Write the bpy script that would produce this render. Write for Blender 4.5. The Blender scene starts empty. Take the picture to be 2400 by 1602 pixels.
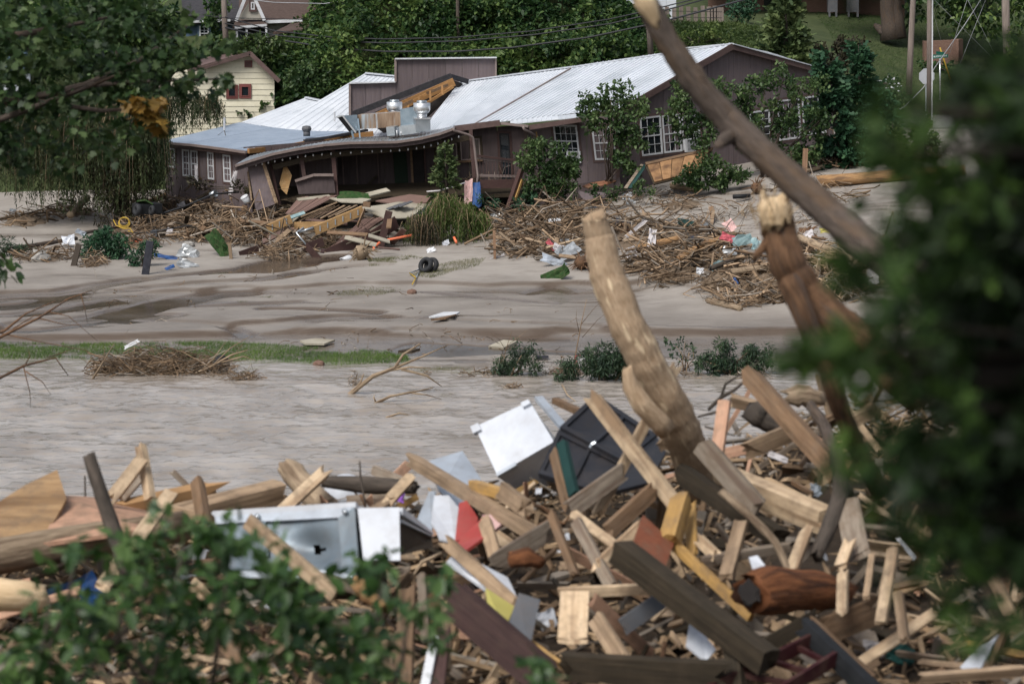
import bpy, math, random
import numpy as np
from mathutils import Vector, Matrix, noise as mnoise

random.seed(7); RNG = np.random.default_rng(7)
SC = bpy.context.scene
COL = SC.collection

# ------------------------------------------------------------------ camera
F, CX, CY, CAM_H = 5500.0, 1200.0, 801.0, 12.0      # focal length in photo pixels (2400 wide), camera height over the river
PITCH = math.atan(901.0 / F)
cam_d = bpy.data.cameras.new('camera'); cam = bpy.data.objects.new('camera', cam_d); COL.objects.link(cam)
cam.location = (0, 0, CAM_H); cam.rotation_euler = (math.pi / 2 - PITCH, 0, 0)
cam_d.sensor_width = 36.0; cam_d.lens = F / 2400.0 * 36.0
cam_d.clip_start = 0.1; cam_d.clip_end = 2000.0
cam_d.dof.use_dof = True; cam_d.dof.focus_distance = 92.0; cam_d.dof.aperture_fstop = 3.5
SC.camera = cam
# ------------------------------------------------------------------ sky, sun, exposure (bright overcast)
SUN_EL, SUN_AZ = math.radians(52), math.radians(215)   # azimuth from +Y towards +X
W = bpy.data.worlds.new('World'); SC.world = W; W.use_nodes = True
nt = W.node_tree; nt.nodes.clear()
_o = nt.nodes.new('ShaderNodeOutputWorld'); _b = nt.nodes.new('ShaderNodeBackground')
_s = nt.nodes.new('ShaderNodeTexSky'); _s.sky_type = 'NISHITA'; _s.sun_disc = False
_s.sun_elevation = SUN_EL; _s.sun_rotation = SUN_AZ; _s.air_density = 1.0; _s.dust_density = 3.0; _s.ozone_density = 1.0
_h = nt.nodes.new('ShaderNodeHueSaturation'); _h.inputs['Saturation'].default_value = 0.5     # thin cloud greys the sky
nt.links.new(_s.outputs[0], _h.inputs['Color']); nt.links.new(_h.outputs[0], _b.inputs['Color'])
_b.inputs['Strength'].default_value = 0.07
nt.links.new(_b.outputs[0], _o.inputs['Surface'])
sun_d = bpy.data.lights.new('sun', 'SUN'); sun = bpy.data.objects.new('sun', sun_d); COL.objects.link(sun)
sun_d.energy = 1.5; sun_d.angle = math.radians(28); sun_d.color = (1.0, 0.96, 0.91)
_dir = Vector((math.sin(SUN_AZ) * math.cos(SUN_EL), math.cos(SUN_AZ) * math.cos(SUN_EL), math.sin(SUN_EL)))
sun.rotation_euler = _dir.to_track_quat('Z', 'Y').to_euler(); sun.location = _dir * 60 + Vector((0, 60, 0))
SC.view_settings.view_transform = 'Standard'; SC.view_settings.look = 'None'
SC.view_settings.exposure = 1.05; SC.view_settings.gamma = 1.0; SC.view_settings.use_curve_mapping = False
SC.cycles.use_denoising = True
SC.cycles.max_bounces = 6; SC.cycles.diffuse_bounces = 3; SC.cycles.glossy_bounces = 2
SC.cycles.transmission_bounces = 3; SC.cycles.transparent_max_bounces = 4
SC.cycles.caustics_reflective = False; SC.cycles.caustics_refractive = False

# ------------------------------------------------------------------ geometry helpers
_cp, _sp = math.cos(PITCH), math.sin(PITCH)
def ray(px, py):
    u = (px - CX) / F; v = -(py - CY) / F
    dy = _cp + v * _sp; dz = -_sp + v * _cp
    return Vector((u / dy, 1.0, dz / dy))
def P(px, py, D):
    r = ray(px, py); return Vector((r.x * D, D, CAM_H + r.z * D))
def PZ(px, py, z):
    r = ray(px, py); return P(px, py, (z - CAM_H) / r.z)
def tag(o, label=None, cat=None, group=None, kind=None):
    if label: o['label'] = label
    if cat: o['category'] = cat
    if group: o['group'] = group
    if kind: o['kind'] = kind
    return o
def empty(name, loc, label, cat, group=None, kind=None):
    o = bpy.data.objects.new(name, None); COL.objects.link(o); o.location = loc
    o.empty_display_size = 0.2
    return tag(o, label, cat, group, kind)
def put(o, parent=None):
    COL.objects.link(o)
    if parent is not None:
        o.parent = parent
        o.matrix_parent_inverse = Matrix.Translation(-wloc(parent))
    return o
def wloc(o):
    v = Vector(o.location)
    return v

class MB:
    """collects faces, build() makes one mesh object"""
    def __init__(s): s.v = []; s.f = []; s.m = []; s.uv = []; s.has_uv = False; s.r = []
    def add(s, vs, fs, m=0, uvs=None, rnd=None):
        b = len(s.v); s.v.extend([tuple(p) for p in vs])
        for i, f in enumerate(fs):
            s.f.append(tuple(b + k for k in f)); s.m.append(m)
            if uvs: s.uv.append(uvs[i]); s.has_uv = True
            else: s.uv.append([(0.0, 0.0)] * len(f))
        s.r.extend([random.random() if rnd is None else rnd] * len(vs))
        return s
    def hexa(s, a, b, m=0):          # a, b: two rings of 4 points
        return s.add(list(a) + list(b), [(3, 2, 1, 0), (4, 5, 6, 7), (0, 1, 5, 4), (1, 2, 6, 5), (2, 3, 7, 6), (3, 0, 4, 7)], m)
    def box(s, c, h, rz=0.0, m=0):
        c = Vector(c); R = Matrix.Rotation(rz, 3, 'Z')
        q = [c + R @ Vector((x * h[0], y * h[1], -h[2])) for x, y in ((-1, -1), (1, -1), (1, 1), (-1, 1))]
        p = [c + R @ Vector((x * h[0], y * h[1], h[2])) for x, y in ((-1, -1), (1, -1), (1, 1), (-1, 1))]
        return s.hexa(q, p, m)
    def bar(s, a, b, w, t, up=None, m=0):
        a = Vector(a); b = Vector(b); d = (b - a).normalized()
        up = Vector(up) if up is not None else (Vector((0, 0, 1)) if abs(d.z) < .95 else Vector((0, 1, 0)))
        y = up.cross(d).normalized(); z = d.cross(y)
        r = lambda p: [p - y * w / 2 - z * t / 2, p + y * w / 2 - z * t / 2, p + y * w / 2 + z * t / 2, p - y * w / 2 + z * t / 2]
        return s.hexa(r(a), r(b), m)
    def plate(s, pts, th, n=None, m=0):
        pts = [Vector(p) for p in pts]
        if n is None:
            n = Vector((0, 0, 0))
            for i in range(len(pts)):
                a, b = pts[i], pts[(i + 1) % len(pts)]
                n += Vector(((a.y - b.y) * (a.z + b.z), (a.z - b.z) * (a.x + b.x), (a.x - b.x) * (a.y + b.y)))
            n.normalize()
            if n.dot(Vector((0, 0, CAM_H)) - pts[0]) < 0: n = -n
        k = len(pts); back = [p - n * th for p in pts]
        fs = [tuple(range(k)), tuple(range(2 * k - 1, k - 1, -1))] + [(i, k + i, k + (i + 1) % k, (i + 1) % k) for i in range(k)]
        return s.add(pts + back, fs, m)
    def tube(s, pts, rad, n=8, m=0, jag=0.0, wob=0.0, rnd=None, nz=0.0):
        pts = [Vector(p) for p in pts]; k = len(pts)
        if not hasattr(rad, '__len__'): rad = [rad] * k
        vs = []; L = 0.0; Ls = []
        ref = None
        for i, p in enumerate(pts):
            d = (pts[min(i + 1, k - 1)] - pts[max(i - 1, 0)]).normalized()
            if ref is None: ref = Vector((0, 0, 1)) if abs(d.z) < .9 else Vector((1, 0, 0))
            x = ref.cross(d).normalized(); y = d.cross(x); ref = y
            if i: L += (p - pts[i - 1]).length
            Ls.append(L)
            for j in range(n):
                a = 2 * math.pi * j / n
                rr = rad[i] * (1 + (random.uniform(-wob, wob) if wob else 0))
                q = p + (x * math.cos(a) + y * math.sin(a)) * rr
                if nz: q = p + (q - p) * (1 + nz * (mnoise.noise(q * 5) + .6 * mnoise.noise(q * 14) + .4 * mnoise.noise(q * 34)))
                if jag and i in (0, k - 1): q += d * random.uniform(-jag, jag)
                vs.append(q)
        fs = []; uvs = []; R = max(rad)
        for i in range(k - 1):
            for j in range(n):
                j2 = (j + 1) % n
                fs.append((i * n + j, i * n + j2, (i + 1) * n + j2, (i + 1) * n + j))
                c = 2 * math.pi * R / n
                uvs.append([(Ls[i], j * c), (Ls[i], (j + 1) * c), (Ls[i + 1], (j + 1) * c), (Ls[i + 1], j * c)])
        fs.append(tuple(range(n - 1, -1, -1))); fs.append(tuple(range((k - 1) * n, k * n)))
        uvs += [[(0, 0)] * n] * 2
        return s.add(vs, fs, m, uvs, rnd)
    def build(s, name, mats, parent=None, smooth=False, origin=None):
        if not isinstance(mats, (list, tuple)): mats = [mats]
        if origin is None:
            a = np.array(s.v); origin = Vector(((a[:, 0].min() + a[:, 0].max()) / 2, (a[:, 1].min() + a[:, 1].max()) / 2, a[:, 2].min()))
        origin = Vector(origin)
        me = bpy.data.meshes.new(name)
        me.from_pydata([(x - origin.x, y - origin.y, z - origin.z) for x, y, z in s.v], [], s.f)
        for mm in mats: me.materials.append(MAT[mm] if isinstance(mm, str) else mm)
        if len(mats) > 1: me.polygons.foreach_set('material_index', s.m)
        if smooth: me.polygons.foreach_set('use_smooth', [True] * len(s.f))
        if s.has_uv:
            u = me.uv_layers.new(name='UVMap'); u.data.foreach_set('uv', [c for face in s.uv for p in face for c in p])
        at = me.attributes.new('rnd', 'FLOAT', 'POINT'); at.data.foreach_set('value', s.r)
        me.update()
        o = bpy.data.objects.new(name, me); o.location = origin
        return put(o, parent)

class Quad:
    """bilinear patch: c00 (s0,t0) c10 (s1,t0) c11 c01; s to the right, t upwards"""
    def __init__(s, c00, c10, c11, c01):
        s.c = [Vector(x) for x in (c00, c10, c11, c01)]
        n = (s.c[1] - s.c[0]).cross(s.c[3] - s.c[0]).normalized()
        if n.dot(Vector((0, 0, CAM_H)) - s.c[0]) < 0: n = -n
        s.n = n
    def __call__(s, a, b, d=0.0):
        c = s.c
        return c[0] * (1 - a) * (1 - b) + c[1] * a * (1 - b) + c[2] * a * b + c[3] * (1 - a) * b + s.n * d
    def w(s): return ((s.c[1] - s.c[0]).length + (s.c[2] - s.c[3]).length) / 2
    def h(s): return ((s.c[3] - s.c[0]).length + (s.c[2] - s.c[1]).length) / 2
    def sub(s, a0, a1, b0, b1, d=0.0): return Quad(s(a0, b0, d), s(a1, b0, d), s(a1, b1, d), s(a0, b1, d))
    def ab(s, p):     # inverse: Gauss-Newton on the bilinear patch
        a, b = .5, .5; p = Vector(p); c = s.c
        for i in range(12):
            e1 = (c[1] - c[0]) * (1 - b) + (c[2] - c[3]) * b; e2 = (c[3] - c[0]) * (1 - a) + (c[2] - c[1]) * a; q = p - s(a, b)
            a11, a12, a22 = e1.dot(e1), e1.dot(e2), e2.dot(e2); b1, b2 = q.dot(e1), q.dot(e2); dt = a11 * a22 - a12 * a12
            a += (b1 * a22 - b2 * a12) / dt; b += (a11 * b2 - a12 * b1) / dt
        return (a, b)
def qbox(mb, Q, a0, a1, b0, b1, d0, d1, m=0):
    return mb.hexa([Q(a0, b0, d0), Q(a1, b0, d0), Q(a1, b1, d0), Q(a0, b1, d0)], [Q(a0, b0, d1), Q(a1, b0, d1), Q(a1, b1, d1), Q(a0, b1, d1)], m)

# ------------------------------------------------------------------ leaf clouds (vectorised)
LEAF = {
 'oval': ([(0, 0, 0), (.28, .28, .05), (.2, .72, .03), (0, 1, -.04), (-.2, .72, .03), (-.28, .28, .05)], [(0, 1, 2, 3), (0, 3, 4, 5)]),
 'tri': ([(-.12, 0, 0), (.12, 0, 0), (0, 1, .1)], [(0, 1, 2)]),
 'lance': ([(0, 0, 0), (.1, .4, .02), (0, 1, -.05), (-.1, .4, .02)], [(0, 1, 2, 3)]),
 'blade': ([(-.04, 0, 0), (.04, 0, 0), (0, 1, .25)], [(0, 1, 2)]),
 'maple': ([(0, 0, 0), (.3, .06, 0), (.5, .35, .06), (.27, .42, .02), (.3, .78, .05), (.08, .68, 0), (0, 1, -.03), (-.08, .68, 0), (-.3, .78, .05), (-.27, .42, .02), (-.5, .35, .06), (-.3, .06, 0)],
           [(0, 1, 2, 3), (0, 3, 4, 5), (0, 5, 6, 7), (0, 7, 8, 9), (0, 9, 10, 11)]),
 'spray': ([(0, 0, 0), (.13, .2, .02), (.09, .3, 0), (.24, .5, .03), (.1, .58, 0), (.15, .85, .02), (0, 1, 0), (-.15, .85, .02), (-.1, .58, 0), (-.24, .5, .03), (-.09, .3, 0), (-.13, .2, .02)],
           [(0, 1, 2, 10, 11), (2, 3, 4, 8, 9, 10), (4, 5, 6, 7, 8)]),
}
def leaves(name, pts, size, mat, parent=None, shape='oval', dirs=None, spread=1.0, seed=1, jitter=.35, nrm_up=.5, smooth=False):
    rg = np.random.default_rng(seed); pts = np.asarray(pts, float); n = len(pts)
    tv, tf = LEAF[shape]; tv = np.array(tv, float); k = len(tv)
    d = rg.normal(size=(n, 3)) * spread
    if dirs is not None: d += np.asarray(dirs, float)
    d /= np.linalg.norm(d, axis=1, keepdims=True) + 1e-9
    up = rg.normal(size=(n, 3)); up[:, 2] += nrm_up * 2
    x = np.cross(d, up); x /= np.linalg.norm(x, axis=1, keepdims=True) + 1e-9
    z = np.cross(x, d)
    sz = (size * (1 + jitter * rg.uniform(-1, 1, n)))[:, None, None]
    V = pts[:, None, :] + sz * (tv[None, :, 0:1] * x[:, None, :] + tv[None, :, 1:2] * d[:, None, :] + tv[None, :, 2:3] * z[:, None, :])
    org = np.array([pts[:, 0].mean(), pts[:, 1].mean(), pts[:, 2].min()])
    V = (V - org).reshape(-1, 3)
    me = bpy.data.meshes.new(name)
    nl = sum(len(f) for f in tf); nf = len(tf)
    base = np.concatenate([np.array(f) for f in tf])
    loops = (np.arange(n)[:, None] * k + base[None, :]).ravel()
    tot = np.tile(np.array([len(f) for f in tf]), n); st = np.concatenate([[0], np.cumsum(tot)[:-1]])
    me.vertices.add(n * k); me.vertices.foreach_set('co', V.ravel())
    me.loops.add(n * nl); me.loops.foreach_set('vertex_index', loops.astype(np.int32))
    me.polygons.add(n * nf); me.polygons.foreach_set('loop_start', st.astype(np.int32)); me.polygons.foreach_set('loop_total', tot.astype(np.int32))
    at = me.attributes.new('rnd', 'FLOAT', 'POINT'); at.data.foreach_set('value', np.repeat(rg.random(n), k))
    me.materials.append(MAT[mat]); me.update(calc_edges=True); me.validate()
    o = bpy.data.objects.new(name, me); o.location = org
    return put(o, parent)
def blob(c, r, n, rg, shell=.55):
    """n points in an ellipsoid, denser towards its skin"""
    d = rg.normal(size=(n, 3)); d /= np.linalg.norm(d, axis=1, keepdims=True)
    t = rg.uniform(shell, 1.0, n) ** .6
    return np.asarray(c) + d * t[:, None] * np.asarray(r), d

# value noise on arrays
_G = np.random.default_rng(3).random((256, 256))
def vnoise(x, y):
    x = np.asarray(x, float); y = np.asarray(y, float)
    xi = np.floor(x).astype(int); yi = np.floor(y).astype(int); fx = x - xi; fy = y - yi
    fx = fx * fx * (3 - 2 * fx); fy = fy * fy * (3 - 2 * fy)
    g = lambda a, b: _G[a % 256, b % 256]
    return (g(xi, yi) * (1 - fx) + g(xi + 1, yi) * fx) * (1 - fy) + (g(xi, yi + 1) * (1 - fx) + g(xi + 1, yi + 1) * fx) * fy
def fbm(x, y, o=4):
    s = 0; a = .5
    for i in range(o): s = s + a * vnoise(np.asarray(x) * 2 ** i + 17 * i, np.asarray(y) * 2 ** i + 31 * i); a *= .5
    return s
def grid_mesh(name, xs, ys, Z, mat, attr=None, smooth=True, kind='structure', keep=None):
    nx, ny = len(xs), len(ys); X, Y = np.meshgrid(xs, ys)
    V = np.stack([X, Y, Z], -1).reshape(-1, 3)
    i = np.arange(nx - 1)[None, :] + np.arange(ny - 1)[:, None] * nx
    Fq = np.stack([i, i + 1, i + nx + 1, i + nx], -1).reshape(-1, 4)
    if keep is not None:
        kq = keep.ravel()[Fq].any(1); Fq = Fq[kq]
    me = bpy.data.meshes.new(name); nf = len(Fq)
    me.vertices.add(len(V)); me.vertices.foreach_set('co', V.ravel())
    me.loops.add(nf * 4); me.loops.foreach_set('vertex_index', Fq.ravel().astype(np.int32))
    me.polygons.add(nf); me.polygons.foreach_set('loop_start', np.arange(0, nf * 4, 4, dtype=np.int32)); me.polygons.foreach_set('loop_total', np.full(nf, 4, np.int32))
    if smooth: me.polygons.foreach_set('use_smooth', np.ones(nf, bool))
    for k, a in (attr or {}).items():
        at = me.attributes.new(k, 'FLOAT', 'POINT'); at.data.foreach_set('value', np.asarray(a, float).ravel())
    me.materials.append(MAT[mat]); me.update(calc_edges=True)
    o = bpy.data.objects.new(name, me); COL.objects.link(o)
    if kind: o['kind'] = kind
    return o

# ------------------------------------------------------------------ materials
MAT = {}
def _mat(name):
    m = bpy.data.materials.new(name); m.use_nodes = True; t = m.node_tree; MAT[name] = m
    return m, t, t.nodes['Principled BSDF']
def N(t, typ, **k):
    n = t.nodes.new(typ)
    for a, b in k.items(): setattr(n, a, b)
    return n
def pm(name, c1, c2, scale=4, stretch=(1, 1, 1), rough=.75, bump=.3, coord='Object', metal=0, obj_rnd=.25, attr_rnd=0.0, c3=None, detail=6, bscale=None, spec=.3, dist=.02, dirt=0.0, c3r=(.5, .66)):
    """mottled colour c1..c2 (and c3 in blotches), brightness varied per object and per piece"""
    m, t, b = _mat(name); L = t.links.new
    tc = N(t, 'ShaderNodeTexCoord'); mp = N(t, 'ShaderNodeMapping'); mp.inputs['Scale'].default_value = stretch
    L(tc.outputs[coord], mp.inputs[0])
    no = N(t, 'ShaderNodeTexNoise'); no.inputs['Scale'].default_value = scale; no.inputs['Detail'].default_value = detail; no.inputs['Roughness'].default_value = .65
    L(mp.outputs[0], no.inputs['Vector'])
    oi = N(t, 'ShaderNodeObjectInfo')
    if obj_rnd:     # every object its own patch of the pattern
        ad = N(t, 'ShaderNodeVectorMath', operation='MULTIPLY_ADD'); ad.inputs[1].default_value = (37, 53, 71)
        cb = N(t, 'ShaderNodeCombineXYZ')
        for q in range(3): L(oi.outputs['Random'], cb.inputs[q])
        L(cb.outputs[0], ad.inputs[0]); L(mp.outputs[0], ad.inputs[2]); L(ad.outputs[0], no.inputs['Vector'])
    cr = N(t, 'ShaderNodeValToRGB'); e = cr.color_ramp.elements
    e[0].position = .3; e[0].color = (*c1, 1); e[1].position = .7; e[1].color = (*c2, 1)
    L(no.outputs['Fac'], cr.inputs[0]); out = cr.outputs[0]
    if c3 is not None:
        n2 = N(t, 'ShaderNodeTexNoise'); n2.inputs['Scale'].default_value = scale * .35; n2.inputs['Detail'].default_value = 5
        L(no.inputs['Vector'].links[0].from_socket, n2.inputs['Vector'])
        r2 = N(t, 'ShaderNodeValToRGB'); r2.color_ramp.elements[0].position = c3r[0]; r2.color_ramp.elements[1].position = c3r[1]
        L(n2.outputs['Fac'], r2.inputs[0])
        mx = N(t, 'ShaderNodeMix', data_type='RGBA'); mx.inputs['B'].default_value = (*c3, 1)
        L(r2.outputs[0], mx.inputs['Factor']); L(out, mx.inputs['A']); out = mx.outputs['Result']
    if dirt:        # dried mud in smears
        n4 = N(t, 'ShaderNodeTexNoise'); n4.inputs['Scale'].default_value = 7; n4.inputs['Detail'].default_value = 7; n4.inputs['Roughness'].default_value = .7
        ad2 = N(t, 'ShaderNodeVectorMath', operation='ADD'); L(tc.outputs[coord], ad2.inputs[0]); L(oi.outputs['Location'], ad2.inputs[1]); L(ad2.outputs[0], n4.inputs['Vector'])
        r4 = N(t, 'ShaderNodeMapRange'); r4.inputs['From Min'].default_value = .45; r4.inputs['From Max'].default_value = .72; r4.inputs['To Max'].default_value = dirt; L(n4.outputs['Fac'], r4.inputs['Value'])
        m4 = N(t, 'ShaderNodeMix', data_type='RGBA'); m4.inputs['B'].default_value = (.15, .105, .07, 1); L(r4.outputs[0], m4.inputs['Factor']); L(out, m4.inputs['A']); out = m4.outputs['Result']
    for amt, src in ((obj_rnd, 'o'), (attr_rnd, 'a')):
        if not amt: continue
        hs = N(t, 'ShaderNodeHueSaturation'); mr = N(t, 'ShaderNodeMapRange'); mr.inputs['To Min'].default_value = 1 - amt; mr.inputs['To Max'].default_value = 1 + amt
        if src == 'o': L(oi.outputs['Random'], mr.inputs['Value'])
        else:
            at = N(t, 'ShaderNodeAttribute', attribute_name='rnd'); L(at.outputs['Fac'], mr.inputs['Value'])
        L(mr.outputs[0], hs.inputs['Value']); L(out, hs.inputs['Color']); out = hs.outputs[0]
    L(out, b.inputs['Base Color'])
    b.inputs['Roughness'].default_value = rough; b.inputs['Metallic'].default_value = metal; b.inputs['Specular IOR Level'].default_value = spec
    if bump:
        bp = N(t, 'ShaderNodeBump'); bp.inputs['Strength'].default_value = bump; bp.inputs['Distance'].default_value = dist
        if bscale:
            n3 = N(t, 'ShaderNodeTexNoise'); n3.inputs['Scale'].default_value = bscale; n3.inputs['Detail'].default_value = 4
            L(no.inputs['Vector'].links[0].from_socket, n3.inputs['Vector']); L(n3.outputs['Fac'], bp.inputs['Height'])
        else: L(no.outputs['Fac'], bp.inputs['Height'])
        L(bp.outputs[0], b.inputs['Normal'])
    return m
def lm(name, dark, mid, light, rough=.5, trans=.35, bscale=.9, spec=.35):
    """foliage: colour by leaf, drifted by a slow noise; some light passes through"""
    m, t, b = _mat(name); L = t.links.new
    at = N(t, 'ShaderNodeAttribute', attribute_name='rnd'); tc = N(t, 'ShaderNodeTexCoord')
    no = N(t, 'ShaderNodeTexNoise'); no.inputs['Scale'].default_value = bscale; no.inputs['Detail'].default_value = 3
    L(tc.outputs['Object'], no.inputs['Vector'])
    ma = N(t, 'ShaderNodeMath', operation='MULTIPLY_ADD'); ma.inputs[1].default_value = .55
    mb_ = N(t, 'ShaderNodeMath', operation='MULTIPLY_ADD'); mb_.inputs[1].default_value = 1.6; mb_.inputs[2].default_value = -.55
    L(no.outputs['Fac'], mb_.inputs[0]); L(at.outputs['Fac'], ma.inputs[0]); L(mb_.outputs[0], ma.inputs[2])
    cr = N(t, 'ShaderNodeValToRGB'); e = cr.color_ramp.elements
    e[0].position = .12; e[0].color = (*dark, 1); e[1].position = .95; e[1].color = (*light, 1); q = e.new(.5); q.color = (*mid, 1)
    L(ma.outputs[0], cr.inputs[0]); L(cr.outputs[0], b.inputs['Base Color'])
    b.inputs['Roughness'].default_value = rough; b.inputs['Specular IOR Level'].default_value = spec
    if trans:
        tr = N(t, 'ShaderNodeBsdfTranslucent'); mx = N(t, 'ShaderNodeMixShader'); mx.inputs[0].default_value = trans
        L(cr.outputs[0], tr.inputs['Color']); L(b.outputs[0], mx.inputs[1]); L(tr.outputs[0], mx.inputs[2])
        L(mx.outputs[0], t.nodes['Material Output'].inputs['Surface'])
    return m

WG = (1.2, 16, 16)
pm('wood_pale', (.42, .30, .185), (.60, .465, .315), 3, WG, .7, .3, c3=(.30, .20, .12), dirt=.85)
pm('wood_tan', (.26, .18, .112), (.42, .305, .20), 3, WG, .75, .35, c3=(.17, .115, .07), dirt=.85)
pm('wood_gold', (.30, .175, .055), (.44, .27, .095), 3, WG, .6, .25, dirt=0.85)
pm('wood_grey', (.15, .12, .092), (.30, .25, .195), 3, WG, .85, .4, c3=(.14, .10, .075), dirt=0.85)
pm('wood_brown', (.105, .062, .035), (.215, .135, .078), 3, WG, .8, .4, c3=(.09, .055, .03), dirt=0.85)
pm('wood_dark', (.018, .0135, .008), (.042, .031, .018), 3, WG, .8, .35, dirt=.14)
pm('wood_maroon', (.034, .017, .016), (.066, .034, .03), 3, WG, .7, .3, dirt=.15)
pm('wood_red', (.18, .055, .03), (.26, .09, .045), 3, WG, .65, .25, dirt=0.85)
pm('wood_pink', (.36, .20, .13), (.47, .29, .195), 3, WG, .7, .25, dirt=0.85)
pm('osb', (.30, .17, .07), (.55, .36, .17), 14, (1, 1, 1), .75, .3, c3=(.42, .25, .1))
pm('plywood', (.22, .13, .065), (.38, .25, .13), 2, (1, 6, 6), .8, .3, c3=(.15, .085, .04), dirt=0.85)
pm('bark_grey', (.038, .029, .024), (.115, .09, .073), 26, (.35, 1.3, 1), .9, 1.0, 'UV', dist=.03, c3=(.10, .068, .045))
pm('bark_tan', (.27, .18, .105), (.48, .36, .245), 34, (.4, 1.5, 1), .85, 1.0, 'UV', dist=.02, c3=(.66, .52, .35), c3r=(.60, .65))
pm('bark_rust', (.075, .04, .022), (.235, .13, .07), 30, (.35, 1.5, 1), .9, 1.0, 'UV', dist=.03, c3=(.11, .078, .06))
pm('bark_dark', (.03, .025, .02), (.085, .068, .055), 10, (.5, 1.5, 1), .9, .8, 'UV', dist=.02)
pm('driftwood', (.20, .145, .095), (.39, .30, .205), 22, (.3, 1.8, 1), .85, .8, 'UV', dist=.02, c3=(.13, .088, .056))
pm('log_orange', (.25, .13, .055), (.42, .26, .125), 14, (.35, 1.6, 1), .85, .7, 'UV', dist=.02, c3=(.17, .10, .055))
pm('raw_wood', (.46, .32, .175), (.70, .54, .35), 22, (.3, 1.5, 1), .8, .6, 'UV')
pm('stump_red', (.09, .03, .012), (.33, .13, .05), 18, (.35, 1.8, 1), .85, 1.0, 'UV', dist=.04, c3=(.05, .02, .01))
pm('twig', (.13, .088, .055), (.30, .215, .14), 2, attr_rnd=.75, obj_rnd=.08, bump=0, rough=.9)
pm('twig_grey', (.15, .125, .10), (.31, .27, .225), 2, attr_rnd=.55, obj_rnd=.08, bump=0, rough=.9)
pm('twig_dark', (.07, .048, .03), (.19, .13, .08), 2, attr_rnd=.6, obj_rnd=.08, bump=0, rough=.9)
pm('splinter', (.13, .085, .048), (.42, .30, .185), 1.5, attr_rnd=.6, obj_rnd=.05, bump=0, rough=.85)
pm('lumber', (.34, .23, .13), (.55, .40, .25), 6, attr_rnd=.35, obj_rnd=.02, bump=.2, rough=.8, dirt=.8)
pm('lumber_dark', (.06, .04, .024), (.17, .11, .065), 6, attr_rnd=.5, obj_rnd=.02, bump=.2, rough=.85)
pm('mud', (.10, .072, .048), (.20, .15, .105), 3, bump=.8, rough=.95, obj_rnd=.1, dist=.06)
pm('soil', (.022, .016, .011), (.065, .046, .03), 5, bump=1.0, rough=.95, obj_rnd=0, dist=.08)
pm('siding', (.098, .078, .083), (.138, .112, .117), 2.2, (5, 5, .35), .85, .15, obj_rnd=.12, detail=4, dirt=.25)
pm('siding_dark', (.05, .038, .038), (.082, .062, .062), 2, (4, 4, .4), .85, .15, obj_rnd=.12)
pm('trim_brown', (.075, .048, .043), (.115, .075, .068), 4, rough=.6, bump=.1, obj_rnd=.15)
pm('gutter', (.16, .125, .115), (.22, .175, .16), 4, rough=.45, bump=.05, obj_rnd=.1)
pm('roof_white', (.52, .555, .60), (.62, .65, .69), .9, (1, 1, 1), .45, .03, obj_rnd=.05, c3=(.47, .505, .545), metal=0, spec=.5)
pm('roof_blue', (.22, .27, .34), (.29, .345, .42), 1.2, (1, 1, 1), .42, .03, obj_rnd=.05, spec=.5)
pm('roof_brown', (.10, .062, .056), (.15, .095, .085), 2, rough=.6, bump=.05, obj_rnd=.05)
pm('galv', (.36, .40, .43), (.55, .59, .62), 3, rough=.32, bump=.05, metal=.75, obj_rnd=.1)
pm('galv_blue', (.20, .27, .33), (.36, .44, .50), 2.5, rough=.38, bump=.05, metal=.6, obj_rnd=.1)
pm('aluminium', (.62, .64, .66), (.8, .81, .82), 3, rough=.3, bump=.03, metal=.8, obj_rnd=.05)
pm('duct_rust', (.15, .09, .055), (.33, .25, .18), 2.2, (4, 4, .5), .6, .1, c3=(.36, .42, .46), metal=.2, obj_rnd=.1)
pm('white_paint', (.52, .54, .565), (.61, .625, .645), 3, rough=.5, bump=.04, obj_rnd=.06, c3=(.45, .465, .48), dirt=.2)
pm('white_metal', (.47, .50, .55), (.58, .61, .655), 1.6, rough=.35, bump=.05, obj_rnd=.06, c3=(.42, .44, .47), spec=.5, dirt=.22)
pm('cream', (.56, .525, .40), (.64, .605, .475), 2, rough=.8, bump=.08, obj_rnd=.06, dirt=.12)
pm('beige_siding', (.34, .32, .27), (.42, .40, .34), 2, rough=.8, bump=.08, obj_rnd=.05)
pm('blue_siding', (.06, .10, .15), (.085, .13, .19), 2, rough=.8, bump=.05, obj_rnd=.05)
pm('shingle_dark', (.022, .022, .026), (.05, .048, .052), 6, rough=.9, bump=.3, obj_rnd=.05)
pm('shingle_brown', (.055, .036, .030), (.095, .066, .055), 6, rough=.9, bump=.3, obj_rnd=.05)
pm('brick_far', (.13, .075, .055), (.20, .125, .095), 9, (1, 1, 3), .9, .2, obj_rnd=.05)
pm('block_white', (.52, .55, .60), (.62, .65, .69), 1.5, rough=.85, bump=.05, obj_rnd=.03)
pm('concrete', (.33, .31, .28), (.45, .43, .39), 3, rough=.9, bump=.2, obj_rnd=.1)
pm('asphalt', (.16, .155, .15), (.24, .23, .22), 3, rough=.9, bump=.2, obj_rnd=0)
pm('black_plastic', (.008, .009, .010), (.018, .019, .021), 5, rough=.6, bump=.05, obj_rnd=.2, spec=.2)
pm('slate_panel', (.014, .015, .019), (.024, .025, .030), 3, rough=.5, bump=.04, obj_rnd=.1, dirt=.12)
pm('grey_panel', (.075, .08, .09), (.11, .115, .125), 4, rough=.6, bump=.1, obj_rnd=.1, dirt=0.3)
pm('dent_metal', (.09, .12, .145), (.17, .21, .245), 1.8, rough=.42, bump=.25, metal=.35, obj_rnd=.05, c3=(.23, .27, .30), dist=.03, dirt=.3)
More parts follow.
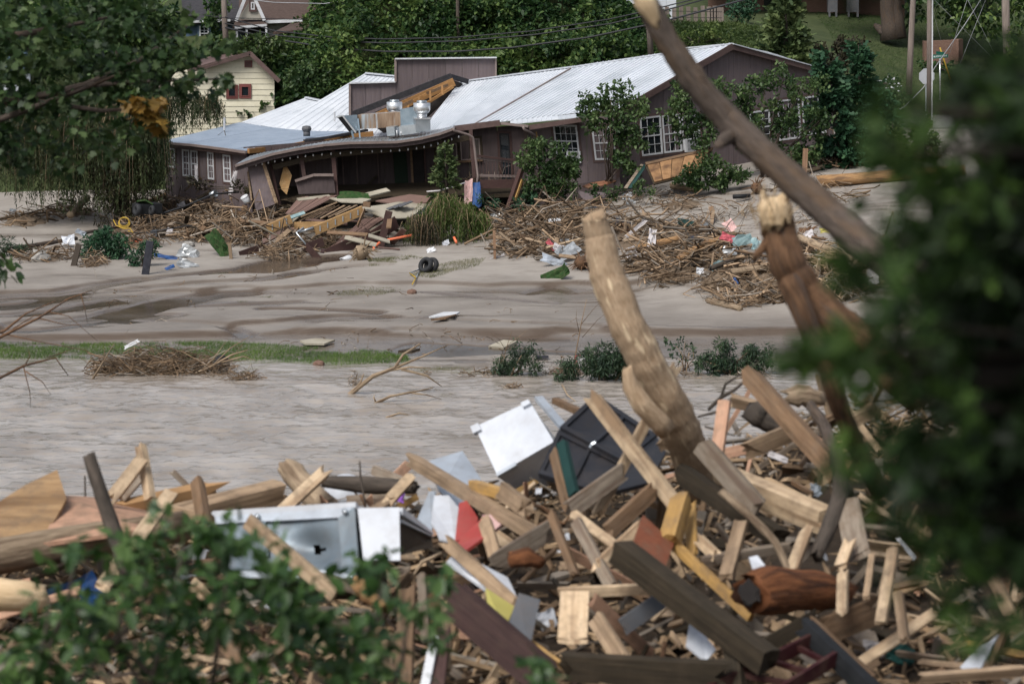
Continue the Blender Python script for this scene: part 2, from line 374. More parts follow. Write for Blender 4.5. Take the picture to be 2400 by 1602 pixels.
pm('sheet_grey', (.33, .37, .42), (.50, .55, .61), 1.4, rough=.35, bump=.06, metal=.3, obj_rnd=.08, dirt=0.3)
pm('red_paint', (.25, .03, .026), (.36, .06, .05), 3, rough=.45, bump=.05, obj_rnd=.15, dirt=0.3)
pm('ladder_red', (.022, .004, .005), (.036, .006, .008), 3, rough=.6, bump=.05, obj_rnd=.1, dirt=.3)
pm('yellow_paint', (.38, .24, .02), (.46, .31, .04), 3, rough=.5, bump=.04, obj_rnd=.1)
pm('olive_panel', (.36, .32, .09), (.44, .40, .13), 3, rough=.65, bump=.05, obj_rnd=.1)
pm('orange_plastic', (.75, .16, .07), (.85, .24, .12), 3, rough=.45, bump=.03, obj_rnd=.1)
pm('blue_plastic', (.012, .05, .17), (.022, .085, .25), 5, rough=.5, bump=.2, obj_rnd=.1, dirt=.3)
pm('purple_cloth', (.26, .10, .45), (.36, .17, .55), 6, rough=.8, bump=.3, obj_rnd=.1)
pm('green_turf', (.010, .035, .008), (.024, .065, .015), 9, rough=.95, bump=.8, obj_rnd=.1, dirt=.3)
pm('teal_paint', (.005, .030, .027), (.010, .048, .042), 4, rough=.6, bump=.1, obj_rnd=.1)
pm('sign_green', (.0, .085, .06), (.0, .10, .07), 2, rough=.5, bump=0, obj_rnd=0)
pm('sign_back', (.40, .42, .45), (.48, .50, .53), 2, rough=.5, bump=0, metal=.3, obj_rnd=0)
pm('cloth_white', (.36, .345, .35), (.52, .50, .51), 6, rough=.9, bump=.5, obj_rnd=.2, dirt=.4)
pm('cloth_grey', (.14, .15, .16), (.27, .29, .31), 6, rough=.9, bump=.5, obj_rnd=.3)
pm('cloth_dark', (.02, .022, .03), (.05, .052, .065), 6, rough=.9, bump=.5, obj_rnd=.3)
pm('cloth_red', (.33, .06, .08), (.48, .12, .14), 6, rough=.9, bump=.4, obj_rnd=.2)
pm('cloth_pink', (.50, .32, .30), (.62, .42, .40), 6, rough=.9, bump=.4, obj_rnd=.2)
pm('teal_tarp', (.13, .22, .23), (.30, .40, .41), 5, rough=.55, bump=.5, obj_rnd=.25)
pm('foil', (.36, .375, .38), (.52, .54, .55), 9, rough=.35, bump=.8, metal=.5, obj_rnd=.15)
pm('deck_board', (.125, .078, .066), (.20, .128, .105), 2.5, (1, 9, 9), .75, .25, obj_rnd=.22)
pm('ply_sheet', (.28, .255, .20), (.38, .35, .285), 1.6, rough=.85, bump=.2, obj_rnd=.12, c3=(.22, .19, .14))
pm('lvl', (.28, .165, .07), (.42, .27, .125), 2, (.6, 12, 12), .7, .3, obj_rnd=.1)
pm('rafter', (.23, .115, .04), (.36, .195, .075), 2, (1, 4, 4), .75, .3, obj_rnd=.25)
pm('cavity_shade', (.012, .010, .010), (.03, .026, .024), 2, rough=.95, bump=.2, obj_rnd=0)  # near-black colour standing in for the shade inside openings
pm('tyre', (.015, .016, .018), (.03, .031, .034), 8, rough=.75, bump=.3, obj_rnd=.1)
pm('rust_sheet', (.13, .055, .03), (.26, .12, .065), 4, rough=.8, bump=.3, obj_rnd=.1, c3=(.3, .18, .11))
pm('stone', (.20, .19, .175), (.34, .325, .30), 5, rough=.9, bump=.5, obj_rnd=.2)
pm('pole_wood', (.13, .105, .088), (.24, .20, .175), 3, (6, 6, .4), .9, .3, obj_rnd=.15)
pm('post_wood', (.17, .10, .06), (.28, .175, .11), 3, (6, 6, .5), .85, .3, obj_rnd=.1)
pm('wire', (.02, .021, .023), (.035, .036, .04), 2, rough=.6, bump=0, obj_rnd=0)
pm('wire_light', (.28, .29, .31), (.38, .39, .41), 2, rough=.5, bump=0, obj_rnd=0)
pm('white_text', (.75, .78, .78), (.8, .82, .82), 2, rough=.6, bump=0, obj_rnd=0)
lm('leaf_kudzu', (.012, .036, .014), (.042, .09, .026), (.165, .235, .065), bscale=.3)
lm('leaf_hill', (.016, .036, .012), (.045, .080, .022), (.12, .16, .05), bscale=.3)
lm('leaf_myrtle', (.016, .038, .014), (.05, .096, .03), (.14, .20, .075), bscale=.8)
lm('leaf_conifer', (.012, .042, .022), (.022, .070, .032), (.05, .115, .05), rough=.65, trans=.15, bscale=.9)
lm('leaf_hillconifer', (.025, .048, .018), (.07, .105, .035), (.15, .19, .07), rough=.65, trans=.15, bscale=.9)
lm('leaf_willow', (.035, .065, .014), (.085, .13, .03), (.18, .215, .07), rough=.6, bscale=1.2)
lm('leaf_willow_dark', (.016, .026, .012), (.036, .055, .02), (.085, .105, .04), rough=.6, bscale=.8)
lm('leaf_brush', (.018, .017, .011), (.042, .038, .022), (.085, .078, .04), rough=.7, bscale=1.2)
lm('leaf_shore', (.010, .026, .014), (.026, .054, .026), (.065, .10, .045), rough=.65, trans=.15, bscale=1.5)
lm('leaf_maple', (.008, .022, .007), (.025, .056, .014), (.10, .15, .055), rough=.5, bscale=1.2, spec=.35)
lm('leaf_autumn', (.06, .055, .01), (.20, .11, .02), (.34, .22, .05), rough=.5, bscale=1.5)
lm('leaf_near', (.016, .045, .012), (.045, .10, .024), (.12, .20, .06), rough=.45, bscale=2.5, spec=.45)
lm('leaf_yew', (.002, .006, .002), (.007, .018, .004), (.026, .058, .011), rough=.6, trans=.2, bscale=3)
lm('leaf_yew_lit', (.008, .022, .005), (.026, .06, .011), (.08, .145, .024), rough=.6, trans=.3, bscale=5)  # lit copy of the yew leaf, sunlight on edge sprays put into its colour
lm('grass', (.035, .085, .012), (.075, .155, .022), (.14, .225, .04), rough=.6, bscale=.5)
lm('lawn', (.022, .050, .012), (.042, .088, .018), (.085, .13, .035), rough=.6, bscale=.25)
lm('grass_dry', (.06, .075, .02), (.12, .13, .04), (.22, .20, .08), rough=.7, bscale=.8)
# glass: dark room behind a mirror-like pane
for nm, c in (('glass', (.012, .016, .02)), ('glass_brown', (.05, .04, .032))):
    m, t, b = _mat(nm); b.inputs['Base Color'].default_value = (*c, 1); b.inputs['Roughness'].default_value = .06; b.inputs['Specular IOR Level'].default_value = .6
# ================================================================== SETTING: ground, river, hill
def tps_fit(pts):
    A = np.array([(p.x, p.y, p.z) for p in pts]); n = len(A)
    X = A[:, :2] / 20.0
    d = np.linalg.norm(X[:, None] - X[None], axis=2); K = np.where(d > 0, d * d * np.log(d + 1e-12), 0) + np.eye(n) * .004
    Pm = np.hstack([np.ones((n, 1)), X]); M = np.block([[K, Pm], [Pm.T, np.zeros((3, 3))]])
    sol = np.linalg.solve(M, np.concatenate([A[:, 2], np.zeros(3)]))
    def f(x, y):
        x = np.asarray(x, float) / 20.0; y = np.asarray(y, float) / 20.0
        z = sol[n] + sol[n + 1] * x + sol[n + 2] * y
        for i in range(n):
            r2 = (x - X[i, 0]) ** 2 + (y - X[i, 1]) ** 2
            z = z + sol[i] * .5 * r2 * np.log(r2 + 1e-12)
        return z
    return f
_ctl = [PZ(*c) for c in (
 (-500, 660, .45), (-500, 780, .2), (0, 600, .6), (0, 690, .38), (0, 760, .24), (0, 815, .12), (0, 840, .02), (0, 900, -.25), (-500, 900, -.3),
 (300, 560, .75), (300, 640, .5), (300, 760, .24), (300, 805, .12), (300, 845, .02), (300, 900, -.25),
 (600, 500, .95), (600, 600, .6), (600, 680, .42), (600, 760, .28), (600, 815, .13), (600, 855, .02), (600, 920, -.3),
 (900, 600, .7), (900, 700, .42), (900, 780, .27), (900, 830, .10), (900, 868, .02), (900, 930, -.3),
 (1200, 640, .62), (1200, 720, .40), (1200, 780, .27), (1200, 830, .08), (1200, 880, .02), (1200, 930, -.25),
 (1500, 680, .55), (1500, 740, .36), (1500, 790, .24), (1500, 840, .06), (1500, 890, .02), (1500, 940, -.25),
 (1900, 770, .30), (1900, 840, .06), (1900, 900, -.05), (2400, 760, .5), (2400, 900, -.1), (2900, 800, .4),
 (1100, 560, .95), (1150, 500, 1.45), (1250, 480, 1.75), (1400, 560, 1.35), (1500, 620, .95), (1500, 480, 2.2), (1700, 600, 1.55), (1700, 460, 2.55),
 (1850, 690, .85), (1900, 560, 2.0), (1800, 430, 3.0), (1950, 420, 3.15), (2050, 390, 3.5), (2100, 560, 2.3), (2100, 350, 3.75), (2300, 600, 2.2), (2300, 400, 3.6), (2800, 500, 3.2))]
_ctl += [Vector(c) for c in ((-24, 112, 1.3), (-14, 112, 1.5), (-5, 110, 1.8), (4, 110, 2.6), (14, 108, 3.9), (22, 110, 4.2), (34, 105, 4.2), (-34, 108, 1.0), (-34, 85, .5), (-20, 45, -1), (0, 45, -1), (20, 45, -1), (34, 60, -.6), (-34, 60, -.8))]
base_z = tps_fit(_ctl)
# small water courses over the sand, as photo polylines
_CH = [  # (points, half width m, depth m)
 ([(-150, 745), (40, 735), (150, 722), (260, 705)], .5, .07), ([(450, 715), (560, 712), (700, 708)], .15, .06), ([(700, 650), (820, 640), (900, 640)], .3, .06), ([(930, 775), (1150, 778), (1330, 782)], .14, .06), ([(1000, 690), (1150, 700), (1300, 712)], .12, .05),
 ([(-150, 700), (60, 693), (140, 690), (260, 672), (420, 655), (560, 642), (700, 632)], .55, .09),
 ([(-150, 725), (60, 712), (200, 690), (330, 684), (470, 672), (600, 666), (720, 650)], .4, .08),
 ([(60, 760), (200, 742), (330, 722), (440, 700), (540, 688)], .9, .08),
 ([(-150, 770), (100, 768), (250, 752), (380, 738)], .8, .07),
 ([(300, 745), (420, 752), (520, 760), (570, 772)], .25, .07),
 ([(580, 764), (660, 760), (730, 752), (800, 745), (880, 744)], .65, .10),
 ([(620, 722), (720, 724), (820, 730), (885, 733)], .28, .10),
 ([(880, 740), (1000, 752), (1200, 762), (1400, 770)], .12, .06),
 ([(600, 640), (700, 622), (800, 618)], .8, .12),
 ([(880, 668), (960, 655), (1050, 650)], .5, .03),
 ([(1240, 690), (1290, 680), (1340, 688)], .2, .05),
 ([(1000, 822), (1200, 828), (1330, 833), (1600, 850)], .9, .08),
]
def seg_dist(x, y, a, b):
    d = b - a; t = np.clip(((x - a.x) * d.x + (y - a.y) * d.y) / (d.x * d.x + d.y * d.y + 1e-9), 0, 1)
    return np.hypot(x - a.x - t * d.x, y - a.y - t * d.y)
_chw = [([PZ(p[0], p[1], .35 if p[1] < 800 else .08) for p in c], w, dp) for c, w, dp in _CH]
def detail_z(x, y, bz):
    """ripples, little scarps and channels on top of the smooth ground"""
    wob = (fbm(x * .35 + 9, y * .35) - .5) * 1.6
    z = (fbm(x * 1.2, y * 1.2 + 5, 4) - .5) * .035 + (fbm(x * .25, y * .5 + 40, 3) - .5) * .10
    for c, w, dp in _chw:
        d = np.full(np.shape(x), 1e9)
        for a, b in zip(c[:-1], c[1:]): d = np.minimum(d, seg_dist(x, y, a, b))
        d = d + wob * w * .9
        z = z - 1.5 * dp * (1 / (1 + np.exp((d - w) / .06))) - dp * .3 * np.exp(-(d / (w * 2.2)) ** 2)
    # terraces cut by the flood on the slope
    k = np.clip((bz - .55) / .4, 0, 1) * np.clip((3.4 - bz) / .5, 0, 1) * np.clip((fbm(x * .18 + 70, y * .3) - .42) * 7, 0, 1)
    q = bz * 4.0 + (fbm(x * .22 + 3, y * .30) - .5) * 6.0 + (fbm(x * .7, y * .7, 2) - .5) * 1.0
    fr = q - np.floor(q); z = z + k * .10 * (np.clip(fr * 3.2, 0, 1) - fr)
    # scarp along the wet margin
    yl = 73.2 + (fbm(x * .16 + 60, y * 0 + 2) - .5) * 3.2 + .02 * x
    z = z + .24 * (1 / (1 + np.exp(-(y - yl) / .08)) - 1 / (1 + np.exp(-(y - yl - 3) / 1.2)))
    yl = 82.5 + (fbm(x * .12 + 90, y * 0 + 7) - .5) * 5 + .10 * x
    z = z + .15 * (1 / (1 + np.exp(-(y - yl) / .07)) - 1 / (1 + np.exp(-(y - yl - 4) / 1.5))) * (x < 8)
    return z
def gz(x, y):
    b = float(base_z(x, y)); return b + float(detail_z(np.array([x]), np.array([y]), np.array([b]))[0])
def G(px, py, lift=0.0):
    """ground point seen at a photo pixel"""
    r = ray(px, py); z = .5
    for i in range(14):
        D = (z - CAM_H) / r.z; z = .5 * z + .5 * float(base_z(r.x * D, D))
    D = (z - CAM_H) / r.z; p = P(px, py, D); p.z = gz(p.x, p.y) + lift
    return p

# sand material: wet where low
m, t, b = _mat('sand'); L = t.links.new
tc = N(t, 'ShaderNodeTexCoord'); wt = N(t, 'ShaderNodeAttribute', attribute_name='wet')
n1 = N(t, 'ShaderNodeTexNoise'); n1.inputs['Scale'].default_value = .55; n1.inputs['Detail'].default_value = 7; L(tc.outputs['Object'], n1.inputs['Vector'])
mp = N(t, 'ShaderNodeMapping'); mp.inputs['Scale'].default_value = (.5, 1.5, 1); L(tc.outputs['Object'], mp.inputs[0])
n2 = N(t, 'ShaderNodeTexNoise'); n2.inputs['Scale'].default_value = 2.2; n2.inputs['Detail'].default_value = 8; L(mp.outputs[0], n2.inputs['Vector'])
ml = N(t, 'ShaderNodeMath', operation='MULTIPLY_ADD'); ml.inputs[1].default_value = .5; L(n1.outputs['Fac'], ml.inputs[0])
m5 = N(t, 'ShaderNodeMath', operation='MULTIPLY'); m5.inputs[1].default_value = .5; L(n2.outputs['Fac'], m5.inputs[0]); L(m5.outputs[0], ml.inputs[2])
cr = N(t, 'ShaderNodeValToRGB'); e = cr.color_ramp.elements
e[0].position = .32; e[0].color = (.18, .157, .135, 1); e[1].position = .68; e[1].color = (.345, .317, .285, 1); q = e.new(.5); q.color = (.282, .256, .227, 1)
L(ml.outputs[0], cr.inputs[0])
wa = N(t, 'ShaderNodeMath', operation='MULTIPLY_ADD'); wa.inputs[1].default_value = 1.1; L(wt.outputs['Fac'], wa.inputs[0])
wb = N(t, 'ShaderNodeMath', operation='MULTIPLY_ADD'); wb.inputs[1].default_value = 1.6; wb.inputs[2].default_value = -.85; L(n2.outputs['Fac'], wb.inputs[0]); L(wb.outputs[0], wa.inputs[2]); wa.use_clamp = True
mp3 = N(t, 'ShaderNodeMapping'); mp3.inputs['Scale'].default_value = (.16, 1.5, 1); L(tc.outputs['Object'], mp3.inputs[0])      # damp streaks left by the draining water
n7 = N(t, 'ShaderNodeTexNoise'); n7.inputs['Scale'].default_value = .8; n7.inputs['Detail'].default_value = 9; n7.inputs['Roughness'].default_value = .6; n7.inputs['Distortion'].default_value = .6; L(mp3.outputs[0], n7.inputs['Vector'])
r7 = N(t, 'ShaderNodeMapRange'); r7.inputs['From Min'].default_value = .57; r7.inputs['From Max'].default_value = .61; L(n7.outputs['Fac'], r7.inputs['Value'])
w7 = N(t, 'ShaderNodeMath', operation='MULTIPLY'); L(r7.outputs[0], w7.inputs[0]); L(wt.outputs['Fac'], w7.inputs[1])
w8 = N(t, 'ShaderNodeMath', operation='MULTIPLY_ADD'); w8.inputs[1].default_value = 1.2; w8.use_clamp = True; L(w7.outputs[0], w8.inputs[0]); L(wa.outputs[0], w8.inputs[2]); wa = w8
mx = N(t, 'ShaderNodeMix', data_type='RGBA', blend_type='MULTIPLY'); mx.inputs['B'].default_value = (.54, .50, .47, 1)
L(wa.outputs[0], mx.inputs['Factor']); L(cr.outputs[0], mx.inputs['A'])
ct = N(t, 'ShaderNodeAttribute', attribute_name='cut'); m6 = N(t, 'ShaderNodeMix', data_type='RGBA'); m6.inputs['B'].default_value = (.085, .062, .045, 1)   # damp mud laid bare in the cuts
L(ct.outputs['Fac'], m6.inputs['Factor']); L(mx.outputs['Result'], m6.inputs['A']); L(m6.outputs['Result'], b.inputs['Base Color'])
rg_ = N(t, 'ShaderNodeMapRange'); rg_.inputs['To Min'].default_value = .85; rg_.inputs['To Max'].default_value = .22; L(wa.outputs[0], rg_.inputs['Value']); L(rg_.outputs[0], b.inputs['Roughness'])
n3 = N(t, 'ShaderNodeTexNoise'); n3.inputs['Scale'].default_value = 9; n3.inputs['Detail'].default_value = 5; L(mp.outputs[0], n3.inputs['Vector'])
bp = N(t, 'ShaderNodeBump'); bp.inputs['Strength'].default_value = .2; bp.inputs['Distance'].default_value = .03; L(n3.outputs['Fac'], bp.inputs['Height']); L(bp.outputs[0], b.inputs['Normal'])
b.inputs['Specular IOR Level'].default_value = .45

xs = np.concatenate([np.arange(-60, -22, 1.2), np.arange(-22, 26, .13), np.arange(26, 70, 1.2)])
ys = np.concatenate([np.arange(38, 62, 1.2), np.arange(62, 100, .12), np.arange(100, 122, .6)])
X, Y = np.meshgrid(xs, ys); BZ = base_z(X, Y); Z = BZ + detail_z(X, Y, BZ)
wet = np.clip((.62 - BZ) / .3, 0, 1) * .55 + np.clip((.22 - BZ) / .15, 0, 1) * .3 + np.clip(-(Z - BZ) * 14, 0, .9) * (BZ < .9)
_gxs, _gys, _gZ = xs.tolist(), ys.tolist(), Z
import bisect
def gz(x, y):            # quick look-up in the finished sheet
    i = min(max(bisect.bisect_right(_gxs, x) - 1, 0), len(_gxs) - 2); j = min(max(bisect.bisect_right(_gys, y) - 1, 0), len(_gys) - 2)
    u = min(max((x - _gxs[i]) / (_gxs[i + 1] - _gxs[i]), 0), 1); v = min(max((y - _gys[j]) / (_gys[j + 1] - _gys[j]), 0), 1)
    return float(_gZ[j, i] * (1 - u) * (1 - v) + _gZ[j, i + 1] * u * (1 - v) + _gZ[j + 1, i] * (1 - u) * v + _gZ[j + 1, i + 1] * u * v)
gy_, gx_ = np.gradient(Z, ys, xs); cut = np.clip((np.hypot(gx_, gy_) - .16) * 2.6, 0, 1)
sand = grid_mesh('sand_ground', xs, ys, Z, 'sand', {'wet': wet, 'cut': cut})

# river: muddy, wind- and current-roughened
def water_mat(name, c1, c2, rough, bscale, bstr, spec=.5):
    m, t, b = _mat(name); L = t.links.new
    tc = N(t, 'ShaderNodeTexCoord'); mp = N(t, 'ShaderNodeMapping'); mp.inputs['Scale'].default_value = (1.05, 1.25, 1); L(tc.outputs['Object'], mp.inputs[0])
    n1 = N(t, 'ShaderNodeTexNoise'); n1.inputs['Scale'].default_value = .5; n1.inputs['Detail'].default_value = 6; L(mp.outputs[0], n1.inputs['Vector'])
    cr = N(t, 'ShaderNodeValToRGB'); e = cr.color_ramp.elements; e[0].position = .35; e[0].color = (*c1, 1); e[1].position = .7; e[1].color = (*c2, 1); L(n1.outputs['Fac'], cr.inputs[0])
    L(cr.outputs[0], b.inputs['Base Color']); b.inputs['Roughness'].default_value = rough; b.inputs['IOR'].default_value = 1.5; b.inputs['Specular IOR Level'].default_value = spec
    n3 = N(t, 'ShaderNodeTexNoise'); n3.inputs['Scale'].default_value = bscale; n3.inputs['Detail'].default_value = 5; n3.inputs['Roughness'].default_value = .6; L(mp.outputs[0], n3.inputs['Vector'])
    bp = N(t, 'ShaderNodeBump'); bp.inputs['Strength'].default_value = bstr; bp.inputs['Distance'].default_value = .05; L(n3.outputs['Fac'], bp.inputs['Height']); L(bp.outputs[0], b.inputs['Normal'])
water_mat('river_water', (.235, .20, .165), (.37, .335, .30), .07, 5.0, .34, 1.0)
water_mat('stream_water', (.06, .046, .034), (.11, .085, .064), .05, 9, .10, .8)
xs = np.concatenate([np.arange(-70, -16, 2.0), np.arange(-16, 18, .085), np.arange(18, 72, 2.0)])
ys = np.concatenate([np.arange(24, 44, 2.0), np.arange(44, 76, .075)])
X, Y = np.meshgrid(xs, ys)
amp = np.clip((71 - Y) / 7, .06, 1)
a = lambda fx, fy, o: 1 - np.abs(2 * fbm(X * fx + o, Y * fy + o * 3 + fbm(X * .4, Y * .4) * 1.2, 3) - .9)
Zw = .62 * amp * (.17 * (a(.75, 1.3, 3) - .5) + .15 * (a(1.5, 2.3, 11) - .5) + .05 * (a(2.6, 5.5, 31) - .5) + .22 * (fbm(X * .28 + 5, Y * .6) - .5)) + .02
river = grid_mesh('river_water', xs, ys, Zw, 'river_water')
# thin water standing in the channels: level sheet a little under the smooth sand
xs = np.arange(-24, 16, .35); ys = np.arange(70, 97, .3); X, Y = np.meshgrid(xs, ys); BZ = base_z(X, Y)
Zs = BZ - .075 + (fbm(X * .25, Y * .5 + 40, 3) - .5) * .06
stream = grid_mesh('stream_water', xs, ys, Zs, 'stream_water', keep=(BZ < .85) & (BZ > .06))

# hillside behind the buildings
_hc = [P(*c) for c in ((-700, 330, 112), (-700, 60, 135), (0, 300, 114), (0, 60, 133), (300, 280, 116), (300, 40, 134), (480, 128, 123), (480, 60, 138), (640, 118, 123), (640, 50, 138), (760, 230, 113), (760, 60, 119), (760, -60, 128),
  (1000, 230, 112.5), (1000, 60, 117), (1000, -60, 122), (1300, 210, 112.5), (1300, 50, 117.5), (1300, -60, 122), (1500, 180, 112.5), (1440, 62, 119.5), (1500, 62, 119.5), (1440, 54, 126), (1540, 48, 126), (1700, 140, 112.5), (1700, 55, 121), (1850, 150, 112.5), (1900, 55, 127),
  (1980, 210, 112.5), (2050, 60, 128), (2100, 275, 112), (2170, 160, 121), (2260, 70, 129), (2400, 260, 114), (2400, 90, 129), (2800, 270, 114), (2800, 80, 130))]
_hc += [Vector(c) for c in ((-40, 160, 14), (-10, 160, 14.5), (20, 160, 13.5), (45, 160, 13.5), (0, 185, 16), (40, 185, 15.5), (-45, 185, 16))]
hill_z = tps_fit(_hc)
pm('hill_soil', (.03, .045, .015), (.06, .075, .028), .8, rough=.95, bump=.6, obj_rnd=0, dist=.1)
xs = np.arange(-70, 72, .8); ys = np.concatenate([[108.5], np.arange(111.5, 135, .5), np.arange(135, 200, 2.5)]); X, Y = np.meshgrid(xs, ys)
Zh = hill_z(X, Y) + (fbm(X * .5, Y * .5) - .5) * .3; Zh[0] = .5
hill = grid_mesh('hillside', xs, ys, Zh, 'hill_soil')
def HZ(px, py, D0=112.5, D1=160):
    """hill point seen at a photo pixel"""
    r = ray(px, py); Ds = np.linspace(D0, D1, 240); d = CAM_H + r.z * Ds - hill_z(r.x * Ds, Ds)
    i = int(np.argmax(d < 0)) if (d < 0).any() else 239
    return Vector((r.x * Ds[i], Ds[i], float(hill_z(r.x * Ds[i], Ds[i]))))

# the bank the camera stands on, carrying the lumber pile
_TOP = [(-700, 1150), (0, 1195), (150, 1190), (400, 1235), (650, 1190), (900, 1170), (1100, 1160), (1300, 1110), (1500, 1075), (1700, 1030), (1900, 960), (2100, 910), (2400, 880), (3200, 880)]
def pile_top(px): return float(np.interp(px, [a for a, b in _TOP], [b for a, b in _TOP]))
D_NEAR, D_FAR = 13.0, 18.5
def pile(px, t):
    """point on the pile's skin; t = 0 far edge .. 1 at the picture's bottom edge"""
    return P(px, pile_top(px) * (1 - t) + 1660 * t, D_FAR * (1 - t) + D_NEAR * t)
_zf = [(P(a, b, D_FAR).x, P(a, b, D_FAR).z) for a, b in _TOP]
_zn = P(1200, 1660, D_NEAR).z
def bank_z(x, y):
    zf = np.interp(x * D_FAR / np.maximum(y, 10), [q[0] for q in _zf], [q[1] for q in _zf])
    t = np.clip((y - D_NEAR) / (D_FAR - D_NEAR), 0, 1); z = _zn * (1 - t) + zf * t
    z = np.where(y < D_NEAR, _zn + (D_NEAR - y) * .19, z)
    z = np.where(y > D_FAR, zf - (y - D_FAR) * .62, z)
    return z - .16 + (fbm(np.asarray(x) * 1.3, np.asarray(y) * 1.3) - .5) * .22
xs = np.arange(-30, 30, .22); ys = np.arange(-12, 36, .22); X, Y = np.meshgrid(xs, ys)
bank = grid_mesh('river_bank', xs, ys, np.maximum(bank_z(X, Y), -1.2), 'soil')
# ================================================================== BUILDINGS
def ribbed(name, Q, mat, parent, rib=.2, sheet=.9, hgt=.018, nt=6, bend=None, across='s', jit=.006):
    """metal roofing: one sheet per object, ribs are geometry; ribs run along t"""
    Wd = Q.w(); ns = max(1, round(Wd / sheet))
    for k in range(ns):
        a0, a1 = k / ns, (k + 1) / ns; nr = max(2, round(Wd / ns / rib)); cols = []
        for j in range(nr):
            for f, h in ((0, 0), (.36, 0), (.5, 1), (.64, 0)):
                cols.append((a0 + (a1 - a0) * (j + f) / nr, h))
        cols.append((a1 + .0008, 0)); lift = (k % 2) * .006 + random.uniform(0, jit)
        vs = []; top = lambda a, b, h: Q(a, b, lift + h * hgt) + (bend(a, b) if bend else Vector((0, 0, 0)))
        e0 = random.uniform(-.008, .008); e1 = random.uniform(-.004, .004)
        bs = [e0 + (1 + e1 - e0) * j / nt for j in range(nt + 1)]
        for b in bs:
            for a, h in cols: vs.append(top(a, b, h))
        nc = len(cols); o = len(vs)
        for b in bs:
            for a in (a0, a1 + .0008): vs.append(top(a, b, 0) - Q.n * .03)
        fs = [(r * nc + c, r * nc + c + 1, (r + 1) * nc + c + 1, (r + 1) * nc + c) for r in range(nt) for c in range(nc - 1)]
        fs += [(o + 2 * r, o + 2 * r + 2, o + 2 * r + 3, o + 2 * r + 1) for r in range(nt)]
        fs += [tuple(list(range(nc)) + [o + 1, o]), tuple(list(range(nt * nc + nc - 1, nt * nc - 1, -1)) + [o + 2 * nt, o + 2 * nt + 1])]
        fs += [(r * nc, (r + 1) * nc, o + 2 * r + 2, o + 2 * r) for r in range(nt)]
        fs += [(r * nc + nc - 1, o + 2 * r + 1, o + 2 * r + 3, (r + 1) * nc + nc - 1) for r in range(nt)]
        MB().add(vs, fs).build(name, mat, parent)
def panels(name, Q, mat, parent, width=1.2, th=.05, gap=.006, top=None, bot=None):
    """sheet siding: each sheet of the wall its own piece"""
    n = max(1, round(Q.w() / width)); cuts = sorted(set([i / n for i in range(n + 1)] + ([top[1]] if top else [])))
    tf = (lambda a: 1.0) if not top else (lambda a: float(np.interp(a, top[0::2], top[2]))) if False else top[3]
    for a0, a1 in zip(cuts[:-1], cuts[1:]):
        g = gap / Q.w(); d = random.uniform(0, .006)
        pts = [Q(a0 + g, 0, d), Q(a1 - g, 0, d), Q(a1 - g, tf(a1), d), Q(a0 + g, tf(a0), d)]
        MB().plate(pts, th, Q.n).build(name, mat, parent)
def window(Q, parent, nx=4, ny=(2, 2), fr=.06, glass='glass', name='window', frame='white_paint', casing='trim_brown', mull=.018, label=None):
    """sash window on patch Q: frame and bars in one mesh, every pane a piece of its own"""
    w, h = Q.w(), Q.h(); fx, fy = fr / w, fr / h; mb = MB()
    cs = .10
    for a0, a1, b0, b1 in ((-cs / w, 0, -cs / h, 1 + cs / h), (1, 1 + cs / w, -cs / h, 1 + cs / h), (0, 1, 1, 1 + cs / h), (0, 1, -cs / h, 0)): qbox(mb, Q, a0, a1, b0, b1, -.02, .012, 1)
    for a0, a1, b0, b1 in ((0, fx, 0, 1), (1 - fx, 1, 0, 1), (fx, 1 - fx, 0, fy), (fx, 1 - fx, 1 - fy, 1)): qbox(mb, Q, a0, a1, b0, b1, -.03, .03)
    ns = len(ny); tot = sum(ny); cur = fy; bands = []
    for i, k in enumerate(ny):
        b1 = fy + (1 - 2 * fy) * sum(ny[:i + 1]) / tot
        bands.append((cur, b1, k)); cur = b1
        if i < ns - 1: qbox(mb, Q, fx, 1 - fx, b1 - .025 / h, b1 + .025 / h, -.025, .02)
    mw, mh = mull / w / 2, mull / h / 2
    for b0, b1, k in bands:
        for i in range(1, nx): c = fx + (1 - 2 * fx) * i / nx; qbox(mb, Q, c - mw, c + mw, b0, b1, -.02, .008)
        for j in range(1, k): c = b0 + (b1 - b0) * j / k; qbox(mb, Q, fx, 1 - fx, c - mh, c + mh, -.018, .010)
    win = mb.build(name, [frame, casing], parent)
    if label: win['label'] = label
    for b0, b1, k in bands:
        for i in range(nx):
            for j in range(k):
                a0 = fx + (1 - 2 * fx) * i / nx; a1 = fx + (1 - 2 * fx) * (i + 1) / nx; c0 = b0 + (b1 - b0) * j / k; c1 = b0 + (b1 - b0) * (j + 1) / k
                t = random.uniform(-.004, .004); m = MB(); d = -.016
                m.hexa([Q(a0, c0, d - .01), Q(a1, c0, d - .01), Q(a1, c1, d - .01), Q(a0, c1, d - .01)], [Q(a0, c0, d + t), Q(a1, c0, d - t), Q(a1, c1, d + t * .5), Q(a0, c1, d)])
                m.build('pane', glass, win)
    return win
def pq(D, *pts):
    """photo quad: bottom-left, bottom-right, top-right, top-left; D one depth or four"""
    Ds = D if hasattr(D, '__len__') else [D] * 4
    return Quad(*[P(p[0], p[1], d) for p, d in zip(pts, Ds)])
def strip(parent, name, mat, pts, w, t, up=None):
    """trim following a line of points"""
    mb = MB()
    for a, b in zip(pts[:-1], pts[1:]): mb.bar(a, b, w, t, up)
    return mb.build(name, mat, parent)

pm('dark_green', (.006, .016, .008), (.012, .026, .014), 3, rough=.8, bump=.1)
R = empty('collapsed_building', G(900, 560), 'long tilted mauve building with white metal roof and caved-in porch', 'building')
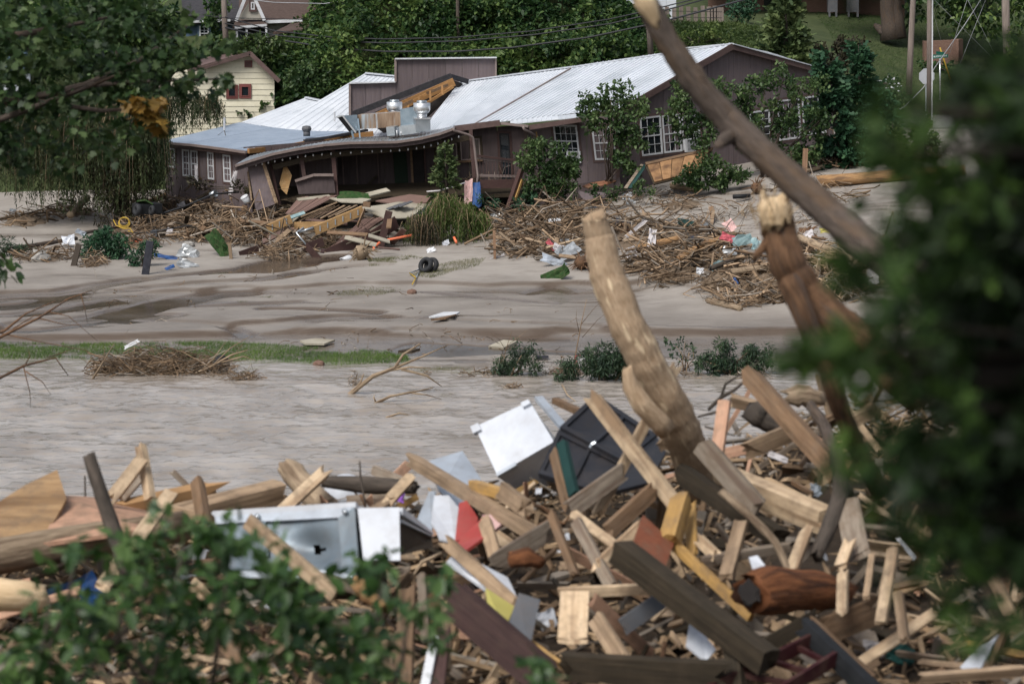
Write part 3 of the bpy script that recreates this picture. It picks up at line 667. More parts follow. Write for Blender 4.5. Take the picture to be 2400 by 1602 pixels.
# --- left wing
WL = pq((103, 99, 99, 103), (393, 492), (592, 500), (577, 352), (388, 332))
panels('siding_panel', WL, 'siding', R, 1.25)
MB().plate([WL(0, 0, -.05), WL(0, 1, -.05), WL(0, 1, -.05) + Vector((.6, 5, 0)), WL(0, 0, -.05) + Vector((.6, 5, 0))], .1).build('side_wall', 'siding', R)
for x0, x1, y0, y1, ny, lab in ((398, 414, 346, 391, (1, 1), None), (432, 449, 349, 412, (2, 2), None), (452, 469, 351, 414, (2, 2), 'sash window with torn curtain hanging out'), (492, 507, 355, 419, (2, 2), None), (529, 547, 361, 425, (2, 2), None)):
    s = [WL.ab(P(x, y, np.interp(x, [393, 590], [103, 99]))) for x, y in ((x0, y1), (x1, y1 + 2), (x1, y0 + 2), (x0, y0))]
    window(Quad(*[WL(a, b, .012) for a, b in s]), R, 2 if ny[0] > 1 else 1, ny, .07, label=lab)
RL = Quad(P(380, 331, 102.6), P(577, 353, 98.5), P(850, 311, 102.6), P(560, 287, 106))
ribbed('roof_panel', RL, 'roof_blue', R, .22, .95, .014, 6, bend=lambda a, b: Vector((0, 0, .10 * math.sin(a * 2.6) * b - .22 * b * math.sin(math.pi * a))))
strip(R, 'gutter', 'gutter', [P(380, 335, 102.4), P(450, 340, 101), P(520, 349, 99.6), P(577, 357, 98.3)], .1, .1)
strip(R, 'fascia', 'trim_brown', [P(381, 338, 102.6), P(577, 361, 98.6)], .05, .16)
strip(R, 'torn_rafter', 'rafter', [P(582, 354, 98.4), P(640, 349, 99.6), P(735, 333, 100.6), P(760, 328, 100.8)], .12, .2)
strip(R, 'torn_rafter', 'rafter', [P(752, 333, 101), P(800, 324, 101.4), P(875, 313, 101.6)], .1, .22)
strip(R, 'tar_paper_edge', 'shingle_dark', [P(712, 330, 100.4), P(770, 322, 100.8), P(860, 305, 102)], .2, .1)
# --- white roofs behind
ribbed('roof_panel', Quad(P(566, 286, 106.2), P(655, 303, 105.8), P(778, 242, 110), P(716, 229, 110.3)), 'roof_white', R, .3, 1.0, .015, 4)
RB = Quad(P(640, 300, 105.4), P(905, 330, 103.5), P(1010, 186, 111), P(856, 172, 111))
ribbed('roof_panel', RB, 'roof_white', R, .3, 1.0, .03, 5, bend=lambda a, b: Vector((0, 0, -.25 * math.sin(math.pi * a) * (1 - b))))
strip(R, 'ridge_cap', 'white_metal', [P(716, 228, 110.2), P(778, 241, 109.9)], .3, .06)
strip(R, 'ridge_cap', 'white_metal', [P(856, 171, 110.9), P(935, 179, 110.9)], .3, .06)
# --- false front
FD = 106.0
for x0, x1, yt0, yt1 in ((821, 857, 196, 195), (857, 893, 195, 194), (893, 928, 194, 193), (928, 966, 139, 138), (966, 1005, 138, 138), (1005, 1044, 138, 137), (1044, 1083, 137, 137), (1083, 1122, 137, 136), (1122, 1162, 136, 136)):
    MB().plate([P(x0 + .3, 300, FD), P(x1 - .3, 300, FD), P(x1 - .3, yt1, FD), P(x0 + .3, yt0, FD)], .25 + random.uniform(0, .01)).build('parapet_panel', 'siding', R)
strip(R, 'parapet_cap', 'white_paint', [P(819, 195, FD - .05), P(927, 192, FD - .05)], .3, .05)
strip(R, 'parapet_cap', 'white_paint', [P(926, 138, FD - .05), P(1164, 135, FD - .05)], .3, .05)
strip(R, 'corner_trim', 'gutter', [P(820, 296, FD - .06), P(820, 196, FD - .06)], .1, .08)
strip(R, 'corner_trim', 'gutter', [P(1162, 190, FD - .06), P(1162, 137, FD - .06)], .08, .08)
strip(R, 'corner_trim', 'gutter', [P(927, 193, FD - .06), P(927, 139, FD - .06)], .1, .08)
# --- torn gable of the main roof
strip(R, 'rake_fascia', 'shingle_dark', [P(826, 268, 103.5), P(1058, 178, 104.5)], .12, .26)
strip(R, 'rake_fascia', 'shingle_dark', [P(1056, 179, 104.5), P(1096, 191, 105.5)], .12, .2)
MB().plate([P(850, 275, 104), P(1056, 186, 105), P(1085, 196, 105.2), P(990, 285, 104), P(900, 310, 103.5)], .1).build('attic_shade', 'cavity_shade', R)  # dark sheet painted as the shade inside the torn gable
strip(R, 'exposed_rafter', 'rafter', [P(872, 279, 103), P(1064, 192, 104)], .1, .36)
strip(R, 'exposed_rafter', 'rafter', [P(905, 270, 102.7), P(1052, 193, 103.6)], .08, .1)
strip(R, 'exposed_rafter', 'rafter', [P(960, 268, 102.6), P(1062, 203, 103.6)], .08, .12)
for px, py in ((880, 279), (905, 267), (930, 256), (956, 245), (982, 233), (1008, 221), (1036, 207)):
    strip(R, 'roof_strut', 'rafter', [P(px, py - 8, 102.6), P(px + 1, py + 16, 102.5)], .09, .09)
strip(R, 'broken_board', 'wood_brown', [P(915, 261, 102.3), P(968, 236, 102.6)], .05, .14)
strip(R, 'broken_board', 'wood_brown', [P(1000, 219, 102.6), P(1050, 199, 103)], .05, .12)
# --- main white roof, two runs of sheets
ED, RD = 98.0, 106.0
R1 = Quad(P(985, 309, 98.8), P(1115, 292, ED), P(1345, 157, RD), P(1078, 192, RD))
ribbed('roof_panel', R1, 'roof_white', R, .13, .9, .03, 8)
R2 = Quad(P(1110, 292, ED), P(1445, 259, ED), P(1716, 103, RD), P(1340, 157.5, RD))
ribbed('roof_panel', R2, 'roof_white', R, .225, .92, .05, 8, jit=.02)
strip(R, 'ridge_cap', 'white_metal', [P(1076, 191, 105.9), P(1344, 156, 105.9)], .35, .05)
strip(R, 'ridge_cap', 'white_metal', [P(1340, 157, 105.9), P(1716, 102, 105.9)], .3, .05)
strip(R, 'roof_seam', 'gutter', [P(1338, 160, 105.6), P(1112, 291, 97.9)], .05, .05)
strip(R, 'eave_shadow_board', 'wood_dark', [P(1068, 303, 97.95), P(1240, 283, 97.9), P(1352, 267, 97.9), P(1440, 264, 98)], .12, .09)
MB().plate([P(1716, 104, 106.1), P(1945, 169, 105), P(1800, 190, 112), P(1560, 118, 113)], .06).build('roof_panel', 'roof_white', R)
# --- gable end
GW = Quad(P(1448, 455, 97.2), P(1952, 395, 104), P(1952, 172, 104), P(1448, 262, 97.2))
pk = GW.ab(P(1716, 106, 100.8)); pl = GW.ab(P(1445, 262, 97.2)); pr = GW.ab(P(1946, 172, 104))
gtop = lambda a: float(np.interp(a, [0, pk[0], 1], [1.0, pk[1], 1.0]))
panels('siding_panel', GW, 'siding', R, 1.22, .08, .008, top=(0, pk[0], 0, gtop))
strip(R, 'rake_fascia', 'trim_brown', [P(1717, 109, 100.3), P(1437, 270, 96.8)], .06, .26)
strip(R, 'rake_fascia', 'trim_brown', [P(1715, 109, 100.3), P(1948, 172, 103.4)], .06, .24)
strip(R, 'rake_edge_metal', 'white_metal', [P(1717, 103, 100.3), P(1946, 166, 103.4)], .2, .04)
ribbed('roof_panel', Quad(P(1717, 104.5, 100.4), P(1714, 103.5, 106.2), P(1800, 122, 112), P(1946, 168, 103.6)), 'roof_white', R, .4, 1.0, .01, 4)
MB().plate([P(1437, 266, 96.9), P(1717, 106, 100.4), P(1716, 103.6, 106), P(1447, 261, 98.1)], .05).build('roof_panel', 'roof_white', R)
def gq(Q, x0, y0, x1, y1, dl=0, dr=0, D=(97.2, 104), X0=1448, X1=1952, off=.02):
    f = lambda x, y: Q.ab(P(x, y, np.interp(x, [X0, X1], D)))
    s = [f(x0 + dl, y1), f(x1 + dl, y1 + dr), f(x1, y0 + dr), f(x0, y0)]
    return Quad(*[Q(a, b, off) for a, b in s])
window(gq(GW, 1497, 276, 1545, 366, 6, -6), R, 3, (2, 2), .07)
window(gq(GW, 1548, 271, 1590, 359, 6, -5), R, 3, (2, 2), .07)
window(gq(GW, 1593, 272, 1634, 352, 5, -5), R, 3, (2, 2), .07)
window(gq(GW, 1752, 262, 1800, 340, 5, -6), R, 3, (2, 2), .07)
window(gq(GW, 1818, 236, 1870, 330, 5, -7), R, 4, (2, 2), .07)
window(gq(GW, 1876, 228, 1930, 318, 5, -7), R, 4, (2, 2), .07)
def ac_unit(Q, parent):
    mb = MB(); qbox(mb, Q, 0, 1, 0, 1, -.2, .12); o = mb.build('window_unit', 'white_paint', parent)
    m = MB(); n = 9
    qbox(m, Q, .12, .88, .12, .88, .121, .123, 0)
    m.build('grille', 'grey_panel', o)
    for i in range(n): m = MB(); qbox(m, Q, .12, .88, .13 + .74 * i / n, .13 + .74 * (i + .45) / n, .124, .135); m.build('louvre', 'white_paint', o)
ac_unit(gq(GW, 1598, 326, 1632, 356, 3, -3), R)
# --- right front wall
WR = Quad(P(1236, 470, 97.6), P(1452, 452, 97.1), P(1446, 268, 97.1), P(1228, 298, 97.6))
panels('siding_panel', WR, 'siding', R, 1.2, .08, .008)
fw = lambda x0, y0, x1, y1, dl, dr: gq(WR, x0, y0, x1, y1, dl, dr, (97.6, 97.1), 1232, 1450)
window(fw(1296, 292, 1352, 368, 8, 1), R, 4, (2, 2), .07)
window(fw(1386, 296, 1438, 375, 9, -1), R, 4, (2, 2), .07)
ac_unit(fw(1328, 354, 1361, 381, 2, 0), R)
strip(R, 'corner_trim', 'trim_brown', [P(1450, 452, 97), P(1444, 270, 97)], .14, .14)
strip(R, 'corner_trim', 'trim_brown', [P(1240, 400, 97.4), P(1231, 300, 97.4)], .16, .16)
strip(R, 'corner_trim', 'wood_gold', [P(1262, 345, 97.35), P(1257, 309, 97.35)], .06, .06)
ribbed('roof_panel', Quad(P(1196, 291, 96.4), P(1366, 274, 96.3), P(1362, 265, 97.4), P(1196, 284, 97.5)), 'roof_white', R, .2, .9, .014, 2)
strip(R, 'fascia', 'trim_brown', [P(1240, 299, 96.3), P(1370, 279, 96.2)], .05, .2)
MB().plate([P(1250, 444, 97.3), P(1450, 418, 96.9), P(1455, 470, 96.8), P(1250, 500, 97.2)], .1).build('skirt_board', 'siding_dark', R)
# --- porch: back wall, floor line, doors and windows
PW = Quad(P(575, 520, 99.2), P(1238, 470, 98.4), P(1232, 292, 98.4), P(570, 345, 99.2))
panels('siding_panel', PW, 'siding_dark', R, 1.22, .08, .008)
pwq = lambda x0, y0, x1, y1, dl=0, dr=0: gq(PW, x0, y0, x1, y1, dl, dr, (99.2, 98.4), 575, 1238)
def slab(Q, name, mat, th=.05, lab=None):
    m = MB(); qbox(m, Q, 0, 1, 0, 1, -.02, th); o = m.build(name, mat, R)
    if lab: o['label'] = lab
    return o
window(pwq(1022, 338, 1070, 378, 3, -3), R, 2, (1,), .05, 'glass_brown', frame='gutter', casing='wood_dark')
window(pwq(1078, 326, 1124, 376, 3, -2), R, 2, (1,), .05, 'glass_brown', frame='gutter', casing='wood_dark')
window(pwq(1170, 312, 1193, 420, 6, 1), R, 1, (1,), .05, 'glass', name='glass_door', frame='black_plastic', casing='wood_maroon')
slab(pwq(921, 356, 952, 441, 6, 0), 'door', 'dark_green', .04, 'dark green door')
slab(pwq(966, 350, 992, 446, 5, -2), 'doorway', 'cavity_shade', .03)
slab(pwq(961, 348, 966, 446, 5, 0), 'door_frame', 'wood_brown', .07)
slab(pwq(993, 346, 997, 446, 5, 0), 'door_frame', 'wood_maroon', .07)
slab(pwq(1018, 381, 1130, 386, 3, -9), 'window_ledge', 'wood_brown', .12)
strip(R, 'wall_brace', 'wood_dark', [P(845, 450, 98.6), P(884, 411, 98.6)], .1, .1)
for x in (803, 836, 886): strip(R, 'wall_batten', 'trim_brown', [P(x + 4, 450, 98.7), P(x - 2, 352, 98.7)], .05, .05)
# porch roof: sagging front edge, ribbed metal sheets, fascia and gutter
fe = [(551, 386), (590, 373), (640, 358), (700, 346), (760, 337), (820, 332), (880, 331), (930, 330), (985, 322), (1030, 311), (1066, 298)]
be = [(585, 366), (615, 358), (660, 350), (715, 340), (770, 331), (830, 322), (885, 320), (935, 317), (988, 311), (1032, 303), (1068, 294)]
FRD, BKD = 95.6, 98.3
for (a, b), (c, d) in zip(zip(fe[:-1], fe[1:]), zip(be[:-1], be[1:])):
    ribbed('porch_roof_sheet', Quad(P(a[0], a[1], FRD), P(b[0], b[1], FRD), P(d[0], d[1], BKD), P(c[0], c[1], BKD)), 'galv', R, .16, 1.1, .02, 3)
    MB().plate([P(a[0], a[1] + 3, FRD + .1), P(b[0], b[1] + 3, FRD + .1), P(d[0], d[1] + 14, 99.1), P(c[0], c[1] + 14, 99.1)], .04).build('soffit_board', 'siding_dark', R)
strip(R, 'porch_gutter', 'gutter', [P(x, y + 3, FRD - .05) for x, y in fe], .1, .1)
strip(R, 'porch_fascia', 'siding_dark', [P(x, y + 9, FRD + .05) for x, y in fe], .05, .22)
strip(R, 'porch_beam', 'wood_dark', [P(640, 392, 96.2), P(720, 372, 96.2), P(800, 360, 96.2), P(900, 352, 96.2), P(1000, 342, 96.2), P(1110, 320, 96.2)], .14, .22)
strip(R, 'fascia', 'trim_brown', [P(1064, 302, 96.3), P(1172, 288, 96.2)], .06, .24)
strip(R, 'gutter', 'gutter', [P(1174, 289, 96.1), P(1238, 296, 96)], .1, .1)
def downspout(pts): return MB().tube(pts, .055, 8).build('downspout', 'gutter', R, smooth=True)
downspout([P(1062, 300, 95.4), P(1064, 306, 95.4), P(1074, 309, 95.5), P(1098, 316, 95.6), P(1108, 322, 95.7), P(1112, 345, 95.7), P(1116, 380, 95.6), P(1120, 412, 95.5), P(1118, 428, 95.3)])
downspout([P(1226, 296, 95.9), P(1228, 303, 95.9), P(1240, 309, 96.1), P(1252, 316, 96.5), P(1256, 326, 97)])
for a, b, w in (((704, 352, 96.3), (722, 470, 95.8), .16), ((780, 347, 96.3), (789, 462, 95.9), .17), ((1103, 304, 96.1), (1112, 418, 95.7), .15), ((632, 378, 96.4), (655, 480, 95.9), .1)):
    strip(R, 'porch_post', 'wood_maroon', [P(*a), P(*b)], w, w)
# leaning wall panel, plywood sheet, counter front
MB().plate([P(582, 392, 96.1), P(618, 380, 96.2), P(645, 478, 95.6), P(600, 494, 95.5)], .08).build('fallen_wall_panel', 'siding', R)
strip(R, 'panel_stud', 'wood_tan', [P(617, 381, 96.1), P(648, 476, 95.5)], .1, .1)
strip(R, 'panel_stud', 'wood_tan', [P(581, 402, 96.2), P(590, 470, 95.9)], .07, .07)
strip(R, 'rail_cap', 'gutter', [P(692, 424, 95.7), P(735, 410, 95.7), P(782, 410, 95.7)], .14, .1)
MB().plate([P(694, 428, 95.8), P(735, 414, 95.8), P(782, 414, 95.8), P(786, 452, 95.7), P(700, 455, 95.7)], .05).build('counter_front', 'siding_dark', R)
MB().plate([P(700, 372, 98.4), P(790, 358, 98.3), P(792, 412, 98.3), P(704, 420, 98.4)], .04).build('counter_back', 'siding', R)
MB().plate([P(575, 440, 98.6), P(1240, 420, 97.9), P(1240, 452, 95.6), P(700, 470, 95.8)], .15).build('porch_floor', 'wood_dark', R)
strip(R, 'handrail', 'wood_maroon', [P(1118, 365, 95.6), P(1210, 376, 95.7)], .1, .08)
strip(R, 'mesh_rail', 'gutter', [P(1118, 371, 95.65), P(1210, 381, 95.75)], .03, .07)
strip(R, 'mesh_rail', 'gutter', [P(1120, 411, 95.55), P(1210, 413, 95.7)], .03, .1)
for i in range(12): strip(R, 'baluster', 'wood_maroon', [P(1124 + i * 7.5, 372 + i * .8, 95.7), P(1126 + i * 7.3, 412, 95.6)], .02, .02)
strip(R, 'floor_beam', 'wood_maroon', [P(1116, 432, 95.5), P(1225, 430, 95.7)], .16, .34)
MB().plate([P(1120, 445, 97), P(1240, 440, 97), P(1245, 490, 96.6), P(1115, 492, 96.6)], .1).build('crawl_space_shade', 'cavity_shade', R)  # dark sheet painted as the shade beneath the floor
strip(R, 'rotated_post', 'wood_maroon', [P(1222, 398, 95.4), P(1190, 492, 94.9)], .2, .16)
strip(R, 'rotated_post', 'wood_gold', [P(1224, 420, 95.25), P(1206, 470, 95)], .1, .08)
# string of porch bulbs
mb = MB(); sl = [(600, 384), (640, 376), (690, 366), (740, 360), (800, 356), (870, 352), (930, 350), (985, 344), (1030, 333), (1075, 318)]
sp = [P(x, y, 95.9) for x, y in sl]; mb.tube(sp, .006, 4)
bs = mb.build('bulb_string', 'wire', None); tag(bs, 'string of small clear bulbs strung under the sagging porch eave', 'light string')
for i in range(26):
    q = i / 25 * (len(sp) - 1); k = min(int(q), len(sp) - 2); p = sp[k].lerp(sp[k + 1], q - k)
    m = MB(); m.tube([p, p - Vector((0, 0, .03)), p - Vector((0, 0, .08)), p - Vector((0, 0, .10))], [.012, .03, .035, .008], 6); m.build('bulb', 'white_paint', bs, smooth=True)
osb = MB().plate([P(667, 381, 96.6), P(684, 411, 96.4), P(672, 456, 96.2), P(660, 444, 96.3), P(655, 430, 96.4)], .03).build('strand_board', 'osb')
tag(osb, 'loose strand board sheet leaning in the dark porch opening', 'board')

# --- roof plant
def duct():
    o = empty('rooftop_duct', P(880, 300, 98), 'rusty rooftop exhaust duct with flared hood above the porch', 'duct')
    MB().plate([P(838, 303, 97.6), P(942, 297, 97.2), P(941, 263, 97.2), P(836, 270, 97.6)], .8).build('rusty_section', 'duct_rust', o)
    MB().plate([P(939, 298, 97.1), P(978, 294, 96.9), P(977, 251, 96.9), P(938, 256, 97.1)], .9).build('plenum_box', 'galv_blue', o)
    a = [P(839, 306, 97.3), P(837, 269, 97.3), P(837, 269, 98.2), P(839, 306, 98.2)]; b = [P(833, 310, 97), P(803, 271, 97), P(790, 274, 98.2), P(820, 311, 98.2)]
    MB().hexa(a, b).build('flared_hood', 'galv_blue', o)
    MB().plate([P(831, 308, 96.98), P(804, 273, 96.98), P(791, 275, 98.1), P(818, 309, 98.1)], .03, Vector((-1, -.3, -.2)).normalized()).build('hood_mouth', 'cavity_shade', o)
    strip(o, 'hood_rim', 'aluminium', [P(834, 311, 96.95), P(803, 271, 96.95), P(789, 275, 98.2)], .06, .06)
    strip(o, 'duct_flange', 'aluminium', [P(884, 300, 97.15), P(882, 267, 97.15)], .07, .03)
    for x, y0, y1 in ((839, 278, 324), (824, 306, 326)): strip(o, 'support_leg', 'galv_blue', [P(x, y0, 96.9), P(x + 5, y1, 96.8)], .06, .06)
    MB().plate([P(907, 319, 96.7), P(926, 318, 96.6), P(924, 297, 96.6), P(905, 298, 96.7)], .6).build('curb', 'galv', o)
    MB().plate([P(936, 318, 96.5), P(985, 311, 96.3), P(984, 291, 96.3), P(935, 296, 96.5)], .7).build('curb', 'galv', o)
duct()
def fan(px, py, D, s, label):
    b = P(px, py, D); o = empty('exhaust_fan', b, label, 'fan', 'rooftop exhaust fans')
    MB().box(b + Vector((0, 0, .26 * s)), (.32 * s, .32 * s, .26 * s), .2).build('base_curb', 'galv', o)
    MB().box(b + Vector((0, 0, .55 * s)), (.36 * s, .36 * s, .03 * s), .2).build('curb_cap', 'aluminium', o)
    z = lambda q: b + Vector((0, 0, q * s))
    MB().tube([z(.58), z(.75)], [.22 * s, .22 * s], 20).build('windband_neck', 'aluminium', o, smooth=True)
    MB().tube([z(.75), z(.80), z(.9), z(1.2), z(1.21)], [.24 * s, .3 * s, .36 * s, .37 * s, .34 * s], 24).build('bowl', 'aluminium', o, smooth=True)
    MB().tube([z(1.21), z(1.3), z(1.31)], [.22 * s, .22 * s, .2 * s], 20).build('motor_cap', 'galv', o, smooth=True)
fan(989, 307, 96.6, .95, 'upblast exhaust fan with shiny bowl at end of rusty duct')
fan(925, 300, 98.6, .9, 'exhaust fan half hidden behind the rusty rooftop duct')
tv = empty('turbine_vent', P(719, 319, 101.2), 'dark round turbine vent standing on the blue-grey roof', 'vent')
z = lambda q: P(719, 319, 101.2) + Vector((0, 0, q))
MB().tube([z(0), z(.22)], [.15, .15], 16).build('vent_pipe', 'grey_panel', tv, smooth=True)
MB().tube([z(.2), z(.24), z(.33), z(.42), z(.45)], [.14, .19, .21, .17, .05], 18, wob=.04).build('vent_head', 'grey_panel', tv)
for px, py, n in ((931, 319, .24), (941, 316, .13)):
    o = MB().tube([P(px, py, 96), P(px, py, 96) + Vector((-.02, 0, n))], .03, 10).build('vent_pipe', 'white_paint', None, smooth=True)
    tag(o, 'taller white vent pipe on the porch roof by the duct' if n > .2 else 'shorter white vent pipe on the porch roof by the duct', 'pipe')
o = MB().tube([P(784, 285, 105.5), P(784, 262, 105.5)], .04, 8).build('vent_pipe', 'white_paint', None); tag(o, 'thin white vent pipe on the white roof left of the parapet', 'pipe')
o = MB().tube([P(526, 305, 104), P(526, 276, 104)], .05, 8).build('vent_pipe', 'white_paint', None); tag(o, 'white vent pipe on the blue-grey roof below the cream house', 'pipe')

# --- cream house
H1 = empty('cream_house', P(560, 300, 112), 'small cream clapboard house with brown metal roof and maroon windows', 'house')
HD = 112.0; n = 22
def hx(y): return float(np.interp(y, [122, 188], [586, 646])) if y < 185 else 643.0
for i in range(n):
    y1 = 420 - (420 - 131) * i / n; y0 = 420 - (420 - 131) * (i + 1) / n
    l0 = 586 - (y0 - 122) * 3.6 if y0 < 190 else 400; l1 = 586 - (y1 - 122) * 3.6 if y1 < 190 else 400
    l0, l1 = max(l0, 400), max(l1, 400); r0 = min(586 + max(0, y0 - 124) * .95, 643); r1 = min(586 + max(0, y1 - 124) * .95, 643)
    MB().plate([P(l1, y1, HD - .025), P(r1, y1, HD - .025), P(r0, y0 + .4, HD), P(l0, y0 + .4, HD)], .08).build('clapboard', 'cream', H1)
MB().plate([P(643, 420, HD), P(643, 190, HD), P(648, 196, HD + 6), P(648, 380, HD + 6)], .1).build('side_wall', 'cream', H1)
ribbed('roof_panel', Quad(P(470, 158, HD - .5), P(588, 122, HD - .5), P(582, 121, HD + 7), P(440, 140, HD + 7)), 'roof_brown', H1, .25, .9, .015, 3)
ribbed('roof_panel', Quad(P(586, 121, HD - .5), P(655, 190, HD - .5), P(652, 180, HD + 7), P(583, 121, HD + 7)), 'roof_brown', H1, .25, .9, .015, 3)
strip(H1, 'bargeboard', 'trim_brown', [P(440, 168, HD - .5), P(586, 125, HD - .5)], .06, .2)
strip(H1, 'bargeboard', 'trim_brown', [P(586, 125, HD - .5), P(655, 191, HD - .5)], .06, .2)
pm('maroon_frame', (.13, .04, .035), (.17, .055, .05), 3, rough=.6, bump=.05)
for x0, x1, y0, y1 in ((535, 553, 204, 227), (565, 584, 202, 226)):
    window(pq(HD - .06, (x0, y1), (x1, y1), (x1, y0), (x0, y0)), H1, 1, (1,), .04, 'glass', frame='maroon_frame', casing='maroon_frame')
q = pq(HD - .06, (573, 158), (591, 158), (591, 142), (573, 142)); m = MB(); qbox(m, q, 0, 1, 0, 1, -.02, .02); lv = m.build('gable_vent', 'maroon_frame', H1)
for i in range(5): m = MB(); qbox(m, q, .12, .88, .1 + .16 * i, .2 + .16 * i, .021, .05); m.build('louvre', 'trim_brown', lv)

# --- houses on the hill, top left
def wall_quad(o, D, pts, mat, name='wall', th=.2): return MB().plate([P(x, y, D) for x, y in pts], th).build(name, mat, o)
H2 = empty('blue_house', P(470, 130, 126), 'dark blue house with black shingle roof behind the leaning utility pole', 'house')
for i in range(10):
    y1 = 140 - 9 * i; y0 = y1 - 9
    wall_quad(H2, 126 + .004 * i, [(436, y1), (612, y1), (612, y0 + .3), (436, y0 + .3)], 'blue_siding', 'clapboard')
MB().plate([P(430, 52, 125.5), P(520, 48, 125.5), P(612, 50, 125.5), P(600, -60, 133), P(420, -60, 133)], .15).build('roof', 'shingle_dark', H2)
strip(H2, 'fascia', 'white_paint', [P(444, 52, 125.4), P(490, 49, 125.4), P(540, 48, 125.4)], .05, .12)
window(pq(125.8, (467, 96), (490, 96), (490, 61), (467, 61)), H2, 2, (2, 2), .08, 'glass', casing='blue_siding')
H3 = empty('beige_house', P(660, 110, 122.0), 'beige clapboard house with brown roof and vine-grown gable on hill', 'house')
for i in range(9):
    y1 = 110 - 7 * i; wall_quad(H3, 121.5 + .004 * i, [(560, y1), (705, y1), (705, y1 - 6.7), (560, y1 - 6.7)], 'beige_siding', 'clapboard')
MB().plate([P(560, 49, 121.0), P(722, 47, 121.0), P(780, 0, 125.0), P(760, -60, 129.0), P(560, -60, 129.0)], .15).build('roof', 'shingle_brown', H3)
MB().plate([P(556, 46, 120.6), P(620, 46, 120.6), P(593, -8, 120.6)], .3).build('dormer_gable', 'beige_siding', H3)
window(pq(120.5, (588, 23), (597, 23), (597, 5), (588, 5)), H3, 1, (1,), .06, 'glass_brown')
for a, b in (((553, 50), (576, -8)), ((620, 48), (594, -10))): strip(H3, 'bargeboard', 'white_paint', [P(a[0], a[1], 120.4), P(b[0], b[1], 120.4)], .06, .16)
strip(H3, 'fascia', 'white_paint', [P(614, 52, 120.8), P(712, 48, 120.8)], .06, .16)
strip(H3, 'porch_fascia', 'white_paint', [P(550, 65, 119.6), P(625, 59, 119.8)], .06, .12)
MB().plate([P(545, 62, 119.6), P(628, 58, 119.8), P(620, 48, 121.0), P(552, 50, 121.0)], .08).build('porch_roof', 'shingle_brown', H3)
for x in (555, 578, 624): strip(H3, 'porch_post', 'white_paint', [P(x, 64, 119.8), P(x + 1, 100, 119.8)], .1, .1)
MB().plate([P(552, 100, 121.2), P(622, 100, 121.2), P(622, 62, 121.2), P(552, 62, 121.2)], .05).build('porch_shade_sheet', 'glass', H3)  # dark sheet before the clapboards, standing in for porch shade
MB().plate([P(640, 76, 118.5), P(718, 68, 118.5), P(760, 40, 121.5), P(700, 46, 121.5)], .1).build('lean_to_roof', 'shingle_brown', H3)
# --- white block building and brick building, top
H4 = empty('white_block_building', P(1500, 55, 125), 'white painted block building above the vine-covered bank', 'building')
for i in range(7): wall_quad(H4, 125 + .004 * (i % 2), [(1424 + 23 * i, 54), (1446.6 + 23 * i, 54), (1446.6 + 23 * i, -70), (1424 + 23 * i, -70)], 'block_white', 'wall_panel')
wall_quad(H4, 124.6, [(1484, 62), (1510, 62), (1510, 24), (1484, 24)], 'gutter', 'utility_door')
strip(H4, 'conduit', 'grey_panel', [P(1466, 55, 124.8), P(1466, -60, 124.8)], .05, .05)
MB().plate([P(1462, 62, 123), P(1490, 62, 123), P(1490, 58, 124.5), P(1462, 58, 124.5)], .1).build('loading_step', 'black_plastic', H4)
H5 = empty('brick_building', P(1950, 50, 131), 'low dark brick building in tree shade beyond the lawn', 'building')
wall_quad(H5, 132, [(1660, 58), (1790, 54), (1790, -90), (1660, -90)], 'brick_far')
wall_quad(H5, 131, [(1870, 50), (2120, 56), (2120, -90), (1870, -90)], 'brick_far')
MB().plate([P(1640, -60, 129), P(2140, -60, 129), P(2140, -90, 140), P(1640, -90, 140)], .3).build('roof_slab', 'shingle_dark', H5)
for x0, x1 in ((1941, 1963), (1986, 2013)):
    MB().plate([P(x0, 29, 129.5), P(x1, 28, 129.5), P(x1, -40, 129.5), P(x0, -40, 129.5)], .5).build('utility_cabinet', 'grey_panel', H5)
    for x in (x0 + 3, x1 - 3): strip(H5, 'cabinet_leg', 'grey_panel', [P(x, 28, 129.3), P(x, 40, 129.3)], .1, .1)
# log retaining posts
rf = empty('post_fence', HZ(1650, 55), 'row of weathered grey timber posts retaining the bank top', 'fence')
for i, x in enumerate((1546, 1563, 1580, 1596, 1613, 1630, 1647, 1661, 1668, 1675, 1682, 1691)):
    strip(rf, 'post', 'pole_wood', [P(x, 14 + 2 * (i % 3), 121.5), P(x + .5, 54 + 6 * (i > 6), 121.5)], .2, .2)
for y in (26, 40): strip(rf, 'wire_strand', 'wire', [P(1546, y, 121.4), P(1692, y + 2, 121.4)], .02, .02)
# brick sign wall
sw = empty('brick_sign_wall', P(2212, 150, 121.8), 'freestanding low brick sign wall on the shaded lawn', 'wall')
for i in range(9):
    y1 = 152 - (152 - 94) / 9 * i; y0 = y1 - 58 / 9 + .25
    sl_ = lambda y: 1.5 * (152 - y) / 58
    MB().plate([P(2166, y1 + 3, 121.8), P(2246, y1, 121.8), P(2246, y0 - .3, 121.8), P(2166, y0 + 2.5, 121.8)], .5).build('brick_course', 'brick_far', sw)
    MB().plate([P(2246.5, y1 - 1.5, 121.75), P(2257, y1 - 3, 122.4), P(2257, y0 - 3, 122.4), P(2246.5, y0 - 1.5, 121.75)], .4).build('brick_course', 'brick_far', sw)
# road
mb = MB(); mb.plate([P(2030, 300, 109), P(2420, 296, 109), P(2420, 268, 113), P(2050, 270, 113)], .12, Vector((0, 0, 1)))
rd = mb.build('road', 'asphalt'); rd['kind'] = 'structure'
mb = MB(); mb.plate([P(2050, 291, 110.2), P(2300, 290, 110.2), P(2300, 289, 110.4), P(2050, 290, 110.4)], .02, Vector((0, 0, 1)))
ln = mb.build('road_marking', 'yellow_paint', rd)
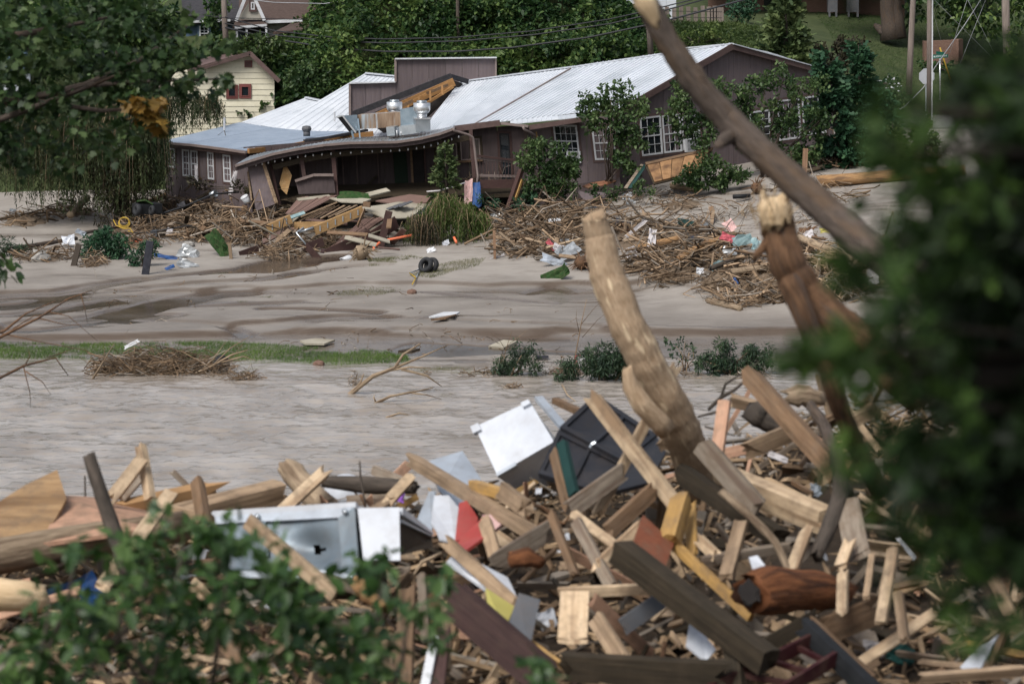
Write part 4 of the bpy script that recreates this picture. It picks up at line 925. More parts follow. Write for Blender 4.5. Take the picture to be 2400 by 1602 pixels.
# --- poles, wires, signs
def pole(pts, r0, r1, label, mat='pole_wood'):
    o = MB().tube(pts, [r0 + (r1 - r0) * i / (len(pts) - 1) for i in range(len(pts))], 12).build('utility_pole', mat, None, smooth=True); return tag(o, label, 'pole')
pole([P(533, 140, 119), P(527, 60, 119), P(520, -120, 119)], .16, .13, 'leaning grey utility pole in front of the blue house')
pole([P(1076, 150, 115), P(1073, 40, 115), P(1071, -120, 115)], .09, .08, 'thin dark pole rising out of the vines behind parapet', 'bark_dark')
pole([P(1526, 140, 112), P(1520, 40, 112), P(1517, -120, 112)], .15, .13, 'wooden pole behind the white roof by the diagonal trunk')
pole([P(2130, 222, 111), P(2134, 120, 111), P(2141, -20, 111), P(2147, -120, 111)], .15, .12, 'dark brown leaning utility pole left of the pale pole')
p2 = pole([P(2179, 300, 107), P(2179, 100, 107), P(2180, -120, 107)], .14, .13, 'pale grey utility pole in front of the stop sign back')
MB().bar(P(2184, 290, 106.7), P(2186, -100, 106.7), .05, .05).build('conduit', 'white_paint', p2)
pole([P(2364, 220, 114), P(2358, 60, 114), P(2354, -120, 114)], .2, .18, 'thick utility pole with ivy climbing its side')
def wire(pts, r, label, mat='wire', group='overhead wires', sag=None):
    o = MB().tube([P(*p) for p in pts], r, 5).build('overhead_wire', mat, None, smooth=True); return tag(o, label, 'wire', group)
wire([(528, 40, 118.5), (640, 72, 117), (780, 88, 115), (900, 92, 113), (1070, 88, 112), (1250, 73, 111), (1430, 45, 110), (1520, 25, 109), (1700, -20, 108)], .03, 'upper wire from leaning pole sagging over the vine bank')
wire([(528, 55, 118.5), (640, 82, 117), (780, 97, 115), (900, 101, 113), (1070, 97, 112), (1250, 82, 111), (1430, 56, 110), (1520, 35, 109), (1720, -20, 108)], .035, 'middle wire from leaning pole sagging over the vine bank')
wire([(528, 65, 118.5), (640, 92, 117), (780, 113, 115), (900, 121, 113), (1070, 121, 112), (1200, 112, 111), (1380, 88, 110), (1550, 52, 109), (1760, -5, 108), (1900, -50, 107)], .045, 'lowest thick wire sagging in front of the vine bank')
wire([(380, 24, 119), (525, 42, 118.6), (700, 46, 120), (800, 44, 121)], .02, 'thin wire crossing the dark roofs of the hill houses')
wire([(560, -4, 119), (640, 6, 119), (760, 9, 119), (900, -10, 119)], .02, 'wire along the top above the brown house roof', 'wire_light')
wire([(2318, -30, 109), (2260, 60, 109.3), (2190, 160, 109.8), (2165, 205, 110), (2120, 250, 108), (2050, 290, 103), (1980, 340, 98)], .02, 'long pale cable slanting down past the stop sign into shrubs', 'wire_light', 'guy wires by the road')
for i, (a, b, lab) in enumerate((((2180, -10, 107), (2340, 150, 113), 'guy wire from pale pole running down towards the ivy pole'), ((2270, -10, 111), (2215, 160, 112), 'guy wire crossing in front of brick sign wall, steep'), ((2318, -20, 112), (2240, 175, 112), 'guy wire crossing to the right of the sign wall'), ((2258, -20, 112), (2345, 155, 113.5), 'guy wire falling to the foot of the ivy pole'), ((2184, 20, 107), (2206, 96, 110), 'short guy wire beside the pale pole'))):
    wire([a, b], .008, lab, 'wire_light', 'guy wires by the road')
yg = MB().tube([P(2203, 112, 111.3), P(2232, 200, 111.8)], .035, 8).build('guy_guard', 'yellow_paint', None, smooth=True); tag(yg, 'yellow plastic guard sleeve on a guy wire behind street sign', 'guy guard')
ss = empty('stop_sign', P(2172, 250, 108.2), 'grey octagonal back of a stop sign behind pale pole', 'sign')
c = P(2172, 179, 108.2); rr = .38
MB().plate([c + Vector((rr * math.cos(math.pi / 8 + k * math.pi / 4), 0, rr * math.sin(math.pi / 8 + k * math.pi / 4))) for k in range(8)], .01).build('sign_plate', 'sign_back', ss)
MB().bar(P(2170, 290, 108.3), P(2170, 160, 108.3) , .05, .04).build('sign_post', 'galv', ss)
st = empty('street_sign', P(2203, 230, 110), 'green street name sign reading BUDDY LANE on a thin post', 'sign')
MB().tube([P(2203, 235, 110), P(2203, 138, 110)], .035, 8).build('sign_post', 'aluminium', st, smooth=True)
q1 = pq((109.9, 109.7, 109.7, 109.9), (2186, 138), (2222, 135), (2222, 127), (2186, 128.5))
q2 = pq((110.1, 110.2, 110.2, 110.1), (2194, 127), (2213, 127.5), (2213, 122.5), (2194, 120.5))
for q, nm in ((q1, 'name_plate'), (q2, 'name_plate')): m = MB(); qbox(m, q, 0, 1, 0, 1, 0, .01); m.build(nm, 'sign_green', st)
def text(q, s, parent, hgt=.7):
    cu = bpy.data.curves.new('lettering', 'FONT'); cu.body = s; cu.size = 1.0; cu.align_x = 'CENTER'; cu.align_y = 'CENTER'; cu.extrude = .01; cu.materials.append(MAT['white_text'])
    tmp = bpy.data.objects.new('lettering', cu); COL.objects.link(tmp); bpy.context.view_layer.update()
    me = bpy.data.meshes.new_from_object(tmp.evaluated_get(bpy.context.evaluated_depsgraph_get())); bpy.data.objects.remove(tmp)
    o = bpy.data.objects.new('lettering', me); c = q(.5, .5, .016); x = (q.c[1] - q.c[0]).normalized(); z = q.n; y = z.cross(x)
    k = min(q.h() * hgt / .7, q.w() * .9 / (.62 * len(s)))
    put(o, parent); M = Matrix((x * k, y * k, z * .1)).transposed().to_4x4(); M.translation = c
    o.matrix_parent_inverse = Matrix.Translation(-wloc(parent)); o.matrix_basis = M
text(q1, 'BUDDY LANE', st)
# small far roof end
fr = MB().bar(P(2044, 195, 106.5), P(2074, 197, 106.5), 1.5, .16).build('shed_roof', 'trim_brown'); tag(fr, 'small brown shed roof end with white edge among shrubs', 'shed')
MB().bar(P(2045, 189, 105.9), P(2075, 191, 105.9), .1, .06).build('roof_edge', 'white_paint', fr)
# blue metal roof seen through the maple
bl = empty('blue_roofed_shed', P(40, 200, 113), 'bright blue metal roofed shed glimpsed behind the maple leaves', 'shed')
ribbed('roof_panel', Quad(P(-160, 170, 112), P(75, 165, 112), P(90, 118, 117), P(-160, 118, 117)), 'blue_siding', bl, .3, .9, .02, 3)
MB().plate([P(-160, 300, 112.3), P(70, 300, 112.3), P(70, 166, 112.3), P(-160, 170, 112.3)], .2).build('wall', 'block_white', bl)
# ================================================================== VEGETATION
rgv = np.random.default_rng(11)
def cl_pts(circles, D, dspread, dens, rg, shell=.45, flat=1.0):
    """points in clumps given as photo circles (px, py, r[, D]); dens leaves per m^2 of clump disc"""
    out = []; dirs = []
    for c in circles:
        Dc = (c[3] if len(c) > 3 else D) + rg.uniform(-dspread, dspread); r = c[2] / F * Dc
        n = max(4, int(dens * math.pi * r * r)); p, d = blob(P(c[0], c[1], Dc), (r, r * flat, r), n, rg, shell); out.append(p); dirs.append(d)
    return np.concatenate(out), np.concatenate(dirs)
def sub_clumps(circles, k, f, rg):
    """break each circle into k smaller ones for an uneven outline"""
    o = []
    for c in circles:
        for i in range(k):
            a = rg.uniform(0, 6.28); q = c[2] * rg.uniform(.2, .95); o.append((c[0] + q * math.cos(a), c[1] + q * math.sin(a), c[2] * f * rg.uniform(.6, 1.3)) + tuple(c[3:]))
    return o
def shrub(name, label, cat, base, circles, D, mat, size, dens, stems=5, k=9, f=.38, shape='oval', dsp=.6, group=None, stem_mat='bark_dark', droop=0.0, stem_r=.035, seed=None):
    rg = np.random.default_rng(seed if seed is not None else abs(hash(label)) % 99991) if False else np.random.default_rng(sum(map(ord, label)) * 7 + len(label))
    b = P(base[0], base[1], D); o = empty(name, b, label, cat, group)
    sc = sub_clumps(circles, k, f, rg); p, d = cl_pts(sc, D, dsp, dens, rg)
    dd = d * .6; dd[:, 2] -= droop
    leaves('foliage', p, size, mat, o, shape, dd, .9, int(rg.integers(1e6)))
    for i in range(stems):
        c = circles[int(rg.integers(len(circles)))]; e = P(c[0] + rg.uniform(-.3, .3) * c[2], c[1], D + rg.uniform(-.3, .3)); m = b.lerp(e, .5) + Vector((rg.uniform(-.15, .15), 0, .1))
        s = b + Vector((rg.uniform(-.2, .2), rg.uniform(-.15, .15), 0))
        MB().tube([s, m, e], [stem_r, stem_r * .75, stem_r * .35], 6).build('stem', stem_mat, o, smooth=True)
    return o
# ---- vine-covered bank (kudzu and creepers: a mass nobody could count)
def hill_cover(name, label, region, n, size, mat, lift, seed, mound=.8, shape='oval', upn=.8):
    rg = np.random.default_rng(seed); x0, x1, y0, y1 = region; pts = []
    xs_ = rg.uniform(P(x0, 100, y1).x * 1.02, P(x1, 100, y1).x * 1.02, n); ys_ = rg.uniform(y0, y1, n)
    z = hill_z(xs_, ys_); px = CX + xs_ / ys_ * F
    k = (px > x0) & (px < x1) & ~((px > 425) & (px < 735) & (ys_ > 122.5)); xs_, ys_, z, px = xs_[k], ys_[k], z[k], px[k]
    mz = mound * (fbm(xs_ * .8 + 3, ys_ * .9) * 1.3 + .6 * np.abs(fbm(xs_ * 2.1, ys_ * 2.1 + 8) - .5)); mz = mz * mz * np.where((px > 425) & (px < 735), .45, np.where(px > 1405, .3, 1.0))
    p = np.stack([xs_, ys_ - rg.uniform(0, .5, len(xs_)), z + mz * rg.uniform(.75, 1, len(xs_)) + lift], 1)
    d = np.tile(np.array([0, -.8, -.15]), (len(p), 1))
    o = leaves(name, p, size, mat, None, shape, d, .8, seed, .4, upn); tag(o, label, 'vines' if 'vine' in label else 'grass', kind='stuff'); return o
hill_cover('vine_foliage', 'dense green creeping vines covering the steep bank behind the buildings', (560, 1560, 112.3, 124), 62000, .26, 'leaf_kudzu', .05, 5, 1.45)
hill_cover('vine_foliage', 'rough green weeds and vines on the slope at far left', (-300, 640, 113, 132), 26000, .28, 'leaf_kudzu', .05, 6, 1.4)
hill_cover('weed_foliage', 'yellow-green weeds and brush on bank under the timber posts', (1500, 1880, 112.5, 121), 22000, .22, 'leaf_hill', .0, 8, .75, 'lance')
hill_cover('lawn_grass', 'mown grass lawn sloping up to the brick building', (1880, 2700, 112.3, 133), 60000, .16, 'lawn', .0, 9, .12, 'blade', .3)
for i, (lab, base, cir, D) in enumerate((('dark broad tree behind maple at upper left corner', (60, 330), [(0, 60, 70), (70, 40, 70), (130, 90, 70), (40, 140, 60), (-80, 100, 90)], 117), ('dark broad tree between blue shed and cream house', (260, 320), [(200, 60, 70), (280, 40, 70), (340, 90, 60), (240, 140, 70), (310, 170, 60), (180, 150, 60)], 115.5), ('lighter bushy tree left of cream house', (380, 300), [(360, 60, 50), (390, 110, 40), (360, 130, 46), (400, 160, 46), (350, 200, 50)], 114.5), ('low dark trees below the blue shed roof', (100, 380), [(20, 260, 60), (100, 250, 60), (170, 240, 60), (60, 320, 60), (140, 310, 60), (240, 260, 60), (230, 320, 50), (-80, 280, 80)], 111))):
    rg = np.random.default_rng(300 + i); o = empty('hillside_tree', P(base[0], base[1], D), lab, 'tree', 'trees at upper left'); p_, d_ = cl_pts(sub_clumps(cir, 11, .4, rg), D, 1.2, 60, rg); d_ = d_ * .6; d_[:, 2] -= .3
    leaves('crown', p_, .34, ('leaf_kudzu', 'leaf_kudzu', 'leaf_hill', 'leaf_willow_dark')[i], o, 'oval', d_, .8, 310 + i); MB().tube([P(base[0], base[1], D), P(cir[1][0], cir[1][1], D)], [.3, .12], 8).build('trunk', 'bark_dark', o, smooth=True)
# bushes standing out of the bank
for i, (lab, base, cir, D, mt, sz) in enumerate((
  ('light green sumac bush between cream house and hill houses', (590, 170), [(560, 110, 26), (610, 105, 30), (650, 115, 22), (580, 135, 30), (625, 140, 26)], 114.5, 'leaf_hill', .22),
  ('bushy green shrub right of the cream house', (700, 260), [(690, 200, 34), (725, 180, 36), (760, 190, 30), (670, 225, 28), (730, 215, 40), (700, 240, 30)], 112.8, 'leaf_myrtle', .2),
  ('dark green vine tower between blue and beige houses', (505, 130), [(505, 20, 22), (500, 55, 22), (503, 85, 20), (525, 10, 18)], 122.5, 'leaf_kudzu', .24),
  ('dark tree crown behind roof ridge in middle of vine bank', (1120, 120), [(1100, 20, 50), (1160, 40, 45), (1060, 60, 40)], 116.2, 'leaf_kudzu', .24),
  ('tall leafy bush on bank left of white block building', (1400, 130), [(1375, 30, 36), (1365, 75, 38), (1400, 95, 36)], 116.5, 'leaf_kudzu', .22),
  ('mounded vine clump just behind the white roof', (1330, 150), [(1290, 120, 34), (1340, 105, 36), (1390, 115, 36), (1440, 110, 34), (1475, 120, 26)], 113.5, 'leaf_kudzu', .22),
  ('yellowish brushy shrub below the timber posts', (1640, 110), [(1610, 85, 24), (1650, 80, 26), (1690, 90, 26), (1585, 100, 20)], 115, 'leaf_willow', .16),
  ('clipped dark round hedge bush against the brick wall', (1735, 52), [(1715, 20, 22), (1745, 15, 24), (1735, 35, 24), (1765, 25, 16)], 124, 'leaf_conifer', .16),
  ('brownish shrub right of the tall hill conifer', (1930, 170), [(1925, 130, 30), (1960, 145, 32), (1900, 150, 26), (1990, 130, 22), (2010, 110, 22), (1975, 115, 24)], 113, 'leaf_brush', .18),
  ('shrub with white blossoms beside the leaning brown pole', (2080, 260), [(2075, 200, 26), (2100, 215, 28), (2070, 235, 30), (2115, 240, 22)], 109, 'leaf_myrtle', .15),
  ('low ground-cover shrub at the foot of brick sign wall', (2230, 175), [(2190, 158, 14), (2220, 162, 15), (2250, 163, 15), (2280, 163, 14), (2160, 150, 12)], 120.5, 'leaf_kudzu', .16))):
    shrub('bank_shrub', lab, 'shrub', base, cir, D, mt, sz, 210, 4, 9, .42, dsp=.7, group='shrubs on the bank and lawn')
bl_ = cl_pts([(2078, 195, 18), (2098, 205, 16), (2064, 205, 12)], 108.4, .3, 40, rgv)[0]; o = leaves('white_blossom', bl_, .12, 'white_paint', [x for x in COL.objects if x.get('label', '').startswith('shrub with white')][0], 'oval', seed=4)
# tall conifer on the hill
def conifer(name, label, base, top, halfw, D, mat, size, n, shape='spray', lean=0, group=None, droop=.35, trunk='bark_dark', wig=.3):
    rg = np.random.default_rng(sum(map(ord, label))); b = P(base[0], base[1], D); t = P(top[0], top[1], D); Hh = (t - b).length; hw = halfw / F * D
    o = empty(name, b, label, 'tree', group); MB().tube([b, b.lerp(t, .5), t], [hw * .1, hw * .06, .01], 8).build('trunk', trunk, o, smooth=True)
    nb = int(26 + Hh * 8); P_, D_ = [], []
    for i in range(nb):
        f = rg.uniform(.03, 1); az = rg.uniform(0, 6.283); L_ = hw * (1.08 - f) ** .75 * rg.uniform(.55, 1.2); c = b.lerp(t, f)
        m = int(n / nb * (.35 + 1.2 * (1 - f))); q = rg.uniform(.15, 1, m) ** .7
        dv = np.array([math.cos(az), math.sin(az), 0]); x = np.array(c) + np.outer(q * L_, dv) + rg.normal(size=(m, 3)) * hw * .085
        x[:, 2] += q * L_ * rg.uniform(-.1, .45) - (q ** 2) * L_ * droop; P_.append(x); D_.append(np.tile(dv + np.array([0, 0, .35 - droop]), (m, 1)))
    leaves('foliage', np.concatenate(P_), size, mat, o, shape, np.concatenate(D_), .45, int(rg.integers(1e6)), .4, .4)
    return o
conifer('conifer_tree', 'light green pyramidal conifer on the bank behind the gable', (1840, 165), (1845, -70), 62, 112.6, 'leaf_hillconifer', .42, 5200, droop=.15)
conifer('conifer_tree', 'dark green feathery conifer at the right corner of building', (1975, 400), (1935, 125), 66, 97.5, 'leaf_conifer', .36, 4200, droop=.3)
conifer('conifer_tree', 'taller dark feathery conifer right of the corner conifer', (2020, 390), (2012, 105), 66, 98.2, 'leaf_conifer', .36, 4600, droop=.3)
conifer('conifer_tree', 'broad low conifer filling between corner conifers and road', (2065, 380), (2062, 215), 60, 97.6, 'leaf_conifer', .34, 3200, droop=.35)
conifer('conifer_tree', 'young bright green fir growing by the collapsed porch', (1048, 468), (1042, 338), 34, 94.6, 'leaf_hillconifer', .2, 1700, droop=.1)
conifer('conifer_tree', 'small yellow-green conifer bush on the sand near the road', (2095, 374), (2092, 285), 36, 95.5, 'leaf_hillconifer', .2, 1300, droop=.1)
conifer('conifer_tree', 'conifer sapling at the road edge below the pale pole', (2170, 360), (2160, 262), 36, 99, 'leaf_hillconifer', .24, 1100, droop=.2)
# big tree in shade by brick building
bt = empty('shade_tree', P(2085, 80, 124), 'large shade tree with gnarled grey trunk on the lawn', 'tree')
MB().tube([P(2090, 92, 124), P(2086, 60, 124), P(2080, 20, 124), P(2078, -60, 124)], [.62, .46, .4, .36], 14, wob=.06).build('trunk', 'bark_grey', bt, smooth=True)
MB().tube([P(2105, 90, 123.8), P(2102, 40, 124), P(2098, 15, 124), P(2110, -60, 124)], [.45, .36, .3, .3], 12, wob=.06).build('trunk', 'bark_grey', bt, smooth=True)
p_, d_ = cl_pts(sub_clumps([(2150, 10, 60), (2230, 0, 70), (2300, 20, 70), (2250, 40, 45), (2200, -60, 120), (2100, -120, 120), (2330, -80, 140), (2000, -160, 120), (2400, 30, 60)], 10, .4, rgv), 124, 1.5, 32, rgv)
d_ = d_ * .5; d_[:, 2] -= .4; leaves('crown', p_, .30, 'leaf_kudzu', bt, 'oval', d_, .8, 71)
lp = empty('log_stack', HZ(2060, 68), 'few cut logs lying by the foot of the shade tree', 'logs')
for i in range(4): MB().tube([P(2050 + 4 * i, 60 + 5 * i, 125 - .3 * i), P(2072 + 3 * i, 66 + 5 * i, 124.6 - .3 * i)], .13, 8).build('log', 'bark_grey', lp, smooth=True)
iv = [x for x in COL.objects if 'ivy' in x.get('label', '')][0]
p_, d_ = cl_pts([(2368, 60 + 12 * i, 6 + i * 1.1) for i in range(14)], 113.6, .1, 120, rgv); leaves('ivy', p_, .16, 'leaf_willow', iv, 'oval', d_, .7, 72)
# ---- crape myrtles and shrubs in front of the building
shrub('crape_myrtle', 'green crape myrtle covering the right front window', 'shrub', (1425, 425), [(1400, 240, 38), (1440, 225, 42), (1480, 245, 36), (1370, 255, 26), (1420, 290, 44), (1470, 300, 42), (1500, 330, 24), (1450, 345, 36), (1465, 385, 26), (1480, 400, 20), (1530, 300, 12)], 95.4, 'leaf_myrtle', .16, 300, 7, 13, .30, dsp=.4, stem_mat='bark_grey', droop=.3)
shrub('crape_myrtle', 'green shrub with pale shoots below the window unit', 'shrub', (1290, 485), [(1240, 365, 34), (1275, 350, 34), (1320, 370, 36), (1260, 400, 44), (1310, 410, 46), (1290, 440, 40), (1345, 400, 22), (1250, 440, 28), (1330, 440, 24)], 94.6, 'leaf_myrtle', .15, 330, 6, 13, .31, dsp=.4, droop=.35)
shrub('crape_myrtle', 'wide crape myrtle in front of middle gable windows', 'shrub', (1660, 380), [(1590, 215, 34), (1640, 190, 36), (1690, 200, 34), (1570, 250, 26), (1620, 250, 44), (1680, 260, 44), (1600, 300, 36), (1650, 310, 36), (1640, 345, 26)], 95.6, 'leaf_myrtle', .16, 280, 7, 13, .29, dsp=.5, droop=.25)
shrub('crape_myrtle', 'tall reddish-tipped crape myrtle before the right gable windows', 'shrub', (1790, 415), [(1740, 205, 34), (1790, 190, 36), (1840, 185, 34), (1880, 205, 36), (1920, 200, 28), (1750, 260, 44), (1810, 260, 44), (1870, 270, 46), (1920, 280, 40), (1770, 320, 42), (1840, 330, 48), (1900, 340, 44), (1860, 380, 34)], 96.2, 'leaf_myrtle', .16, 240, 10, 13, .29, dsp=.5, droop=.2, stem_mat='bark_grey')
shrub('low_shrub', 'low spreading shrub along sand under the fallen shingle panel', 'shrub', (1680, 440), [(1620, 405, 26), (1660, 395, 28), (1700, 400, 26), (1740, 410, 22), (1640, 425, 24), (1690, 425, 24), (1590, 420, 14)], 94.2, 'leaf_myrtle', .14, 480, 5, 10, .4, dsp=.3, droop=.1)
shrub('low_shrub', 'small leafy branches on trash below the rusty round sheet', 'shrub', (1420, 470), [(1395, 450, 16), (1425, 455, 18), (1450, 445, 12), (1500, 440, 16), (1525, 450, 12)], 93.6, 'leaf_myrtle', .12, 420, 4, 8, .45, dsp=.2)
shrub('low_shrub', 'ferny weeds in the dark gap under the porch', 'shrub', (1170, 500), [(1130, 470, 14), (1160, 475, 14), (1240, 460, 18), (1250, 485, 16), (1215, 480, 12)], 94.4, 'leaf_conifer', .14, 360, 3, 7, .45, 'spray', dsp=.3)
shrub('low_shrub', 'leafy weeds sprouting before the left wing wall', 'shrub', (470, 445), [(450, 425, 14), (470, 430, 12), (490, 425, 10), (555, 440, 14), (575, 450, 12)], 97.6, 'leaf_brush', .13, 260, 5, 7, .45, dsp=.2)
# ---- fallen willow mass beside the deck
def hang(name, label, cat, tops, D, mat, n_strand, length, leaf, dens, sway=.12, dirx=0, group=None, base=None, twig='twig', dsp=.6, kind=None, wid=1.0):
    """hanging strands: leaves along drooping twigs"""
    rg = np.random.default_rng(sum(map(ord, label))); o = empty(name, base if base is not None else P(tops[0][0], tops[0][1] + 40, D), label, cat, group, kind); P_, D_ = [], []; mb = MB()
    for i in range(n_strand):
        k = rg.uniform(0, len(tops) - 1.001); j = int(k); f = k - j; a, b = tops[j], tops[j + 1]
        px = a[0] + (b[0] - a[0]) * f + rg.normal() * 5 * wid; py = a[1] + (b[1] - a[1]) * f + rg.normal() * 6 * wid; Lm = (a[2] + (b[2] - a[2]) * f) * rg.uniform(.4, 1.1) * length
        t = P(px, py, D + rg.uniform(-dsp, dsp)); sx = dirx + rg.normal() * sway; e = t + Vector((sx * Lm, rg.uniform(-.3, .1) * Lm, -Lm)); mid = t.lerp(e, .45) + Vector((sx * Lm * .25, -.12 * Lm, .12 * Lm))
        m = max(6, int(Lm * dens)); q = np.sort(rg.random(m))[:, None]; A, B, C = np.array(t), np.array(mid), np.array(e)
        x = A * (1 - q) ** 2 + 2 * B * q * (1 - q) + C * q * q; P_.append(x + rg.normal(size=x.shape) * .025); D_.append(np.tile((C - B) / np.linalg.norm(C - B), (m, 1)))
        if i % 3 == 0: mb.tube([t, mid, e], [.008, .006, .003], 3, rnd=float(rg.random()))
    leaves('foliage', np.concatenate(P_), leaf, mat, o, 'lance', np.concatenate(D_), .35, int(rg.integers(1e6)), .35, .2)
    mb.build('twigs', twig, o)
    return o
hang('fallen_willow', 'matted green willow crown fallen over beside the wrecked deck', 'tree', [(955, 530, .6), (985, 505, 1.0), (1010, 480, 1.6), (1040, 462, 1.9), (1075, 478, 1.7), (1105, 490, 1.5), (1130, 505, 1.1), (1142, 525, .6)], 92.6, 'leaf_willow', 620, .95, .13, 34, .22, group=None, base=G(1040, 570), wid=1.6)
hang('fallen_willow', 'brown dead willow strands hanging at deck corner', 'tree', [(960, 510, 1.0), (985, 505, 1.5), (1005, 510, 1.7), (1020, 515, 1.2)], 92.0, 'leaf_brush', 110, 1.0, .12, 26, .15, base=G(985, 585))
# standing willow at left
hang('weeping_willow', 'weeping willow strands hanging before the cream house', 'tree', [(330, 225, 1.6), (380, 225, 1.8), (420, 225, 1.7), (460, 225, 1.6), (495, 225, 1.4), (520, 240, 1.1)], 105.5, 'leaf_willow_dark', 300, .95, .16, 24, .08, base=P(360, 470, 104))
wb = hang('weeping_willow', 'dark weeping willow in front of sand at far left', 'tree', [(-60, 250, 3.0), (60, 260, 3.6), (150, 260, 4.0), (240, 250, 4.4), (300, 240, 4.4), (350, 240, 4.0), (385, 260, 3.0)], 99.5, 'leaf_willow_dark', 1500, .95, .17, 20, .10, base=G(280, 500), dsp=1.6)
MB().tube([G(285, 500), P(290, 420, 99.5), P(310, 340, 99.8), P(345, 250, 100), P(380, 200, 100)], [.34, .28, .22, .16, .08], 10, wob=.05).build('trunk', 'bark_dark', wb, smooth=True)
MB().tube([P(292, 420, 99.5), P(270, 330, 99.3), P(240, 240, 99)], [.22, .16, .1], 8).build('limb', 'bark_dark', wb, smooth=True)
MB().tube([P(300, 400, 99.4), P(345, 340, 99.6), P(372, 300, 99.8)], [.14, .1, .06], 8).build('limb', 'bark_dark', wb, smooth=True)
shrub('dark_brush', 'dark tangled brush around the foot of the willow', 'shrub', (280, 520), [(230, 430, 40), (270, 400, 46), (320, 400, 46), (350, 440, 40), (290, 450, 56), (240, 480, 44), (320, 490, 46), (370, 470, 30), (365, 400, 26), (300, 350, 40), (250, 360, 40)], 98.6, 'leaf_brush', .2, 240, 12, 10, .38, 'lance', dsp=.8, droop=.5)
# ---- green clumps on the sand, left
shrub('cedar_clump', 'dark green cedar bush half buried in sand left of the heap', 'shrub', (245, 612), [(215, 580, 26), (245, 565, 30), (275, 580, 24), (290, 560, 16), (225, 600, 20), (262, 600, 18)], 89.5, 'leaf_conifer', .17, 420, 4, 10, .42, 'spray', dsp=.3)
shrub('cedar_clump', 'dark green cedar branch leaning on black post in sand', 'shrub', (330, 632), [(315, 605, 18), (335, 595, 20), (350, 585, 16), (365, 570, 10), (325, 620, 14)], 87.5, 'leaf_conifer', .16, 420, 3, 9, .45, 'spray', dsp=.2)
shrub('grey_shrub', 'grey-green bush at left picture edge on the sand', 'shrub', (30, 590), [(10, 580, 22), (40, 575, 24), (60, 585, 16), (20, 600, 16)], 90, 'leaf_shore', .18, 300, 3, 9, .45, 'lance', dsp=.3)
# ---- shoreline conifer tops in the water's edge
def shore(label, base, cir, D, n=110, sz=.17):
    cir = [(base[0] + (c[0] - base[0]) * 1.2, base[1] + (c[1] - base[1]) * 1.3, c[2] * 1.5) for c in cir]
    return shrub('shore_cedar', label, 'shrub', base, cir, D, 'leaf_shore', sz, n * 6, 4, 10, .4, 'lance', .25, 'cedar tops along the shore', 'twig', .9)
DS = lambda px, py: G(px, py).y
shore('dark cedar sprig upright at the water edge, left of the big log', (1200, 888), [(1185, 860, 18), (1215, 845, 22), (1235, 835, 16), (1200, 875, 18), (1225, 870, 18), (1245, 860, 10)], DS(1200, 888), 150, .13)
shore('drooping cedar top leaning behind the base of big barked log', (1420, 900), [(1350, 875, 22), (1390, 860, 28), (1430, 845, 30), (1470, 845, 24), (1410, 885, 26), (1450, 880, 26), (1340, 890, 14)], DS(1420, 900), 170, .15)
shore('rounded drooping cedar mound right of the big barked log', (1720, 882), [(1665, 855, 18), (1700, 840, 24), (1740, 838, 24), (1775, 848, 18), (1720, 862, 24), (1760, 866, 18), (1680, 872, 14)], DS(1720, 882), 190, .15)
shrub('twiggy_bush', 'thin leafy twig bush between the two drooping cedars', 'shrub', (1605, 870), [(1580, 810, 16), (1605, 800, 16), (1620, 825, 18), (1590, 840, 18), (1635, 850, 14), (1560, 800, 8)], DS(1605, 870), 'leaf_shore', .1, 260, 9, 7, .4, dsp=.3, stem_r=.014, stem_mat='twig')
shrub('twiggy_bush', 'brown twiggy weed clump beside the cedar sprig', 'shrub', (1165, 885), [(1165, 850, 16), (1150, 870, 16), (1180, 830, 12), (1270, 870, 14), (1285, 880, 10)], DS(1165, 885), 'leaf_brush', .1, 240, 9, 7, .4, 'lance', dsp=.2, stem_r=.012, stem_mat='twig_dark')
# ---- grass strips
def grass_patch(label, pix, n, h, mat, seed, poly=True, thin=None):
    rg = np.random.default_rng(seed); w = [G(*q) for q in pix]; x0, x1 = min(p.x for p in w), max(p.x for p in w); y0, y1 = min(p.y for p in w), max(p.y for p in w)
    x = rg.uniform(x0, x1, n * 3); y = rg.uniform(y0, y1, n * 3); ins = np.zeros(len(x), bool); j = len(w) - 1
    for i in range(len(w)):
        a, b = w[i], w[j]; ins ^= ((a.y > y) != (b.y > y)) & (x < (b.x - a.x) * (y - a.y) / (b.y - a.y + 1e-12) + a.x); j = i
    ins &= fbm(x * .55 + seed, y * 1.0) + .5 * (fbm(x * 2.5, y * 5) - .5) > (thin or .36); x, y = x[ins][:n], y[ins][:n]
    bz = base_z(x, y); z = bz + detail_z(x, y, bz); p = np.stack([x, y, np.maximum(z, .0) - .01], 1)
    d = np.tile(np.array([.25, 0, .8]), (len(p), 1)); o = leaves('grass', p, h, mat, None, 'blade', d, .42, seed, .5, 0); tag(o, label, 'grass', kind='stuff')
grass_patch('bright green grass strip left along the flooded shore', [(-200, 800), (150, 803), (500, 800), (700, 812), (950, 822), (960, 845), (800, 856), (600, 850), (400, 845), (200, 846), (-200, 842)], 46000, .10, 'grass', 31, thin=.37)
grass_patch('strip of flattened grass left on sand beside the tyre', [(960, 655), (1000, 632), (1060, 618), (1140, 606), (1120, 630), (1060, 645), (1010, 662)], 4200, .09, 'grass_dry', 32, thin=.38)
grass_patch('grass tufts along the low shore margin', [(850, 862), (1100, 860), (1190, 872), (1180, 884), (1000, 876), (840, 872)], 7000, .09, 'grass_dry', 33, thin=.42)
grass_patch('small tufts of grass out on the mud flat', [(780, 690), (840, 672), (950, 676), (900, 690), (820, 700)], 2500, .07, 'grass_dry', 34, thin=.45)
grass_patch('thin grass showing through sand in the middle', [(540, 700), (640, 694), (660, 702), (560, 708)], 1500, .06, 'grass_dry', 35, thin=.45)
